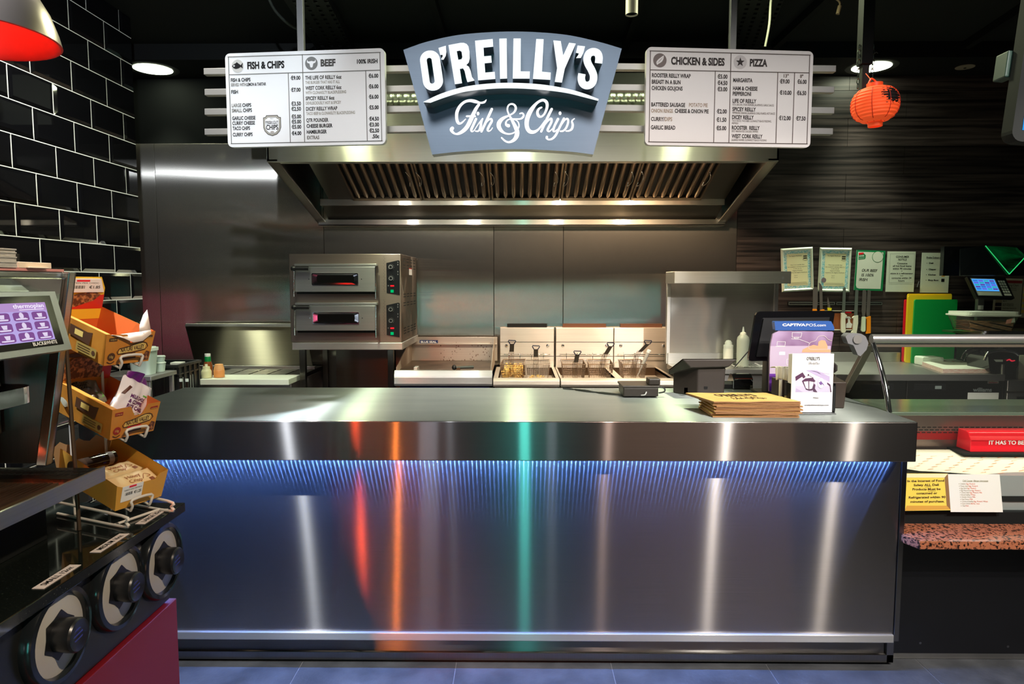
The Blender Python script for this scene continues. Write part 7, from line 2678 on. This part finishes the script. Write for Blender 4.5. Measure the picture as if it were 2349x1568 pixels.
# ---- coffee machine
YE = 1.61
xt, xb_ = WX(178, 626, -1.0), None
XTp = W(176, 626, YE).x
XBt = W(122, 1060, YE).x
zt_ = W(176, 625, YE).z
zb_ = W(122, 1060, YE).z
t = thing('coffee_machine', 'stainless bean to cup coffee machine with touch screen', 'coffee machine', (-1.35, 1.2, GZT))
MB(S_Y).box(-1.62, XTp - .012, .5, YE - .006, zt_ - .012, zt_).build('top_cover', t, bevel=.003)
b = MB(S_DARK)
lean = (XTp - XBt)
b.hexa([(-1.6, YE - .012, zb_), (XBt, YE - .012, zb_), (XBt, YE, zb_), (-1.6, YE, zb_), (-1.6, YE - .012, zt_), (XTp, YE - .012, zt_), (XTp, YE, zt_), (-1.6, YE, zt_)])
b.build('side_panel', t, bevel=.002)
b = MB(S_Y)
for (za, zc_) in ((zt_, zb_),):
    xa = XTp
    xc = XBt
    w = .020
    b.hexa([(xc - .02, YE - .032, zc_), (xc + .004, YE - .032, zc_), (xc + .004, YE - .010, zc_), (xc - .02, YE - .010, zc_), (xa - .02, YE - .032, za), (xa + .004, YE - .032, za), (xa + .004, YE - .010, za), (xa - .02, YE - .010, za)])
b.build('edge_strip', t, bevel=.002)
zf = W(0, 770, 1.6).z
# mirror fascia at the top leaning with the panel
fx = lambda z: XTp + (XBt - XTp) * (zt_ - z) / (zt_ - zb_)
z1_ = 1.385
b = MB(MIRROR).hexa([(fx(z1_) - .03, .5, z1_), (fx(z1_) - .006, .5, z1_), (fx(z1_) - .006, YE - .03, z1_), (fx(z1_) - .03, YE - .03, z1_), (fx(zt_) - .03, .5, zt_ - .012), (fx(zt_) - .006, .5, zt_ - .012), (fx(zt_) - .006, YE - .03, zt_ - .012), (fx(zt_) - .03, YE - .03, zt_ - .012)])
b.build('upper_fascia', t, bevel=.003)
MB(plain('mirror_dark', (.14, .13, .11), .10, 1)).box(-1.60, fx(1.2) - .16, .5, YE - .02, zb_ - .05, 1.40).build('back_housing', t)
m_br = plain('machine_bronze', (.22, .15, .10), .3, .85)
# dispensing recess: ledge with chrome spout and grinder dome
MB(m_br).box(-1.5, fx(1.12) - .10, .5, YE - .06, zb_ - .05, 1.165).build('lower_housing', t, bevel=.004)
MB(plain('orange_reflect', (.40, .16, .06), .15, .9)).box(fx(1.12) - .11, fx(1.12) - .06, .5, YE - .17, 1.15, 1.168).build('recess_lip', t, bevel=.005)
sp = W(60, 902, 1.40)
sp.x = -1.05
b = MB(plain('spout_chrome', (.36, .37, .38), .07, 1, bump=(6, .0012, (1, 2, .3)))).rbox(-1.17, -.992, 1.02, 1.425, sp.z - .018, sp.z + .016, .05, 'z', 8)
b.build('spout_head', t, bevel=.006)
b = MB(plain('spout_chrome', (.36, .37, .38), .07, 1, bump=(6, .0012, (1, 2, .3)))).lathe([(.062, 0), (.058, .016), (.042, .022), (.040, .030), (.02, .034), (0, .034)], (sp.x - .03, 1.33, sp.z + .022), 28)
b.lathe([(.022, .0), (.022, .02), (.012, .03), (.010, .045), (0, .047)], (sp.x - .03, 1.18, sp.z + .022), 20)
b.build('spout_cap', t, smooth_angle=40)
MB(BLACK).cyl((sp.x, 1.30, sp.z - .09), (sp.x, 1.30, sp.z - .022), .022, .034, 20).cyl((sp.x, 1.20, sp.z - .09), (sp.x, 1.20, sp.z - .022), .022, .034, 20).build('nozzle', t, smooth_angle=50)
MB(plain('inner_dark', (.05, .04, .03), .12, .6)).box(fx(1.3) - .15, fx(1.3) - .13, 1.30, YE - .03, 1.17, 1.36).build('inner_door', t, bevel=.004)
# drip tray
TX = -.978
TZ = 1.088
tp0, tp1 = TZ - .036, TZ
MB(S_Y).box(TX - .006, TX, .5, YE - .0, tp0, tp1).build('tray_front', t, bevel=.002)
b = MB(plain('tray_bronze', (.20, .14, .09), .30, .9, noise=(25, (.42, .33, .25), (.45, .8), (1, .2, 1))))
b.box(-1.35, TX - .006, .5, YE, tp0, TZ - .012)
x = -1.235
while x < TX - .035:
    b.box(x, x + .006, .5, YE - .12, TZ - .012, TZ - .006)
    x += .0115
b.build('drip_grid', t)
b = MB(S_DARK)
b.box(-1.26, TX - .012, YE - .10, YE - .005, TZ - .012, TZ - .004)
b.use(BLACKM)
for i in range(2):
    for k in range(16):
        b.box(-1.24 + k * .016, -1.23 + k * .016, YE - .07 + i * .03, YE - .058 + i * .03, TZ - .005, TZ - .0035)
b.build('perforated_strip', t)
MB(BLACKM).box(-1.5, TX - .12, .6, YE - .04, GZT + .001, tp0).build('plinth', t)
MB(m_br).box(TX - .10, TX - .08, 1.16, 1.34, GZT + .055, GZT + .075).build('sensor_bar', t)
# touch screen
q = [WX(0, 819, -.961), WX(165, 800, -.961), WX(126, 668, -.998), WX(0, 671, -.998)]
bl, br_, tr, tl_ = q
u = br_ - bl
v = tr - br_
Ms = fr(br_, (0, 1, 0), v)
H_ = v.dot(V(Ms.col[1][:3]))
shx = v.dot(V(Ms.col[0][:3]))
Wd = .33
lf = lambda x, y: (-Wd + x * Wd + shx * y, y * H_)
scn = MB(plain('screen_frame_alu', (.50, .53, .55), .34, .9), Ms).prism([lf(0, 0), lf(1, 0), lf(1, 1), lf(0, 1)], None, -.022, 0).build('screen_housing', t, bevel=.003)
MB(BLACKG, Ms).flat([lf(.02, .10), lf(.935, .10), lf(.935, .93), lf(.02, .93)], .0006).build('screen_border', scn)
b = MB(glow('screen_lilac', (.50, .40, .80), .72), Ms).flat([lf(.06, .20), lf(.865, .20), lf(.865, .82), lf(.06, .82)], .0012)
b.use(glow('screen_head', (.48, .30, .62), .72)).flat([lf(.06, .685), lf(.865, .685), lf(.865, .82), lf(.06, .82)], .0016)
KEY = glow('screen_key', (.20, .075, .26), .8)
GLY = glow('screen_glyph', (.75, .65, .85), .75)
for i in range(5):
    for j in range(3):
        x, y = .075 + .16 * i, .215 + .16 * j
        b.use(KEY)
        pts = rrect(0, 1, 0, 1, .2, 3)
        b.flat([lf(x + p[0] * .133, y + p[1] * .137) for p in pts], .0018)
        b.use(GLY)
        c = lf(x + .068, y + .085)
        if i % 2:
            b.disc(c[0], c[1], .0062, .0024).line((c[0] - .010, c[1] - .006), (c[0] + .010, c[1] - .006), .0022, .0024)
        else:
            b.flat([(c[0] - .008, c[1] + .003), (c[0] + .008, c[1] + .003), (c[0] + .005, c[1] - .005), (c[0] - .005, c[1] - .005)], .0024).line((c[0] - .012, c[1] - .008), (c[0] + .012, c[1] - .008), .0018, .0024)
        l0 = lf(x + .02, y + .018)
        b.line((l0[0], l0[1] + .0015), (l0[0] + .030, l0[1] + .0015), .0026, .0024)
LIT = glow('screen_white', (.85, .80, .92), .9)
b.use(LIT)
p = lf(.575, .735)
b.text('thermoplan', p[0], p[1], .0085, .088, d=.0026, bold=.01)
p = lf(.08, .735)
b.text('bwready', p[0], p[1], .0085, .055, d=.0026)
p = lf(.62, .708)
b.line(p, (p[0] + .07, p[1]), .0012, .0026)
b.build('display', scn, flatmesh=True)
b = MB(plain('logo_white', (.75, .75, .75), .4), Ms)
p = lf(.655, .128)
b.text('BLACK&WHITE', p[0], p[1], .0075, .072, d=.0014, bold=.02)
b.build('maker_lettering', scn, flatmesh=True)
# things on top of the machine
z = zt_ + .001
tag(MB(plain('tray_pink', (.55, .22, .20), .5)).prism([(-1.58, .9), (-1.03, .9), (-1.035, 1.585), (-1.5, 1.60)], None, z, z + .006).build('pink_tray', bevel=.001), 'thin dusty pink tray on top of the coffee machine', 'tray')
xa = W(30, 600, 1.42)
b = MB(plain('napkin_stack', (.66, .62, .56), .7, bump=(200, .004, (.1, .1, 6))))
for k in range(12):
    o_ = random.uniform(-.002, .002)
    b.box(xa.x - .16 + o_, xa.x + o_, 1.30, 1.43, z + .0065 + k * .0032, z + .0065 + k * .0032 + .0028)
tag(b.build('napkin_stack'), 'stack of off white napkins on the pink tray', 'napkins')
xa, xb2 = W(30, 615, 1.50).x, W(90, 615, 1.50).x
tag(MB(plain('cream_box', (.78, .62, .46), .5)).box(xa, xb2, 1.44, 1.54, z + .0065, z + .019).box(xb2 - .002, xb2 + .008, 1.46, 1.52, z + .0065, z + .009).build('flat_box', bevel=.001), 'flat cream box beside the napkins on the coffee machine', 'box')

# =================================================================== snack rack with boxes
wv_ = V((.39, .92, 0)).normalized()
hv = V((-.92, .39, 0)).normalized()
dv = (hv * math.cos(R(17)) + V((0, 0, math.sin(R(17))))).normalized()
uv_ = wv_.cross(dv)
if uv_.z < 0:
    uv_ = -uv_
m_wire = plain('wire_white', (.62, .58, .52), .4)
BWd, BDp, BHt = .122, .205, .080
# positions of front bottom-left corners of the three trays
cor = []
for (px, py, Y) in ((238, 839, 1.655), (251.4, 1009.4, 1.655), (263.5, 1172, 1.655)):
    cor.append(W(px, py, Y))
t = thing('wire_snack_rack', 'white wire rack with three sloping trays beside the coffee machine', 'rack', (cor[2].x - .1, cor[2].y + .05, GZT))
b = MB(m_wire)
for s_ in (.12, .88):
    a = cor[0] + wv_ * BWd * s_ + hv * .155
    b.tube([V((a.x, a.y, GZT + .004)), V((a.x, a.y, cor[0].z + .05))], .0035, 8)
b.build('upright', t, smooth_angle=60)
b = MB(m_wire)
for s_ in (-.03, 1.03):
    a = cor[2] + wv_ * BWd * s_
    za = GZT + .0045
    f_ = V((a.x, a.y, za)) - hv * .03
    r_ = V((a.x, a.y, za)) + hv * .21
    b.tube([r_, f_, f_ - hv * .012 + V((0, 0, .012)), f_ + V((0, 0, .026)), r_ + V((0, 0, .03))], .0038, 8, sub=4)
a0, a1 = cor[2] - hv * .0 + wv_ * BWd * -.03, cor[2] + wv_ * BWd * 1.03
b.tube([V((a0.x, a0.y, GZT + .0045)), V((a1.x, a1.y, GZT + .0045))], .0035, 8)
b.build('foot', t, smooth_angle=60)
for c in cor:
    b = MB(m_wire)
    dn = -uv_ * .005
    for s_ in (.28, .72):
        p0_ = c + wv_ * BWd * s_ + dn
        b.tube([p0_ + dv * .18, p0_ - dv * .012], .003, 6)
    # front stop loop
    pL, pR = c + wv_ * BWd * .28 + dn - dv * .012, c + wv_ * BWd * .72 + dn - dv * .012
    up_ = uv_ * .030
    b.tube([pL, pL + up_ * .5 - dv * .004, pL + up_, pR + up_, pR + up_ * .5 - dv * .004, pR], .0034, 8, sub=3)
    b.tube([c + wv_ * BWd * .05 + dv * .02 + dn, c + wv_ * BWd * .95 + dv * .02 + dn], .0028, 6)
    b.tube([c + wv_ * BWd * .05 + dv * .17 + dn, c + wv_ * BWd * .95 + dv * .17 + dn], .0028, 6)
    b.build('tray', t, smooth_angle=60)
# long brown support rod in front of the boxes
a, c_ = W(152, 800, 1.625), W(172, 1062, 1.625)
tag(MB(plain('rod_bronze', (.10, .065, .04), .45, .6)).cyl(a + V((0, 0, .02)), V((c_.x, 1.625, GZT + .15)), .0045).cyl(V((c_.x, 1.625, GZT + .15)), V((c_.x + .002, 1.625, GZT + .001)), .0045).build('support_rod', smooth_angle=60), 'thin bronze rod between coffee machine and snack boxes', 'rod')

m_bxo = plain('snack_box_orange', (.50, .17, .018), .45, noise=(10, (.62, .27, .035), (.35, .7), (1, 1, 1)))
m_bxi = plain('snack_box_inside', (.62, .13, .02), .6)
m_bxf = plain('snack_box_flap', (.80, .38, .06), .55)
m_gra = plain('granola_print', (.10, .032, .012), .5, noise=(110, (.48, .20, .07), (.45, .62), (1, 1, 1)))
m_brn = plain('snack_brown_print', (.075, .03, .012), .5)
m_crm = plain('snack_cream_print', (.72, .50, .14), .5)


def tray_box(lab, c, header, inner, notch):
    """open printed snack carton; c = front bottom left corner."""
    t = thing('snack_carton', lab, 'snack box', tuple(c), 'printed snack cartons on the wire rack')
    P = lambda u, v, h: c + wv_ * u + dv * v + uv_ * h
    th = .0015
    w, dp, ht = BWd, BDp, BHt
    fw = lambda h: h * .10      # sides flare a little
    b = MB(m_bxo)

    def wall(a0, a1, h0, h1, outm, inm, back=False):
        pass
    # bottom
    b.quad(P(0, 0, 0), P(w, 0, 0), P(w, dp, 0), P(0, dp, 0))
    # left, right, back, front outside faces (thin double skin)
    e = .006
    L0, L1, L2, L3 = P(0, 0, 0), P(0, dp, 0), P(-e, dp, ht), P(-e, 0, ht)
    R0, R1, R2, R3 = P(w, 0, 0), P(w, dp, 0), P(w + e, dp, ht), P(w + e, 0, ht)
    n = wv_ * th
    b.quad(L0, L1, L2, L3)
    b.quad(R1, R0, R3, R2)
    fpts = [(0, 0), (w, 0), (w + e, ht)] + notch + [(-e, ht)]
    Mf = fr(c, wv_, uv_)
    b.flat(fpts, .0, M=Mf)
    b.use(m_bxi)
    b.quad(L0 + n, L1 + n, L2 + n, L3 + n).quad(R1 - n, R0 - n, R3 - n, R2 - n)
    b.quad(P(0, 0, th), P(w, 0, th), P(w, dp, th), P(0, dp, th))
    b.flat(fpts, -th, M=Mf)
    b.quad(P(0, dp, 0), P(w, dp, 0), P(w + e, dp, ht), P(-e, dp, ht))
    b.use(m_bxf)
    b.quad(P(-e, .0, ht), P(-e, dp, ht), P(.016, dp, ht - .006), P(.016, .01, ht - .006))
    b.build('carton', t, flatmesh=True)
    # printing on the front
    b = MB(m_brn, Mf)
    D = .0012
    b.stroke([(.034, .041, .0012), (.032, .027, .0012), (.105, .034, .0012), (.107, .050, .0012), (.088, .054, .0012), (.062, .046, .0012), (.034, .041, .0012)], D, sub=2)
    b.use(m_crm).flat([(.035, .040), (.033, .028), (.104, .035), (.106, .049), (.088, .053), (.062, .045)], D - .0004)
    b.use(m_brn).text('NATURE VALLEY', .038, .0315, .0115, .064, d=D + .0004, bold=.02, rot=.09)
    b.use(m_brn if header else RED).text('Protein', .044, .020, .0085, .036, d=D, bold=.03, rot=.07)
    b.use(m_brn).flat([(.046, .011), (.082, .013), (.082, .0175), (.046, .0155)], D)
    b.use(m_brn if header else plain('seal_red', (.30, .02, .015), .5)).disc(.015, .022, .010, D)
    b.use(m_crm).text('10g', .015, .019, .006, .010, 'C', D + .0004)
    b.use(m_brn).stroke([(.006, .009, .0012), (.015, .005, .0012), (.024, .009, .0012)], D)
    for x in (.003, .100):
        b.use(m_brn if header else plain('seal_red', (.30, .02, .015), .5)).flat([(x, .062 + (.003 if x > .05 else 0)), (x + .021, .062 + (.003 if x > .05 else 0)), (x + .021, .071), (x, .070)], D)
        b.use(m_crm).text('12x40g Bar', x + .0105, .0645, .0032, .017, 'C', D + .0005)
    b.use(m_gra).flat([(.094, .004), (.119, .005), (.121, .026), (.110, .030), (.103, .020), (.094, .016)], D)
    # printing on the left side
    Ml = fr(P(0, dp, 0) - wv_ * .0005, -dv, uv_)
    Ml = fr(P(-.0012, dp, 0), -dv, uv_)
    b.at(Ml)
    b.use(m_brn).flat([(.075, .040), (.150, .034), (.158, .068), (.140, .064), (.075, .066)], .004)
    b.use(m_crm).rect(.095, .125, .046, .060, .0045)
    b.use(plain('panel_olive', (.34, .22, .05), .5)).flat(rrect(.105, .178, .008, .032, .004), .003)
    b.use(m_brn)
    for k in range(3):
        b.line((.112, .026 - k * .006), (.155, .026 - k * .006), .0018, .0036)
    b.disc(.168, .020, .006, .0036)
    b.build('print', t, flatmesh=True)
    if header:
        b = MB(plain('header_yellow', (.80, .50, .03), .45))
        hd = lambda u, h: P(u, dp - .001, h)
        hh = ht + .082
        b.quad(hd(-.006, ht * .6), hd(w + .006, ht * .6), hd(w + .006, hh - .03), hd(-.006, hh - .03))
        b.quad(hd(-.006, hh - .03), hd(w + .006, hh - .03), hd(w - .008, hh), hd(.008, hh))
        b.use(plain('header_red', (.62, .03, .012), .45)).add([hd(-.006, ht * .95) - dv * .0006, hd(w + .006, ht * .95) - dv * .0006, hd(w + .006, ht + .034) - dv * .0006, hd(-.006, ht + .026) - dv * .0006], [(0, 1, 2, 3)])
        b.use(m_gra).add([hd(u, h) - dv * .0012 for u, h in ((0, ht + .004), (.05, ht + .002), (.10, ht + .018), (.118, ht + .034), (.10, ht + .044), (.05, ht + .036), (.0, ht + .03))], [tuple(range(7))])
        b.build('header_card', t, flatmesh=True)
        Mh = fr(hd(0, hh - .040) - dv * .004, wv_, uv_)
        b = MB(WHITE, Mh).prism([(.004, 0), (w + .001, 0), (w - .012, .036), (.004, .036)], None, 0, .001)
        b.use(RED).rect(.045, .080, .0285, .033, .0014)
        b.use(INKG).text('PROTEIN PEA CHOC', .020, .023, .0035, .085, d=.0014).text('€1.85', .080, .010, .0075, .030, d=.0014, bold=.02)
        for k in range(14):
            b.rect(.034 + k * .0025, .034 + k * .0025 + (.0016 if k % 3 else .0008), .010, .018, .0014)
        b.build('price_ticket', t, flatmesh=True)
    return t, P


w = BWd
nt_a = [(w - .028, BHt - .002), (w - .045, BHt - .026), (w - .060, BHt - .026), (w - .072, BHt - .004)]
tray_box('top orange snack carton with price card and torn white liner', cor[0], True, None, nt_a)
tray_box('middle orange snack carton holding bags of rice cakes', cor[1], False, None, [(w - .030, BHt), (w - .045, BHt - .026), (w - .064, BHt - .026), (w - .078, BHt)])
P0 = lambda u, v, h: cor[0] + wv_ * u + dv * v + uv_ * h
# torn white liner hanging over the front of the top carton
b = MB(plain('liner_white', (.80, .66, .58), .6))
lp = [[(.006, .0, BHt - .002), (.03, .004, BHt - .004), (.06, .005, BHt - .002), (.09, .004, BHt), (.118, .006, BHt + .002)],
      [(.010, -.004, BHt - .001), (.036, -.008, BHt - .010), (.062, -.010, BHt - .022), (.088, -.009, BHt - .020), (.112, -.006, BHt - .004)]]
r0 = [P0(*p) for p in lp[0]]
r1 = [P0(*p) for p in lp[1]]
b.add(r0 + r1, [(i, i + 1, 6 + i, 5 + i) for i in range(4)])
fl = [P0(.085, .004, BHt), P0(.118, .006, BHt + .002), P0(.120, .020, BHt + .018), P0(.118, .030, BHt + .048), P0(.106, .026, BHt + .036), P0(.094, .018, BHt + .012)]
b.add(fl, [(0, 1, 2, 3, 4, 5)])
tag(b.build('torn_liner', solid=.0012, smooth_angle=60), 'torn white liner paper curling over the top snack carton', 'paper')

# narrow granola carton hanging between top and middle trays
P1 = lambda u, v, h: cor[1] + wv_ * u + dv * v + uv_ * h
tc_ = thing('snack_carton', 'dark granola printed carton back standing between the two upper trays', 'snack box', tuple(P1(0, .14, BHt)), 'printed snack cartons on the wire rack')
b = MB(m_bxo)
b.hexa([P1(-.006, .200, .004), P1(w + .006, .200, .004), P1(w + .006, .204, .004), P1(-.006, .204, .004), P1(-.006, .196, BHt + .085), P1(w + .006, .196, BHt + .085), P1(w + .006, .200, BHt + .085), P1(-.006, .200, BHt + .085)])
b.build('card', tc_)
b = MB(m_gra).add([P1(-.004, .194, BHt + .006), P1(w - .02, .194, BHt + .002), P1(w - .02, .193, BHt + .058), P1(.02, .193, BHt + .062), P1(-.004, .193, BHt + .04)], [(0, 1, 2, 3, 4)])
b.use(plain('header_red', (.62, .03, .012), .45)).add([P1(w - .02, .1935, BHt - .005), P1(w + .006, .1935, BHt - .005), P1(w + .006, .193, BHt + .062), P1(w - .02, .193, BHt + .064)], [(0, 1, 2, 3)])
b.use(m_brn).add([P1(.004, .193, BHt + .064), P1(.075, .193, BHt + .064), P1(.075, .193, BHt + .075), P1(.004, .193, BHt + .073)], [(0, 1, 2, 3)])
b.build('print', tc_, flatmesh=True)


def snack_bag(lab, C, ux, uy, wd, ht, dim, top=True):
    """pillow bag with a crimped purple top, printed front"""
    n_ = V(ux).cross(V(uy)).normalized()
    M = fr(C, ux, uy)
    col = (.78, .72, .76) if not dim else (.22, .22, .17)  # dim: shade on the rear bag is put into its film colour
    t = thing('rice_cake_bag', lab, 'snack bag', tuple(C), 'bags of rice cakes in the middle carton')
    mt = plain('bag_white' if not dim else 'bag_shaded_film', col, .25, coat=.3)

    def surf(u, v, s):
        x, y = u - .5, v - .5
        prof = max(0, (1 - (2 * abs(x)) ** 2.4)) ** .6 * max(0, (1 - (2 * abs(y)) ** 2.8)) ** .6
        wr = .0018 * math.sin(9 * u + 7 * v) + .0012 * math.sin(23 * u - 11 * v)
        nar = 1 - .22 * max(0, y) ** 1.3 + .05 * math.sin(v * 8)
        return M @ V((x * wd * nar, v * ht, s * (.020 * prof + wr * min(1, prof * 3))))
    b = MB(mt)
    b.grid(lambda u, v: surf(u, v, 1), 24, 24).grid(lambda u, v: surf(u, v, -1), 24, 24)
    b.build('film', t, smooth_angle=80, flatmesh=True)
    pm = plain('bag_purple', (.12, .012, .16), .3)
    b = MB(pm)
    b.grid(lambda u, v: M @ V(((u - .5) * wd * 1.02 * .80, ht * (.90 + .20 * v + .07 * math.sin(u * 3.1)), .003 * math.sin(u * 16) + .014 * math.sin(u * 5) * v)), 24, 3)
    b.build('crimped_seal', t, solid=.0012)
    pr = MB(plain('bag_text_purple', (.10, .01, .10), .5) if not dim else INK)
    flat_ = MB(pr.mats[0])
    for k, s in enumerate(('MILK CHOC', '& COFFEE', 'RICE CAKES')):
        flat_.text(s, .24, .60 - k * .105, .078, .46 if k != 1 else .38, d=0, bold=.03)
    pr.add([surf(p.x, p.y, 1) + n_ * .0015 for p in flat_.v], flat_.f)
    if not dim:
        for mt_, pts in ((plain('bag_green', (.12, .45, .05), .5), [[(.62, .72), (.76, .72), (.76, .75), (.62, .75)], [(.22, .345), (.66, .345), (.66, .352), (.22, .352)], [(.22, .30), (.50, .30), (.50, .325), (.22, .325)]]),
                         (plain('bag_choc', (.10, .03, .02), .4), [[(.52, .03), (.66, .05), (.64, .20), (.52, .18)], [(.10, .62), (.20, .80), (.14, .82), (.04, .62)]])):
            pr.use(mt_)
            for l_ in pts:
                pr.add([surf(x, y, 1) + n_ * .0015 for x, y in l_], [tuple(range(len(l_)))])
    else:
        pr.use(plain('bag_green', (.12, .45, .05), .5)).add([surf(x, y, 1) + n_ * .0018 for x, y in ((.72, .05), (.92, .12), (.95, .34), (.74, .22))], [(0, 1, 2, 3)])
    pr.build('print', t, flatmesh=True)


ux = (wv_ * .86 - uv_ * .46 + hv * .12).normalized()
uy = (uv_ * .84 + wv_ * .44 + hv * .26).normalized()
snack_bag('white bag of rice cakes with purple top leaning out of the carton', P1(.050, .030, .012), ux, uy, .122, .122, False)
snack_bag('shaded bag of rice cakes lying behind the white one', P1(.040, .150, .030), (wv_ * .9 - hv * .2).normalized(), (uv_ * .55 + hv * .75).normalized(), .10, .085, True)

# bottom carton: plain yellow box with bars
c = cor[2]
P2 = lambda u, v, h: c + wv_ * u + dv * v + uv_ * h
t = thing('bar_carton', 'plain yellow carton with price ticket on the lowest tray', 'snack box', tuple(c))
m_yel = plain('carton_yellow', (.66, .33, .045), .5)
m_yin = plain('carton_yellow_inside', (.60, .27, .03), .6)
w, dp, ht, e = .132, .215, .072, .006
Mf = fr(c, wv_, uv_)
b = MB(m_yel)
b.quad(P2(0, 0, 0), P2(w, 0, 0), P2(w, dp, 0), P2(0, dp, 0))
fp_ = [(0, 0), (w, 0), (w + e, ht + .004), (w - .018, ht), (w - .030, ht - .014), (.012, ht - .012), (-e, ht - .004)]
b.flat(fp_, 0, M=Mf)
b.quad(P2(0, 0, 0), P2(0, dp, 0), P2(-e, dp, ht + .008), P2(-e, 0, ht - .004))
b.quad(P2(w, 0, 0), P2(w, dp, 0), P2(w + e, dp, ht + .012), P2(w + e, 0, ht + .004))
b.use(m_yin)
q_ = wv_ * .0015
b.quad(P2(0, 0, 0) + q_, P2(0, dp, 0) + q_, P2(-e, dp, ht + .008) + q_, P2(-e, 0, ht - .004) + q_)
b.quad(P2(w, 0, 0) - q_, P2(w, dp, 0) - q_, P2(w + e, dp, ht + .012) - q_, P2(w + e, 0, ht + .004) - q_)
b.quad(P2(0, 0, .0015), P2(w, 0, .0015), P2(w, dp, .0015), P2(0, dp, .0015))
b.flat(fp_, -.0015, M=Mf)
b.use(plain('carton_kraft', (.42, .27, .14), .7))
top_e = [P2(-e - .02 + (w + .03) * i / 10, dp, ht + .012 + .006 * math.sin(i * 2.1) + (.01 if i % 3 else 0)) for i in range(11)]
bot_e = [P2((w) * i / 10, dp, 0) for i in range(11)]
b.add(bot_e + top_e, [(i, i + 1, 12 + i, 11 + i) for i in range(10)])
b.build('carton', t, flatmesh=True, solid=.0)
b = MB(WHITE, fr(c + uv_ * .020 + wv_ * .010, wv_, uv_)).prism([(0, 0), (.058, .0), (.058, .042), (.0, .042)], None, 0.0006, .0012)
b.use(RED).rect(.018, .038, .036, .041, .0018)
b.use(INKG).text('FLAPJACK HONEY CRISP BAR 60', .006, .029, .0035, .048, d=.0018).text('€1.25', .034, .016, .0075, .020, d=.0018, bold=.02)
for k in range(10):
    b.rect(.010 + k * .0021, .010 + k * .0021 + (.0014 if k % 3 else .0007), .016, .024, .0018)
b.build('price_ticket', t, flatmesh=True)
m_hb = plain('bar_cream', (.74, .52, .26), .4)


def flat_bar(lab, cc, ax, up, l, wd, mat, pm, group='bars in the yellow carton'):
    M = fr(cc, ax, up)
    t = thing('snack_bar', lab, 'snack bar', tuple(cc), group)

    def sf(u, v, s):
        x, y = u - .5, v - .5
        pr = max(0, 1 - (2 * abs(x)) ** 6) ** .5 * max(0, 1 - (2 * abs(y)) ** 4) ** .5
        return M @ V((x * l, y * wd, s * (.007 * pr) + .0012 * math.sin(u * 20)))
    b = MB(mat).grid(lambda u, v: sf(u, v, 1), 18, 10).grid(lambda u, v: sf(u, v, -1), 18, 10)
    b.build('wrapper', t, smooth_angle=70, flatmesh=True)
    if pm:
        f = MB(pm).text('Honey', .32, .50, .20, .34, d=0, bold=.01, rot=.1).text('Crisp', .32, .20, .20, .30, d=0, bold=.01, rot=.1)
        f.stroke([(.64, .30, .01), (.74, .58, .01), (.86, .44, .012), (.74, .34, .012)], 0)
        g_ = MB(pm).add([sf(p.x, p.y, 1) + V(M.col[2][:3]) * .001 for p in f.v], f.f)
        g_.use(plain('honey_spot', (.22, .06, .02), .5)).add([sf(x, y, 1) + V(M.col[2][:3]) * .0012 for x, y in ((.78, .08), (.90, .12), (.88, .30), (.76, .24))], [(0, 1, 2, 3)])
        g_.build('print', t, flatmesh=True)


m_hp = plain('honey_print', (.34, .10, .02), .5)
flat_bar('cream honey bar at the front of the yellow carton', P2(.070, .035, .050), wv_, (dv * .93 + uv_ * .2), .116, .055, m_hb, m_hp)
flat_bar('cream honey bar lying behind the front one', P2(.066, .092, .052), (wv_ * .98 + dv * .1), dv, .112, .055, plain('bar_cream_dark', (.62, .44, .22), .4), m_hp)
cc = P2(.060, .160, .052)
t = thing('snack_bar', 'dark clear wrapped bar at the back of the yellow carton', 'snack bar', tuple(cc), 'bars in the yellow carton')
MB(plain('bar_dark_film', (.05, .03, .02), .15, coat=.5)).cyl(cc - wv_ * .07, cc + wv_ * .045, .016, .017, 18).build('wrapper', t, smooth_angle=60)
b = MB(plain('bar_label', (.45, .40, .40), .4)).cyl(cc + wv_ * .022, cc + wv_ * .036, .0168, .0174, 18, cap=False)
b.use(plain('bar_blue', (.02, .03, .5), .4)).cyl(cc + wv_ * .004, cc + wv_ * .012, .0172, .0172, 6, cap=False)
b.build('band', t)

# tidy
for o in list(bpy.data.objects):
    if '_b' in o.keys():
        del o['_b']
